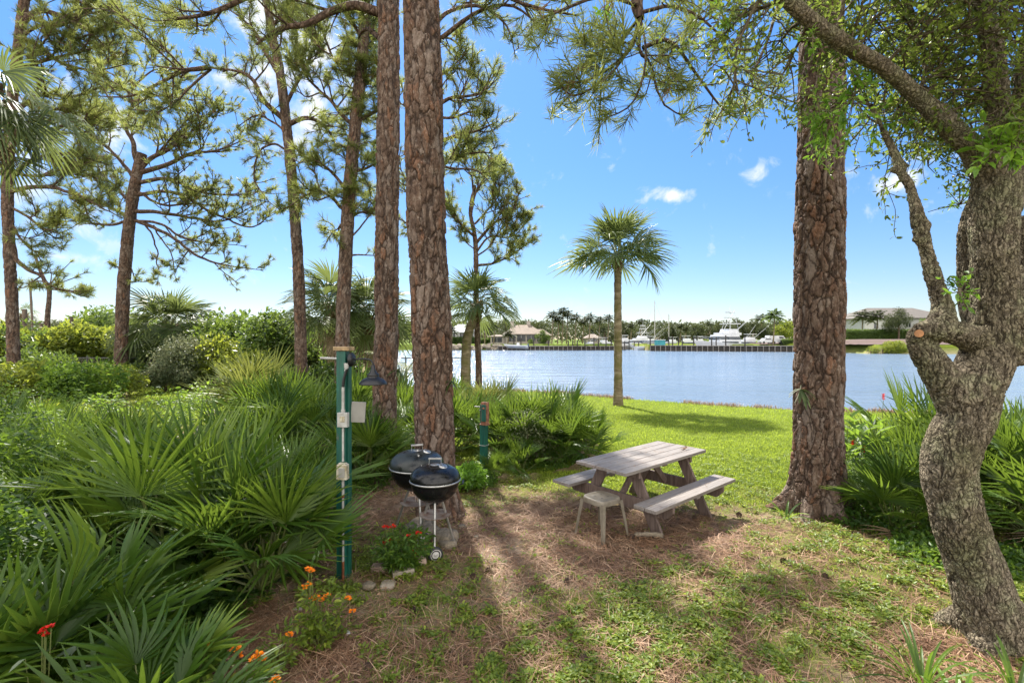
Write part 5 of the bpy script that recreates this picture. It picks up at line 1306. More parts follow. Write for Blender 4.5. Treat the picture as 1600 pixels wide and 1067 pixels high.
# ---------------------------------------------------------------- orchids tied to the trunks
def orchid(px, py, d, label, seed, s=1.):
    r = np.random.RandomState(seed); p = at(px, py, d); e = empty('orchid', p, 0, label, 'orchid', 'orchids on the trunks'); mb, rt = MB(), MB()
    for k in range(7):
        a = r.rand() * 6.28; dd = np.array([math.cos(a), -.9, .7 * r.normal() - .1]); dd /= np.linalg.norm(dd); l = .16 * s * (.7 + .6 * r.rand()); u = np.linspace(0, 1, 7)
        c = dd * l * u[:, None] + np.array([0, 0, -.5 * l]) * (u ** 2)[:, None]; sd = np.cross(dd, [0, 0, 1.]); sd /= np.linalg.norm(sd)
        w = .035 * s * np.sqrt(np.clip(1 - (2 * u - .9) ** 2 * .8, 0.02, 1)); mb.add(np.stack([c - sd * w[:, None] / 2, c + [0, 0, -.004], c + sd * w[:, None] / 2], 1).reshape(-1, 3), grid_faces(7, 3), .3 * r.rand())
    for k in range(6):
        a = r.rand() * 6.28; rt.tube([(0, .02, 0), (math.cos(a) * .06 * s, .01, math.sin(a) * .06 * s - .02), (math.cos(a) * .12 * s, .03, math.sin(a) * .08 * s - .08 * s)], .004 * s, 5)
    mb.build('leaves', M['palm_leaf'], e); rt.build('roots', M['orchid_root'], e)
orchid(1252, 608, 5.93, 'small orchid with dark leaves tied to the right pine trunk', 91, 1.15)
orchid(622, 578, 8.28, 'small orchid on the second big pine just right of the barn lamp', 92, 1.15)
orchid(706, 596, 6.0, 'small orchid on the right flank of the thickest pine', 93, .7)

# ---------------------------------------------------------------- fence and old posts of the left garden
def chain_fence():
    e = empty('chain_link_fence', (-14, 22.6, .02), 0, 'dark chain link fence with a top rail behind the left lawn', 'fence'); h = 1.25; x0, x1 = -14.0, 10.5
    for k in range(9):
        x = x0 + 14 + k * 3.0 - 12; p = MB(); p.tube([(x, 0, -.1), (x, 0, h + .05)], [.03, .03], 8); p.tube([(x, 0, h + .05), (x, 0, h + .09)], [.038, .012], 8); p.build('post', M['fence_wire'], e)
    rl = MB(); rl.tube([(-12, 0, h), (12, 0, h)], [.022, .022], 6); rl.build('top_rail', M['fence_wire'], e)
    w = MB(); s = .11
    for k in range(int((24 + h) / s)):
        x = -12 - h + k * s
        for sg in (1, -1):
            xa, za, xb, zb = (x, 0.02, x + h, h) if sg > 0 else (x, h, x + h, 0.02)
            if xa < -12: t = (-12 - xa) / h; xa = -12; za = za + (zb - za) * t
            if xb > 12: t = (xb - 12) / h; zb = zb - (zb - za) * t; xb = 12
            if xb - xa > .02: w.bar((xa, sg * .004, za), (xb, sg * .004, zb), .003, .004, up=(0, 1, 0))
    w.build('wire_mesh', M['fence_wire'], e)
chain_fence()
def old_pole(name, px, py0, py1, d, wpx, label, lean=0.):
    a, b_ = at(px, py1, d), at(px + lean, py0, d); a[2] = gz(a[0], a[1]) - .1; e = MB(); r_ = wpx / 2 / F * d
    q = spline([a, (a + b_) / 2, b_], 14); v, f = sweep(q, np.linspace(r_ * 1.05, r_, 14), 12); v[:, :2] += (vnoise(v * 5, 3)[:, None] - .5) * r_ * .4; e.add(v, f); n = len(v)
    e.add(v[-12:], np.array([[0, k, k + 1] for k in range(1, 11)]))
    return tag(e.build(name, M['old_pole'], smooth=False, origin=a), label, 'post', 'old weathered posts')
old_pole('wooden_post', 38, 483, 545, 32, 6, 'grey old post in front of the tiny distant palm at far left')
old_pole('wooden_post', 64, 505, 545, 31, 5, 'short pale post left of the small bent pine')
old_pole('wooden_post', 112, 495, 540, 31, 5, 'short dark post right of the small bent pine')
old_pole('utility_pole', 54, 440, 545, 34, 3, 'thin tall dark pole between the old posts at far left', -7)
old_pole('wooden_post', 16, 450, 560, 24, 9, 'pale bare trunk post rising at the far left edge', -2)
# ---------------------------------------------------------------- picnic table
def Rz(a): c, s = math.cos(a), math.sin(a); return np.array([[c, -s, 0], [s, c, 0], [0, 0, 1.]])
def picnic_table():
    cx, cy = 1.70, 6.17; z = gz(cx, cy); ang = math.radians(40.5)
    e = empty('picnic_table', (cx, cy, -.095), ang, 'weathered grey brown wooden picnic table with attached benches', 'picnic table')
    hz = .76; L = 1.78; w = .74; n = 5; pw = (w - .008 * (n - 1)) / n
    t = MB()
    for k in range(n): t.box((.004 * ((k * 7) % 3 - 1), -w / 2 + pw / 2 + k * (pw + .008), hz - .019), (L, pw, .038))
    t.build('tabletop', M['grey_wood'], e, bevel=.004)
    for s in (-1, 1):
        bn = MB()
        for k in range(2): bn.box((.003 * k, s * .615 + (k - .5) * .145, .43), (L + .03, .138, .038))
        bn.build('bench_seat', M['grey_wood'], e, bevel=.004)
    for sx in (-.53, .53):
        for s in (-1, 1):
            lg = MB(); a = np.array([sx, s * .20, hz - .04]); b_ = np.array([sx, s * .56, -.01]); d = b_ - a
            hw = .068; pts = []
            for p in (a, b_):
                for q in (-hw, hw): pts.append(p + [0, q * 1.12, 0])
            v = []; 
            for ox in (-.019, .019): v += [p + [ox, 0, 0] for p in pts]
            lg.add(v, [[0, 1, 3, 2], [4, 6, 7, 5], [0, 4, 5, 1], [2, 3, 7, 6], [0, 2, 6, 4], [1, 5, 7, 3]]); lg.build('leg', M['brown_wood'], e, bevel=.003)
        cb = MB(); o = .0405 if sx < 0 else -.0405; x = sx - o
        v = [(x + dx, y, zz) for dx in (-.019, .019) for (y, zz) in ((-.76, .41), (.76, .41), (.76, .35), (.68, .27), (-.68, .27), (-.76, .35))]
        cb.add(v, [[0, 1, 7, 6], [1, 2, 8, 7], [2, 3, 9, 8], [3, 4, 10, 9], [4, 5, 11, 10], [5, 0, 6, 11]]); cb.add(v, [[0, 5, 4, 3], [0, 3, 2, 1], [6, 7, 8, 9], [6, 9, 10, 11]])
        cb.build('crossbeam', M['brown_wood'], e, bevel=.003)
        tc = MB(); tc.box((sx - o, 0, hz - .083), (.038, .66, .088)); tc.build('top_cleat', M['brown_wood'], e, bevel=.003)
        for s in (-1, 1):
            for (yy, zz) in ((s * .245, hz - .085), (s * .39, .345)):
                xo = sx + (-.0215 if o > 0 else .0215); bt = MB(); bt.tube([(xo, yy, zz), (xo + (-.005 if o > 0 else .005), yy, zz)], [.010, .008], 8); bt.build('bolt', M['rust'], e)
        br = MB(); sg = 1 if sx < 0 else -1
        br.bar((sx + sg * .045, 0, .33), (sg * -.12 + 0, 0, hz - .045), .085, .036, up=(0, 1, 0)); br.build('brace', M['brown_wood'], e, bevel=.003)
    md = MB(); md.box((0, 0, hz - .061), (.085, .62, .044)); md.build('middle_cleat', M['brown_wood'], e, bevel=.003)
    for s in (-1, 1):
        md = MB(); md.box((0, s * .615, .396), (.085, .25, .028)); md.build('bench_cleat', M['grey_wood'], e, bevel=.003)
picnic_table()
def stool():
    cx, cy = 1.00, 5.36; e = empty('plastic_stool', (cx, cy, gz(cx, cy) + .01), math.radians(38), 'beige plastic stool in front of the picnic table', 'stool')
    h = .43; s = .16; st = MB()
    N = 40; ang = np.arange(N) / N * 2 * math.pi
    def ring(hs, z, p=4.): c, s_ = np.cos(ang), np.sin(ang); k = (np.abs(c) ** p + np.abs(s_) ** p) ** (-1 / p); return np.stack([c * k * hs, s_ * k * hs, np.full(N, z)], 1)
    rings = [ring(s + .012, h - .055), ring(s + .010, h - .012), ring(s + .004, h), ring(s - .012, h + .003), ring(s - .024, h - .003), ring(s * .5, h - .004), ring(.001, h - .004)]
    st.add(np.concatenate(rings), grid_faces(len(rings), N, True))
    under = [ring(s + .012, h - .055), ring(s + .006, h - .055), ring(s + .004, h - .012), ring(.001, h - .012)]
    st.add(np.concatenate(under), grid_faces(4, N, True)[:, ::-1])
    st.build('seat', M['stool_plastic'], e, smooth=True)
    ho = MB(); 
    for (x, y) in ((.05, .05), (-.05, -.05), (.05, -.05), (-.05, .05)): ho.lathe([(.0005, 0), (.008, 0)], (x, y, h + .0015), 14)
    ho.build('seat_holes', M['black_rubber'], e)
    for sx in (-1, 1):
        for sy in (-1, 1):
            lg = MB(); top = np.array([sx * .137, sy * .137, h - .03]); bot = np.array([sx * .185, sy * .185, 0]); V = []
            for u in np.linspace(0, 1, 5):
                c = top + (bot - top) * u; w = .05 - .020 * u
                for (a, b_) in ((0, 0), (1, 0), (1, .16), (.16, .16), (.16, 1), (0, 1)):
                    V.append(c + np.array([sx * (.028 - a * w), sy * (.028 - b_ * w), 0]))
            fc = grid_faces(5, 6, True); lg.add(V, fc if sx * sy > 0 else fc[:, ::-1])
            lg.add(V[-6:], [[0, 1, 2, 3], [0, 3, 4, 5]]); o = lg.build('leg', M['stool_plastic'], e, smooth=False, bevel=.003)
stool()

# ---------------------------------------------------------------- kettle grills
def kettle(cx, cy, D, rim, label, mat_lid, rot, seed, wheels=True, handle_back=False):
    z = gz(cx, cy); e = empty('kettle_grill', (cx, cy, z), rot, label, 'grill', 'kettle grills by the pine'); R = D / 2; rim = rim - z; n = 56
    a = np.linspace(0, math.pi / 2, 14)
    bowl = MB(); dz = R * .88; prof = [(.002, rim - dz)] + [(R * .985 * math.sin(t), rim - dz * math.cos(t) ** .95) for t in a[1:]]
    prof += [(R * 1.0, rim + .004), (R * 1.035, rim + .006), (R * 1.035, rim - .006), (R * 1.0, rim - .008)]
    bowl.lathe(prof, n=n); bowl.build('bowl', M['black_enamel'], e, smooth=True)
    rg = MB(); rg.lathe([(R * 1.012, rim + .002), (R * 1.042, rim + .004), (R * 1.046, rim + .012), (R * 1.03, rim + .018), (R * 1.0, rim + .018)], n=n); rg.build('rim', M['aluminium'], e, smooth=True)
    lid = MB(); hl = R * .54
    prof = [(R * 1.025, rim + .014), (R * 1.03, rim + .03)] + [(R * 1.02 * math.cos(t) ** .82, rim + .03 + hl * math.sin(t)) for t in a[1:-1]] + [(.002, rim + .03 + hl)]
    lid.lathe(prof, n=n); ld = lid.build('lid', M[mat_lid], e, smooth=True); zt = rim + .03 + hl
    hd = MB(); w = .062
    for s in (-1, 1): hd.bar((s * w, 0, zt - .012), (s * w * .92, 0, zt + .055), .018, .005, up=(1, 0, 0))
    hd.bar((-w * 1.05, 0, zt + .058), (w * 1.05, 0, zt + .058), .03, .016); hd.build('handle', M['aluminium'], ld, bevel=.004)
    pl = MB(); pl.lathe([(.001, zt + .003), (.05, zt - .001), (.052, zt - .006)], (0, 0, 0), 24); pl.build('handle_plate', M['aluminium'], ld, smooth=True)
    vt = MB(); vx = R * .42; th = math.acos(min(1, (vx / (R * 1.02)) ** (1 / .82))); vz = rim + .03 + hl * math.sin(th); tilt = .42
    Rt = np.array([[math.cos(tilt), 0, math.sin(tilt)], [0, 1, 0], [-math.sin(tilt), 0, math.cos(tilt)]])
    va = -.6; Rv = Rz(va) @ Rt; c = Rz(va) @ np.array([vx, 0, vz + .006])
    vt.lathe([(.001, .004), (.042, .004), (.044, -.01)], c, 24, R=Rv)
    vt.build('vent', M['aluminium'], ld, smooth=True); vh = MB()
    for k in range(3): q = Rv @ np.array([.024 * math.cos(k * 2.09), .024 * math.sin(k * 2.09), .0055]); vh.lathe([(.0005, 0), (.0085, 0)], c + q, 12, R=Rv)
    vh.build('vent_holes', M['black_rubber'], ld)
    for k, an in enumerate((-1.5, .6, 2.7)):
        lg = MB(); t0 = np.array([math.cos(an) * R * .30, math.sin(an) * R * .30, rim - dz * .93]); t1 = np.array([math.cos(an) * R * .95, math.sin(an) * R * .95, .09 if (wheels and k == 0) else 0])
        if wheels and k == 0: t1 = np.array([math.cos(an) * R * .72, math.sin(an) * R * .72, .075])
        lg.tube([t0, t1], [.0125, .0125], 14); lg.build('leg', M['aluminium'], e, smooth=True)
        if wheels and k == 0:
            for s in ((1,) if not handle_back else (1, -1)):
                wh = MB(); wa = -1.15 - rot; ax_ = np.array([math.cos(wa), math.sin(wa), 0]) * -1; c0 = t1 - ax_ * .035 * s; c0[2] = .070; cc = Rz(wa)
                ca, sa = math.cos(an + math.pi / 2), math.sin(an + math.pi / 2); Rw = np.stack([cc[:, 1], np.array([0, 0, 1.]), cc[:, 0]], 1)
                wh.lathe([(.034, -.014), (.060, -.017), (.070, -.010), (.070, .010), (.060, .017), (.034, .014)], c0, 36, R=Rw); wo = wh.build('wheel', M['black_rubber'], e, smooth=True)
                hb = MB(); hb.lathe([(.001, -.013), (.010, -.018), (.012, -.011), (.036, -.011), (.040, -.0178), (.052, -.0185), (.052, .0185), (.036, .011), (.012, .011), (.010, .018), (.001, .013)], c0, 30, R=Rw); hb.build('hub', M['wheel_plastic'], wo, smooth=True)
    ash = MB(); za = rim - dz - .13; ash.lathe([(.001, za - .02), (R * .35, za - .012), (R * .62, za + .004), (R * .64, za + .010), (R * .62, za + .007), (R * .35, za - .008), (.001, za - .015)], n=40); ash.build('ash_catcher', M['rusty_metal'], e, smooth=True)
    dm = MB(); dm.lathe([(.02, rim - dz - .03), (.035, rim - dz - .02), (.04, rim - dz + .012)], n=20); dm.tube([(0, 0, za), (0, 0, rim - dz - .02)], [.005, .005], 6); dm.build('damper', M['black_metal'], e, smooth=True)
    sh = MB()
    for s in (-1, 1): sh.bar((R * 1.0, s * .05, rim - .03), (R * 1.14, s * .05, rim - .02), .012, .006)
    sh.bar((R * 1.14, -.06, rim - .02), (R * 1.14, .06, rim - .02), .016, .014); sh.build('side_handle', M['black_metal'], e)
kettle(-.765, 4.78, .485, .745, 'smaller glossy black kettle grill standing nearer the camera', 'black_enamel', .05, 1)
kettle(-1.045, 5.28, .575, .745, 'larger dull black kettle grill behind the smaller one', 'dusty_enamel', .35, 2)

# ---------------------------------------------------------------- stones and bricks
def rock(name, px, py, s, label, mat='stone', seed=0, cat='stone', group=None, zf=.35, d=None):
    d = d or H0 * F / (py - HOR); x = (px - 800) / F * d; z = gz(x, d); bm = MB(); u, v = np.meshgrid(np.linspace(0, 2 * math.pi, 29)[:-1], np.linspace(-math.pi / 2, math.pi / 2, 15))
    def sq(t): return np.sign(t) * np.abs(t) ** .6
    p = np.stack([sq(np.cos(v)) * sq(np.cos(u)) * s[0] / 2, sq(np.cos(v)) * sq(np.sin(u)) * s[1] / 2, sq(np.sin(v)) * s[2] / 2], 2).reshape(-1, 3)
    p = p * (1 + (fbm(p * 9 + seed * 3.3, 4, seed)[:, None] - .47) * .5); p = p @ Rz(seed * 1.3).T
    bm.add(p, grid_faces(15, 28, True)); return tag(bm.build(name, M[mat], smooth=True, origin=None), label, cat, group), bm, (x, d, z)
def put_rock(*a, **k):
    (o, bm, (x, d, z)) = rock(*a, **k); s = a[3] if len(a) > 3 else k['s']; o.location = (x, d, z + .015 + s[2] * k.get('zf', .3)); return o
put_rock('flat_stone', 655, 818, (.42, .30, .09), 'wide flat stone slab under the larger grill', seed=1, d=5.55)
put_rock('stone', 695, 845, (.26, .22, .14), 'rounded tan stone under the smaller grill ash pan', seed=2, d=5.05, mat='stone')
put_rock('stone', 668, 835, (.24, .2, .12), 'tan stone between the legs of the two grills', seed=3, d=5.2)
put_rock('stone', 700, 862, (.20, .17, .09), 'low stone right behind the grill wheel', seed=4, d=4.95)
put_rock('stone', 657, 880, (.12, .10, .12), 'reddish stone beside the grill wheel, at the red flowered bush', seed=5, mat='brick', d=4.5)
put_rock('flat_stone', 606, 918, (.15, .13, .05), 'pale flat stone in front of the lamp post foot', seed=6, mat='pale_stone')
put_rock('flat_stone', 577, 921, (.11, .10, .05), 'tan stone left of the pale flat stone', seed=7, mat='stone')
put_rock('stone', 465, 958, (.07, .06, .04), 'small white stone under the orange flowers', seed=8, mat='pale_stone')
put_rock('stone', 543, 998, (.045, .04, .02), 'white shell fragment on the needles in the foreground', seed=9, mat='stucco_white')
put_rock('stone', 722, 822, (.09, .07, .04), 'small grey stone right of the grills', seed=10)
put_rock('rock', 978, 614, (.45, .4, .30), 'grey rock on the bank right of the lone palm', seed=11, d=22.6, mat='stone')
put_rock('rock', 1205, 639, (.4, .35, .2), 'grey rock on the bank left of the right pine', seed=12, d=17.9, mat='stone')
put_rock('rock', 744, 842, (.05, .05, .03), 'pebble in the needles right of the grill wheel', seed=13)
def brick(px, py, rot, label, mat='brick'):
    d = H0 * F / (py - HOR); x = (px - 800) / F * d; m = MB(); m.box((0, 0, 0), (.19, .09, .06)); o = m.build('brick', M[mat], bevel=.006); o.location = (x, d, gz(x, d) + .045); o.rotation_euler = (.03, -.04, rot); tag(o, label, 'brick', 'garden bricks')
brick(597, 892, -.05, 'tan brick left of the red flowered bush'); brick(630, 905, .35, 'pale brick in front of the red flowered bush', 'pale_stone')
def root_stub():
    m = MB(); a = at(992, 836, 5.32); c = at(1036, 846, 5.2); a[2] = gz(a[0], a[1]) + .03; c[2] = gz(c[0], c[1]) + .035
    q = spline([a, (a + c) / 2 + [0, 0, .01], c], 12); v, f = sweep(q, [.026 + .004 * math.sin(k * 1.7) for k in range(12)], 12); m.add(v, f); m.add(v[-12:], np.array([[0, k, k + 1] for k in range(1, 11)])); m.add(v[:12], np.array([[0, k + 1, k] for k in range(1, 11)]))
    tag(m.build('driftwood', M['stone'], smooth=True, origin=a), 'short pale log lying at the near foot of the picnic table', 'log')
root_stub()
def cones():
    r = np.random.RandomState(3)
    pr = MB(); kv, kf = kite(1, .7, .2); m = 60; u = np.linspace(0, 1, m); a = np.arange(m) * 2.4; rr = .024 * np.sin(np.clip(u * 1.05 + .08, 0, 1) * math.pi) ** .6
    pos = np.stack([rr * np.cos(a) * .5, rr * np.sin(a) * .5, u * .07], 1); fw = np.stack([np.cos(a), np.sin(a), .5 + 0 * a], 1)
    scatter(pr, kv, kf, pos, frames(fw, np.array([0, 0, 1.]) + 0 * fw), .022 * np.sin(np.clip(u + .1, 0, .95) * math.pi) + .006, .5); me = pr.mesh('pine_cone', M['pine_cone'])
    spots = [(762, 812, 'on the needles right of the grills'), (770, 892, 'in the weeds before the clearing'), (738, 905, 'right of the grill wheel'), (1057, 765, 'under the far bench'), (1090, 802, 'right of the picnic table leg'),
             (1220, 875, 'on the sandy weeds below the right pine'), (1155, 925, 'in the shade of the foreground right of centre'), (1290, 905, 'between the right pine and the oak'), (1320, 985, 'near the bottom, left of the oak'), (905, 1050, 'at the bottom edge, centre'),
             (580, 1058, 'at the bottom edge left of centre'), (985, 840, 'beside the pale log'), (880, 912, 'on the brown needle patch'), (1155, 800, 'on bare soil right of the table'), (640, 960, 'in the weeds below the pale flat stone')]
    for px, py, w in spots:
        d = H0 * F / (py - HOR); x = (px - 800) / F * d; o = bpy.data.objects.new('pine_cone', me); col.objects.link(o); o.location = (x, d, gz(x, d) + .02); o.rotation_euler = (1.4 + r.normal() * .2, 0, r.rand() * 6); s = .8 + .5 * r.rand(); o.scale = (s, s, s)
        tag(o, 'dark pine cone ' + w, 'pine cone', 'fallen pine cones')
cones()
def leaf_on_table():
    m = MB(); r = np.random.RandomState(8); tv, tf = LEAF6; n = 14; p = at(1067, 706, 6.22)
    scatter(m, tv, tf, p * 0 + r.normal(size=(n, 3)) * [.03, .02, .004] + [0, 0, .012], frames(rdir(n, r) * [1, 1, .3], np.array([0, 0, 1.]) + .3 * r.normal(size=(n, 3))), .04, .15 + .3 * r.rand(n))
    o = m.build('dry_leaves', M['pine_needle_brown']); c = np.array([1.70, 6.17]) + (Rz(math.radians(40.5))[:2, :2] @ [.68, -.17]); o.location = (c[0], c[1], .668); tag(o, 'small heap of dry brown leaves on the tabletop corner', 'leaves')
leaf_on_table()
def table_needles():
    r = np.random.RandomState(18); n = 70; u = (r.rand(n) - .5) * 1.7; v = (r.rand(n) - .5) * .68; z = np.full(n, .669); v2 = r.rand(n) < .35; v = np.where(v2, np.where(r.rand(n) < .5, .615, -.615) + (r.rand(n) - .5) * .2, v); z = np.where(v2, .358, z)
    p = np.stack([u, v, z], 1) @ Rz(math.radians(40.5)).T + [1.70, 6.17, 0]; a = r.rand(n) * 6.28; t = np.array([[-.5, 0, 0], [.5, 0, 0], [.5, 1, 0], [-.5, 1, 0]]); m = MB()
    scatter(m, t, np.array([[0, 1, 2], [0, 2, 3]]), p, frames(np.stack([np.cos(a), np.sin(a), 0 * a], 1), np.tile([0, 0, 1.], (n, 1))), np.stack([.0035 + 0 * a, .05 + .07 * r.rand(n), .05 + 0 * a], 1), .2 + .4 * r.rand(n))
    tag(m.build('pine_straw', M['straw'], origin=(1.70, 6.17, .67)), 'few loose dry needles fallen on the picnic table and benches', 'pine straw', kind='stuff')
table_needles()

# ---------------------------------------------------------------- the green post with the barn lamp
def lamp_post():
    d = 4.3; x = (536 - 800) / F * d; z = gz(x, d); rz = math.radians(-8); e = empty('lamp_post', (x, d, z), rz, 'dark green square post carrying a black barn lamp and electrical boxes', 'lamp post')
    top = H0 - (548 - HOR) / F * d - z
    Z = lambda py: H0 - (py - HOR) / F * (d - .05) - z
    p = MB(); p.box((0, 0, top / 2 - .05), (.086, .086, top + .1)); p.build('post', M['green_paint'], e, bevel=.006)
    sd = MB(); sd.box((.053, .016, top / 2 - .06), (.018, .055, top - .02)); sd.build('side_board', M['green_paint'], e, bevel=.003)
    c = MB(); c.box((.008, 0, top + .019), (.15, .115, .036)); c.build('cap', M['cap_wood'], e, bevel=.004)
    rd = MB(); rd.tube([(-.05, 0, Z(561)), (-.20, -.005, Z(560))], [.011, .011], 12); rd.tube([(-.20, -.005, Z(560)), (-.212, -.005, Z(560))], [.013, .013], 12); rd.build('pipe_stub', M['conduit_grey'], e, smooth=True)
    bp = MB(); zc = Z(562); Rx = np.array([[0, 0, 1.], [0, 1, 0], [-1, 0, 0]]); bp.lathe([(.001, .034), (.03, .034), (.05, .026), (.061, .012), (.064, 0)], (.079, -.01, zc), 30, R=Rx); bp.build('wall_plate', M['black_metal'], e, smooth=True)
    arm = MB(); q = spline([(.10, -.01, zc + .003), (.19, -.012, zc + .006), (.262, -.014, zc - .002), (.287, -.015, zc - .035), (.29, -.015, zc - .062)], 24); arm.tube(q, .0075, 12); arm.build('lamp_arm', M['black_metal'], e, smooth=True)
    sh = MB(); lx, lz = .290, zc - .055; pf = [(.001, .01), (.014, .008), (.017, -.012), (.022, -.035), (.034, -.058), (.052, -.074), (.055, -.080), (.052, -.086), (.053, -.098), (.062, -.104), (.092, -.118), (.113, -.137), (.121, -.156), (.121, -.162), (.118, -.163), (.110, -.142), (.088, -.124), (.05, -.108), (.001, -.10)]
    sh.lathe(pf, (lx, -.015, lz), 44); so = sh.build('lamp_shade', M['black_metal'], e, smooth=True)
    bl = MB(); a = np.linspace(0, math.pi, 12); bl.lathe([(max(.001, .028 * math.sin(t)), -.10 - .034 * (1 - math.cos(t))) for t in a], (lx, -.015, lz), 20); bl.build('bulb', M['clear_plastic'], so, smooth=True)
    # junction, whip and conduit on the front right edge
    jb = MB(); jb.tube([(.058, -.052, zc - .03), (.058, -.052, zc - .075)], [.022, .018], 14); jb.tube([(.058, -.052, zc - .075), (.050, -.055, zc - .10)], [.012, .012], 12); jb.build('cable_joint', M['conduit_grey'], e, smooth=True)
    wp = MB(); wp.tube(spline([(.066, -.058, zc - .085), (.05, -.06, zc - .13), (.036, -.062, zc - .19), (.032, -.062, zc - .24)], 20), .012, 12); wp.build('flexible_hose', M['black_metal'], e, smooth=True)
    for (za, zb, rr, nm, mt) in ((604, 640, .0125, 'conduit', 'conduit_grey'), (667, 720, .010, 'conduit', 'conduit_grey'), (748, 773, .012, 'conduit', 'conduit_grey'), (776, 876, .0105, 'conduit', 'conduit_grey'), (772.5, 776.5, .0128, 'rusty_pipe', 'rust'), (875.5, 906, .0113, 'rusty_pipe', 'rust')):
        cd = MB(); cd.tube([(.031, -.060, Z(za)), (.031, -.060, Z(zb))], [rr, rr], 12); cd.build(nm, M[mt], e, smooth=True)
    b1 = MB(); zz = Z(655); b1.box((.038, -.070, zz), (.095, .042, .128)); b1.tube([(.032, -.062, zz + .064), (.032, -.062, zz + .09)], [.018, .018], 12); o = b1.build('switch_box', M['conduit_grey'], e, bevel=.004)
    lv = MB(); lv.box((.040, -.0935, zz + .008), (.046, .006, .052)); lv.box((.040, -.099, zz + .008), (.014, .008, .036)); lv.build('switch_cover', M['clear_plastic'], o, bevel=.003)
    b2 = MB(); zz = Z(735); b2.box((.038, -.078, zz), (.098, .058, .135), taper=(.94, .96)); b2.box((.038, -.078, zz + .072), (.07, .045, .012)); o = b2.build('outlet_box', M['clear_plastic'], e, bevel=.010)
    o2 = MB(); o2.box((.042, -.109, zz - .004), (.058, .008, .085)); o2.build('outlet_cover', M['white_plastic'], o, bevel=.004)
    pn = MB(); Rp = Rz(.28) @ np.array([[1, 0, 0], [0, 1, 0], [0, 0, 1.]]); pn.box((.118, .055, Z(646)), (.125, .022, .185), R=Rp @ np.array([[math.cos(.07), 0, math.sin(.07)], [0, 1, 0], [-math.sin(.07), 0, math.cos(.07)]])); pn.build('back_panel', M['white_plastic'], e, bevel=.003)
lamp_post()
def small_post():
    d = 7.75; x = (757 - 800) / F * d; z = gz(x, d); e = empty('utility_post', (x, d, z), math.radians(-28), 'short green wooden post with a small outlet box near the thickest pine', 'utility post')
    Z = lambda py: H0 - (py - HOR) / F * d - z
    p = MB(); p.box((-.01, 0, Z(632) / 2 - .03), (.10, .10, Z(632) + .06)); p.build('post', M['green_paint'], e, bevel=.006)
    b1 = MB(); b1.box((.055, -.075, (Z(627) + Z(660)) / 2), (.115, .07, Z(627) - Z(660))); o = b1.build('outlet_box', M['copper_box'], e, bevel=.004)
    c = MB(); c.box((.055, -.118, (Z(630) + Z(657)) / 2), (.085, .018, Z(631) - Z(657))); c.build('box_cover', M['green_paint'], o, bevel=.012)
    k = MB(); k.lathe([(.001, .018), (.016, .016), (.018, 0)], (.06, -.127, Z(636)), 18, R=np.array([[1, 0, 0], [0, 0, -1.], [0, 1., 0]])); k.build('knob', M['copper_box'], o, smooth=True)
    s = MB(); s.box((.055, -.085, Z(661)), (.15, .10, .018)); s.build('shelf', M['copper_box'], e, bevel=.003)
    w = MB(); 
    for zz in (Z(695), Z(640)): w.add(*sweep([(.062 * math.cos(t), .062 * math.sin(t) , zz) if False else (np.sign(math.cos(t)) * min(abs(math.cos(t)) * .09, .056) - .01, np.sign(math.sin(t)) * min(abs(math.sin(t)) * .09, .056), zz) for t in np.linspace(0, 6.28, 24)], [.004] * 24, 6)); 
    w.build('wire_tie', M['conduit_grey'], e)
    h = MB(); h.tube([(-.06, 0, Z(636)), (-.19, 0, Z(636))], [.009, .009], 8); h.build('pipe_stub', M['conduit_grey'], e)
small_post()
# ---------------------------------------------------------------- the far shore
def wx(px, d): return (px - 800) / F * d
def coconut(px, d, ytop, label, seed, L=3.0, n=17, group='coconut palms of the far shore', lean=.4, mat='far_leaf'):
    r = np.random.RandomState(seed + 500); x = wx(px, d); z = gz(x, d); z = max(z, .5); e = empty('coconut_palm', (x, d, z), 0, label, 'palm tree', group)
    h = H0 - (ytop - HOR) / F * d - z - L * .30; t = MB(); q = spline([(0, 0, -.3), (lean * .6, 0, h * .5), (lean, 0, h)], 12); t.tube(q, np.linspace(.20, .13, 12), 8); t.build('trunk', M['palm_trunk'], e, smooth=True)
    lf = MB()
    for k in range(n):
        a = k * 2.4; el_ = 1.25 - 1.7 * (k / n); pinnate(lf, q[-1], (math.cos(a) * math.cos(el_) - .22, math.sin(a) * math.cos(el_), math.sin(el_) + .1), L * (.8 + .35 * r.rand()), .42, 26, L * .30, r, .34, .06)
    lf.build('fronds', M[mat], e)
CP = [(862, 489, 141, 'first tall windblown palm right of the tan roofed house'), (878, 483, 143, 'tallest windblown palm of the far row, near its left end'), (885, 487, 146, 'windblown palm right beside the tallest one of the far row'), (871, 496, 142, 'shorter palm between the first two tall ones of the far row'),
      (898, 493, 143, 'windblown palm in the middle of the far row, yellowish fronds'), (910, 499, 147, 'smaller palm right of the middle of the far row'), (920, 493, 144, 'leaning palm left of the white lifted boat'), (935, 497, 146, 'palm right above the white lifted boat'), (949, 494, 150, 'slender single palm just left of the lone cabbage palm trunk'),
      (705, 512, 144, 'short palm in front of the white far house'), (757, 506, 143, 'palm on the far lawn left of the tan roofed house'), (771, 508, 144, 'second palm on the far lawn beside the tan roofed house'), (793, 518, 142, 'small palm before the tan roofed house'),
      (1000, 500, 172, 'palm above the marina right of the lone cabbage palm trunk'), (1062, 508, 168, 'low palm behind the second sailboat mast'), (1188, 494, 150, 'tall thin palm left of the white van'), (1070, 512, 165, 'low palm right of the second sailboat mast'), (985, 507, 165, 'low palm right of the lone cabbage palm trunk')]
for k, (px, yt, d, lb) in enumerate(CP): coconut(px, d, yt, lb, k, L=2.3 if yt > 505 else 2.9)
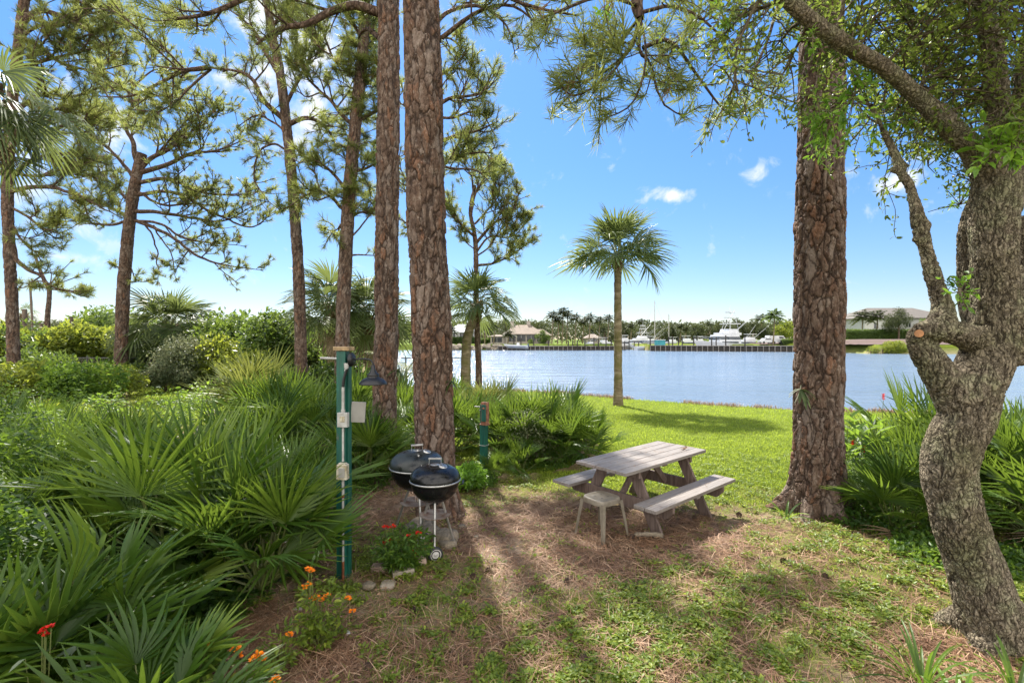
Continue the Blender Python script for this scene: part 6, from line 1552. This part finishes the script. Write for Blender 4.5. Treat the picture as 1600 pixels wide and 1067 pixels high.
coconut(1208, 126, 488, 'full green palm in front of the white van', 40, L=3.4, n=22, mat='bush_leaf', group=None)
coconut(1346, 128, 489, 'left one of two dark palms in front of the large right house', 41, L=3.5, n=20, group=None)
coconut(1369, 128, 489, 'right one of two dark palms in front of the large right house', 42, L=3.5, n=20, group=None)

def hip_house(name, px, d, w, dep, wall_h, roof_h, label, wallm, roofm, z=None, wins=(), ridge=.35, chim=(), over=.5, cat='house'):
    x = wx(px, d); z = (gz(x, d) if z is None else z); e = empty(name, (x, d, z), 0, label, cat); b = MB(); b.box((0, 0, wall_h / 2 - .3), (w, dep, wall_h + .6)); b.build('wall', M[wallm], e)
    r_ = MB(); o = over; a, c = w / 2 + o, dep / 2 + o; rl = w * ridge / 2; v = [(-a, -c, wall_h), (a, -c, wall_h), (a, c, wall_h), (-a, c, wall_h), (-rl, 0, wall_h + roof_h), (rl, 0, wall_h + roof_h), (-a, -c, wall_h - .2), (a, -c, wall_h - .2), (a, c, wall_h - .2), (-a, c, wall_h - .2)]
    r_.add(v, [[0, 1, 5, 4], [2, 3, 4, 5], [6, 7, 1, 0], [7, 8, 2, 1], [8, 9, 3, 2], [9, 6, 0, 3], [9, 8, 7, 6]]); r_.add(v, [[1, 2, 5], [3, 0, 4]]); ro = r_.build('roof', M[roofm], e)
    for cx in chim: m = MB(); m.box((cx, .6, wall_h + roof_h * .85), (1.1, 1.0, roof_h * 1.0)); m.box((cx, .6, wall_h + roof_h * 1.38), (1.3, 1.2, .2)); m.build('chimney', M[wallm], ro)
    for (cx, cz, ww, hh) in wins:
        m = MB(); m.box((cx, -dep / 2 - .03, cz), (ww, .1, hh)); wo = m.build('window', M['window_dark'], e); f = MB()
        f.box((cx, -dep / 2 - .09, cz + hh / 2 + .08), (ww + .2, .12, .16)); f.box((cx, -dep / 2 - .09, cz), (.12, .1, hh)); f.build('frame', M['stucco_white'], wo)
    return e
hip_house('house', 818, 150, 11.2, 9, 3.0, 2.9, 'tan roofed house with two chimneys on the far shore', 'stucco_cream', 'roof_tan', wins=[(-3.6, 1.7, 2.2, 2.0), (-.8, 1.9, 2.6, 2.3), (2.2, 1.9, 2.6, 2.3), (4.6, 1.6, 1.2, 1.6)], chim=(-3.6, 1.6), over=.9)
hip_house('house', 843, 153, 6.5, 6, 2.6, 2.0, 'tan roofed side wing right of the house with two chimneys', 'stucco_cream', 'roof_tan', wins=[(0, 1.4, 2, 1.3)])
hip_house('garage', 778, 149, 4.4, 6, 2.3, .5, 'low cream annex left of the tan roofed house', 'stucco_cream', 'roof_tan', wins=[(-.2, 1.2, 3.0, 1.4)], cat='house')
hip_house('house', 724, 152, 9.0, 8, 3.7, 2.4, 'white house with white roof behind the cabbage palm and small pine', 'stucco_white', 'roof_white', wins=[(-2.8, 2.3, 1.3, 2.0), (0, 2.3, 1.3, 2.0), (2.8, 2.3, 1.3, 2.0)])
hip_house('house', 925, 158, 4.5, 6, 1.8, 1.3, 'small low house with tan roof under the windblown palms', 'stucco_cream', 'roof_tan', wins=[(0, 1.2, 2, 1)])
hip_house('house', 1390, 150, 26.0, 14, 6.0, 3.4, 'large white two storey house with broad grey roof on the right far bank', 'stucco_white', 'roof_grey', z=2.5, ridge=.55, wins=[(-6.0, 1.5, 4.6, 1.8), (-9.5, 3.6, 1.2, 1.6), (-6, 4.1, 1.2, 1.0), (0, 3.9, 1.4, 1.2), (6, 3.9, 1.4, 1.2), (10, 3.8, 1.6, 1.3)], over=.9)
# hedges, bushes and trees of the far bank
def hedge(name, px0, px1, d, h, dep, label, mat='bush_leaf', n=7000, leaf=.3, seed=0, cat='hedge', wav=.1, tb=0.):
    r = np.random.RandomState(seed + 900); x0, x1 = wx(px0, d), wx(px1, d); cx = (x0 + x1) / 2; z = gz(cx, d); w = x1 - x0; mb = MB()
    q = r.rand(n, 3); face = r.rand(n); pos = np.stack([(q[:, 0] - .5) * w, np.where(face < .55, -dep / 2, (q[:, 1] - .5) * dep), np.where(face < .55, q[:, 2] * h, h + wav * h * (noise2(q[:, 0] * w, q[:, 1], .4, 3, seed) - .5) * 2)], 1) + r.normal(size=(n, 3)) * leaf * .4
    scatter(mb, *KITE, pos, frames(rdir(n, r), np.array([0, -.5, .6]) + .6 * r.normal(size=(n, 3))), leaf * (.7 + .6 * r.rand(n)), np.clip(.42 + tb + .2 * r.normal(size=n) + .1 * (face > .55), 0, 1))
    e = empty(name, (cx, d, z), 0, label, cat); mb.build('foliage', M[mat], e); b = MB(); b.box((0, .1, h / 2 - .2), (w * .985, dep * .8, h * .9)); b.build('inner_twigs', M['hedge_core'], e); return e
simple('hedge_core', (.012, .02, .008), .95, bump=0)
hedge('hedge', 1318, 1425, 124, 2.3, 1.6, 'long clipped dark green hedge in front of the large right house', n=9000, seed=1, wav=.02)
hedge('hedge', 1221, 1250, 126, 1.2, 1.2, 'low clipped green hedge right of the white van', n=1800, leaf=.22, seed=2, wav=.02)
hedge('hedge', 703, 742, 147, 1.9, 1.2, 'dark clipped hedge before the white far house', n=2500, seed=3, tb=-.15)
hedge('hedge', 742, 770, 147, 1.5, 1.2, 'dark hedge left of the cream annex', n=1800, seed=4, tb=-.15)
def far_tree(name, px, d, ytop, w, label, seed, mat='far_leaf', n=2600, leaf=.42, group='trees of the far shore', cat='tree', trunk=True, low=.15, z0=None, tb=0.):
    r = np.random.RandomState(seed + 700); x = wx(px, d); z = max(gz(x, d), .3) if z0 is None else z0; h = H0 - (ytop - HOR) / F * d - z; e = empty(name, (x, d, z), 0, label, cat, group); L = []
    for k in range(14):
        a = r.rand() * 6.28; q = r.rand() ** .5; u = r.rand(); rr = h * (.14 + .09 * r.rand()); L.append((math.cos(a) * q * (w / 2 - rr), math.sin(a) * q * (w / 2 - rr) * .7, h * (low + .12) + (h * (1 - low - .12) - rr) * u * (1 - .45 * q * q), rr))
    L.append((0, 0, h - h * .2, h * .19)); mb = MB(); cloud(mb, L, n, leaf, r, None, .5, tb, rough=.3); mb.build('crown', M[mat], e)
    t = MB(); t.tube(spline([(0, 0, -.2), (.1, 0, h * .3), (0, 0, h * .7)], 8), np.linspace(h * .03, h * .01, 8), 7)
    for l in L[:6]: t.tube([(0.05, 0, h * .28), np.array(l[:3])], [h * .014, h * .005], 5, cap=False)
    t.build('trunk', M['twig_bark'], e); return e
far_tree('round_tree', 1404, 122, 479, 8.6, 'round crowned grey green tree standing before the long hedge', 1, n=6500, leaf=.26, low=.22, group=None)
far_tree('tree', 1445, 140, 496, 8, 'light green tree at the right end of the large house', 2, mat='bush_leaf', group=None)
far_tree('tree', 848, 143, 514, 5.2, 'rounded green bush tree at the right of the tan roofed house', 3, mat='bush_leaf', n=2200, leaf=.3, low=0, group=None)
far_tree('tree', 830, 142, 529, 2.4, 'low round bush in front of the tan roofed house', 4, mat='bush_leaf', n=700, leaf=.22, low=0, group=None)
far_tree('tree', 1226, 135, 498, 7.5, 'yellow green tree right behind the white van', 5, mat='bush_leaf_yellow', group=None)
far_tree('tree', 1192, 142, 508, 5, 'dark tree left of the white van', 6, group=None)
for k, (px, yt, w, d) in enumerate([(1110, 499, 17, 190), (1150, 496, 15, 195), (1085, 505, 12, 190), (1135, 502, 12, 186), (1178, 497, 14, 192), (1030, 501, 15, 195), (1008, 505, 12, 200), (1050, 504, 10, 195), (975, 501, 13, 205), (1215, 500, 13, 180), (1240, 502, 12, 175),
        (700, 496, 16, 195), (755, 497, 18, 198), (790, 495, 14, 200), (830, 497, 17, 202), (850, 499, 14, 205), (640, 500, 16, 190), (945, 505, 14, 205), (925, 507, 12, 210), (1330, 487, 14, 175), (1365, 490, 12, 180), (1300, 495, 14, 175)]):
    words = ['behind the tallest part of the marina', 'behind the big white yacht', 'left of the big yacht, low', 'behind the yacht bow', 'behind the outriggers of the yacht', 'between the two sailboat masts', 'left of the tall sailboat mast', 'right of the second mast', 'right of the lone cabbage palm trunk', 'behind the white van', 'just left of the right pine trunk',
             'behind the white far house', 'behind the far lawn palms', 'above the left chimney of the tan roofed house', 'above the right chimney of the tan roofed house', 'left of the windblown palm row', 'seen between the two big pines', 'behind the windblown palms, right end', 'behind the windblown palms, middle', 'left above the large right house', 'above the roof edge of the large right house', 'hidden behind the right pine trunk'][k]
    far_tree('tree', px, d, yt, w, 'dark rounded far tree ' + words, 20 + k, n=2600, leaf=.55, low=0)
def far_woods():
    r = np.random.RandomState(77); mb = MB(); n = 42000; x = r.rand(n) * 420 - 230; d = 205 + 60 * r.rand(n); top = 6.5 + 3.0 * noise2(x, d, .06, 3, 4) + 2.0 * noise2(x, d, .2, 3, 7); pos = np.stack([x, d, 1 + top * r.rand(n) ** .55], 1)
    scatter(mb, *KITE, pos, frames(rdir(n, r), np.array([0, -.6, .8]) + .6 * r.normal(size=(n, 3))), 1.0 + .8 * r.rand(n), np.clip(.4 + .25 * r.normal(size=n), 0, 1))
    n = 16000; x = -175 + r.rand(n) * 125; d = np.where(r.rand(n) < .5, 45 + 50 * r.rand(n), 90 + 90 * r.rand(n)); m = (x < -.24 * d - 12); x, d = x[m], d[m]; n = len(x); top = 2.2 + 2.2 * noise2(x, d, .12, 3, 4)
    scatter(mb, *KITE, np.stack([x, d, .2 + top * r.rand(n) ** .5], 1), frames(rdir(n, r), np.array([0, -.6, .8]) + .6 * r.normal(size=(n, 3))), .7 + .6 * r.rand(n), np.clip(.6 + .25 * r.normal(size=n), 0, 1))
    tag(mb.build('far_woods', M['far_leaf']), 'dark band of distant woodland along the horizon', 'woods', kind='stuff')
far_woods()
def mangrove():
    r = np.random.RandomState(88); d = 104.5; x = wx(1393, d); e = empty('mangrove_bush', (x, d, -1.0), 0, 'wide yellow green mangrove bush growing at the far waterline', 'bush'); L = []
    for k in range(22): u = r.rand() * 2 - 1; rr = 1.0 + .3 * r.rand(); L.append((u * 4.9, r.normal() * .8, .7 + (1 - u * u) * 1.15 * r.rand(), rr * (1 - .25 * abs(u))))
    mb = MB(); cloud(mb, L, 8500, .24, r, None, .7, .05, rough=.25); mb.build('foliage', M['bush_leaf_yellow'], e); st = MB()
    for k in range(40): u = r.rand() * 2 - 1; st.tube([(u * 5, -.6 + r.normal() * .3, -.4), (u * 4.7, 0, 1.0)], [.05, .04], 4, cap=False)
    st.build('roots', M['twig_bark'], e)
mangrove()
def bank_right():
    g = MB(); X, Y = np.meshgrid(np.linspace(66, 112, 93), np.linspace(95, 136, 83)); Zb = ground_z(X, Y); dd = lake_depth(X, Y)
    Fc = grid_faces(83, 93); ok = ((dd.ravel()[Fc] > -9.5) & (dd.ravel()[Fc] < -.9)).all(1); g.add(np.stack([X, Y, Zb + .06], 2).reshape(-1, 3), Fc[ok])
    tag(g.build('brick_bank', M['brick_slope']), 'reddish paved bank sloping from the hedge to the water', 'bank', kind='structure'); return
    m = MB(); a = [(62, 122.0), (73.2, 119.2), (77.8, 105.6), (92, 103.5), (110, 103.3)]
    # sloping reddish paved bank from the water up to the hedge
    b_ = [(64, 127.5), (76, 124), (84, 117), (96, 116), (112, 116)]
    V = [(x, y, -.35 if k > 1 else .55) for k, (x, y) in enumerate(a)] + [(x, y, 2.02 if k else 1.1) for k, (x, y) in enumerate(b_)]
    m.add(V, [[k, k + 1, k + 6, k + 5] for k in range(4)]); tag(m.build('brick_bank', M['brick_slope']), 'reddish paved bank sloping from the hedge to the water', 'bank', kind='structure')
bank_right()
# docks
def dock(name, pts, ztop, label, posts, hdrop=1.0, mat='dock_dark'):
    P = np.array(pts, float); c = P.mean(0); e = empty(name, (c[0], c[1], WATER_Z), 0, label, 'dock', 'docks of the marina'); P = P - c; zt = ztop - WATER_Z; dk, fa, pl = MB(), MB(), MB()
    for a, b_ in zip(P[:-1], P[1:]):
        L = np.linalg.norm(b_ - a); dk.bar((*a, zt), (*b_, zt), 2.2, .14); n = int(L / 1.3)
        off = np.array([b_[1] - a[1], -(b_[0] - a[0])]) / L * 1.0; 
        fa.bar((*(a + off * .7), zt * .45), (*(b_ + off * .7), zt * .45), .12, zt * 1.0)
        for k in range(n + 1): q = a + (b_ - a) * k / n + off; pl = MB(); pl.tube([(q[0], q[1], -.8), (q[0], q[1], zt - .1)], [.11, .11], 6); pl.build('pile', M['dock_deck'], e)
    dk.build('deck', M['dock_deck'], e); fa.build('fascia', M[mat], e)
    for (px, d, ytop) in posts: m = MB(); x = wx(px, d) - c[0]; m.tube([(x, d - c[1], -1.0), (x, d - c[1], H0 - (ytop - HOR) / F * d - WATER_Z)], [.17, .16], 8); m.build('tall_piling', M['dock_dark'], e)
dock('dock', [(37.5, 130), (73.5, 118.6)], .45, 'long dark dock with tall pilings in front of the big white yacht', [(1016, 129.5, 526), (1028, 131, 528), (1045, 128, 526), (1051, 130, 526), (1060, 130.5, 527), (1066, 127.5, 526), (1084, 127, 526), (1089, 130, 525), (1112, 125, 526), (1119, 128, 526), (1134, 123.5, 524), (1164, 121, 525)])
dock('dock', [(-4, 138.2), (30.5, 138.2)], .15, 'low dark dock along the far lawn left of the lone cabbage palm', [(803, 139, 530), (814, 137, 528), (834, 139, 532), (857, 138, 531), (888, 137.5, 532), (895, 139, 531), (902, 137, 532), (914, 137, 531), (928, 139, 527), (935, 137, 529), (947, 137, 527), (955, 139, 530)])
dock('dock', [(31, 138.5), (35.0, 150), (37.5, 160)], .1, 'side dock with dark pilings leading back into the marina channel', [(976, 137, 533), (983, 139, 532), (991, 140, 533), (998, 143, 533), (1003, 147, 533), (1008, 150, 534)])
dock('dock', [(104.5, 92), (118, 88)], .15, 'pale dock with railing at the far right beyond the oak trunk', [(1592, 90, 536), (1440, 98, 545)], mat='dock_deck')
def revetment():
    r = np.random.RandomState(5); m = MB(); e = None
    for k in range(150):
        x = -26 + 23 * r.rand(); y = 138.2 + r.rand() * 1.2; s = .35 + .45 * r.rand(); u, v = np.meshgrid(np.linspace(0, 2 * math.pi, 9)[:-1], np.linspace(-1.57, 1.57, 5)); p = np.stack([np.cos(v) * np.cos(u), np.cos(v) * np.sin(u), np.sin(v) * .8], 2).reshape(-1, 3) * s * (.8 + .4 * r.rand(40, 1))
        m.add(p + [x, y, -1.0 + 1.2 * r.rand() + (y - 138) * .3], grid_faces(5, 8, True))
    tag(m.build('rock_revetment', M['pale_stone']), 'rubble stone edge below the far lawn at left', 'stones', kind='stuff')
revetment()
# boats
def hull(mb, L, B, D, n=14, flare=.35, sheer=.5):
    st = []
    for k in range(n):
        u = k / (n - 1); x = (u - .5) * L; w = B / 2 * (1 - max(0, (u - .45) / .55) ** 2.2) + .01; sh = D * (1 + sheer * u ** 2.5); rk = .12 * L * max(0, u - .7) / .3
        st.append([(x + 0, 0, -.35 * (1 - u)), (x, w * (.62 - .2 * u), 0), (x + rk * .5, w * .9, sh * .55), (x + rk, w, sh), (x + rk, w * .2, sh + .02), (x + rk, 0, sh + .03)])
    V = [];
    for s in st: V += s + [(p[0], -p[1], p[2]) for p in s[::-1]][1:-1]
    mb.add(V, grid_faces(n, 10, True)); mb.add(V[:10], [[0, k, k + 1] for k in range(1, 9)])
def sportfisher(px, d, L, label, heading=0., tower=True, seed=0, name='fishing_boat', flip=False, rig=True):
    x = wx(px, d); e = empty(name, (x, d, WATER_Z), heading, label, 'boat', 'boats in the marina'); s = L / 15.
    h = MB(); hull(h, L, L * .30, L * .105); h.build('hull', M['boat_white'], e)
    z0 = L * .115; c = MB(); c.box((.03 * L, 0, z0 + L * .055), (L * .42, L * .22, L * .13), taper=(.86, .9)); c.box((-.02 * L, 0, z0 + L * .135), (L * .34, L * .20, L * .035)); c.build('cabin', M['boat_white'], e)
    g = MB(); g.box((.035 * L, 0, z0 + L * .072), (L * .405, L * .214, L * .042), taper=(.97, .97)); g.box((.03 * L, 0, z0 + L * .01), (L * .30, L * .235, L * .02)); g.build('windows', M['boat_glass'], e)
    f = MB(); f.box((-.05 * L, 0, z0 + L * .18), (L * .2, L * .18, L * .055), taper=(.85, .9)); f.box((-.07 * L, 0, z0 + L * .285), (L * .22, L * .19, L * .012)); f.build('flybridge', M['boat_white'], e)
    tw = MB()
    for sx in (-.16, .02):
        for sy in (-1, 1): tw.tube([(sx * L, sy * L * .085, z0 + L * .15), ((sx * .4 - .05) * L, sy * L * .04, z0 + L * (.46 if tower else .29))], [.05 * s, .04 * s], 5)
    if tower:
        tw.box((-.07 * L, 0, z0 + L * .46), (L * .10, L * .10, L * .015)); tw.box((-.07 * L, 0, z0 + L * .38), (L * .13, L * .12, L * .012)); tw.tube([(-.07 * L, 0, z0 + L * .46), (-.07 * L, 0, z0 + L * .56)], [.04 * s, .02 * s], 5)
        for k in range(4): tw.tube([((-.14 + .01 * k) * L, -L * .07, z0 + L * (.2 + .06 * k)), ((.0 - .01 * k) * L, -L * .07, z0 + L * (.2 + .06 * k))], [.03 * s] * 2, 5)
    tw.build('tower', M['aluminium' if False else 'boat_white'], e)
    if rig:
        rg = MB()
        for sy in (-1, 1): rg.tube([(.02 * L, sy * L * .1, z0 + L * .1), (-.42 * L, sy * L * .26, z0 + L * .52)], [.05 * s, .025 * s], 5)
        rg.tube([(-.2 * L, 0, z0 + L * .2), (-.46 * L, .05 * L, z0 + L * .42)], [.05 * s, .025 * s], 5); rg.build('outriggers', M['boat_white'], e)
    rl = MB(); 
    for sy in (-1, 1): rl.tube([(.22 * L, sy * L * .12, z0 + L * .06), (.5 * L, sy * L * .05, z0 + L * .1)], [.02 * s + .01] * 2, 4)
    rl.build('bow_rail', M['boat_white'], e); return e
sportfisher(1135, 133, 18.5, 'big white sport yacht with dark blue windows and tall tuna tower', math.radians(200), name='yacht')
sportfisher(1168, 136, 11.5, 'white fishing boat moored right behind the big yacht', math.radians(190), tower=False)
sportfisher(1094, 145, 10, 'white motor boat left of the big yacht', math.radians(15), tower=False, rig=False)
sportfisher(1076, 150, 10.5, 'white motor boat between the second mast and the big yacht', math.radians(-8), tower=False, rig=False)
sportfisher(1000, 152, 13, 'white fishing boat with tower between the cabbage palm trunk and the tall mast', math.radians(190))
sportfisher(1015, 147, 10, 'white low motor boat at the foot of the tall sailboat mast', math.radians(170), tower=False)
sportfisher(978, 156, 11, 'white motor boat immediately right of the lone cabbage palm trunk', math.radians(5), tower=False)
sportfisher(1048, 150, 9.5, 'white motor boat below the second sailboat mast', math.radians(190), tower=False, rig=False)
sportfisher(921, 143.5, 7.5, 'white boat on a lift under the windblown palms', math.radians(195), tower=False)
sportfisher(946, 144, 9, 'white boat immediately left of the lone cabbage palm trunk', math.radians(10), tower=False)
def sailboat(px, d, ytop, L, label):
    x = wx(px, d); e = empty('sailboat', (x, d, WATER_Z), math.radians(12), label, 'sailboat'); h = MB(); hull(h, L, L * .26, L * .09, sheer=.25); h.build('hull', M['boat_white'], e); c = MB(); c.box((0, 0, L * .12), (L * .4, L * .15, L * .06), taper=(.85, .8)); c.build('cabin', M['boat_white'], e)
    hm = H0 - (ytop - HOR) / F * d - WATER_Z; m = MB(); m.tube([(0, 0, .8), (0, 0, hm)], [.13, .10], 8); m.bar((-.4, 0, hm * .6), (.4, 0, hm * .6), .06, .05); m.build('mast', M['mast_metal'], e)
    b_ = MB(); b_.tube([(0, 0, 2.4), (-L * .42, 0, 2.3)], [.07, .06], 6); b_.tube([(0, 0, 2.6), (-L * .40, 0, 2.5)], [.16, .10], 7); b_.build('boom', M['boat_blue'], e); s = MB()
    for q in ((L * .5, 0, .9), (-L * .5, 0, .9)): s.tube([(0, 0, hm * .98), q], [.018, .018], 4)
    s.build('stays', M['mast_metal'], e)
sailboat(1023, 140, 470, 12, 'sailboat with the tallest bare mast in the marina')
sailboat(1045, 143, 491, 9, 'sailboat with the shorter mast right of the tallest one')
def lift_boat():
    d = 137; x = wx(808, d); e = empty('motor_boat', (x, d, -.35), math.radians(170), 'small open blue and white motor boat at the far dock below the tan roofed house', 'boat'); h = MB(); hull(h, 6.4, 2.2, .75); h.build('hull', M['boat_white'], e); s = MB(); s.box((0, 0, .35), (5.2, 2.02, .18)); s.build('stripe', M['boat_blue'], e); c = MB(); c.box((-.3, 0, 1.1), (.9, .8, .8), taper=(.7, .8)); c.build('console', M['boat_white'], e); m = MB(); m.box((-3.2, 0, .75), (.5, .4, .9), taper=(.7, .8)); m.build('outboard_motor', M['boat_blue'], e)
lift_boat()
def far_cars():
    d = 128; x = wx(1213, d); z = max(gz(x, d), 1.0); e = empty('van', (x, d, z), math.radians(4), 'white van parked behind the palm at the marina', 'van'); b = MB()
    prof = [(-2.6, .35), (-2.6, 1.9), (-2.4, 2.1), (1.3, 2.1), (1.9, 1.35), (2.5, 1.15), (2.6, .35)]; V = [(px_, y, pz) for y in (-.95, .95) for (px_, pz) in prof]; n = 7
    b.add(V, [[k, (k + 1) % n, n + (k + 1) % n, n + k] for k in range(n)]); b.add(V[:n], [[0, k + 1, k] for k in range(1, n - 1)]); b.add(V[n:], [[0, k, k + 1] for k in range(1, n - 1)]); b.build('body', M['car_white'], e, bevel=.05)
    g = MB(); g.box((.8, -.955, 1.6), (1.2, .03, .5)); g.bar((1.36, 0, 2.02), (1.86, 0, 1.42), 1.6, .03, up=(0, 0, 1)); g.build('windows', M['window_dark'], e)
    for sx in (-1.6, 1.6):
        for sy in (-.9, .9): w = MB(); w.tube([(sx, sy - .1, .35), (sx, sy + .1, .35)], [.35, .35], 16); w.build('wheel', M['black_rubber'], e)
    x = wx(1199, 127); z = max(gz(x, 127), 1.0); e = empty('car', (x, 127, z), math.radians(2), 'white car parked left of the white van', 'car'); b = MB(); prof = [(-2.2, .3), (-2.25, .85), (-1.5, .95), (-1.0, 1.4), (.5, 1.42), (1.1, .95), (2.1, .8), (2.2, .3)]; n = 8; V = [(a, y, c) for y in (-.85, .85) for (a, c) in prof]
    b.add(V, [[k, (k + 1) % n, n + (k + 1) % n, n + k] for k in range(n)]); b.add(V[:n], [[0, k + 1, k] for k in range(1, n - 1)]); b.add(V[n:], [[0, k, k + 1] for k in range(1, n - 1)]); b.build('body', M['car_white'], e, bevel=.05); g = MB(); g.box((-.2, 0, 1.18), (1.7, 1.715, .3), taper=(.8, 1)); g.build('windows', M['window_dark'], e)
    for sx in (-1.4, 1.4):
        for sy in (-.8, .8): w = MB(); w.tube([(sx, sy - .1, .3), (sx, sy + .1, .3)], [.3, .3], 16); w.build('wheel', M['black_rubber'], e)
far_cars()
def dock_box():
    d = 129; x = wx(1031, d); m = MB(); m.box((0, 0, .75), (2.6, 1.2, 1.4)); e = empty('dock_locker', (x, d, .5), 0, 'teal locker on the dock under the tallest mast', 'locker'); m.build('body', M['boat_teal'], e, bevel=.05); m = MB(); m.box((0, 0, 1.5), (2.8, 1.4, .12)); m.build('lid', M['boat_white'], e)
dock_box()
print('objects', len(bpy.data.objects), 'polys', sum(len(o.data.polygons) for o in bpy.data.objects if o.type == 'MESH'))
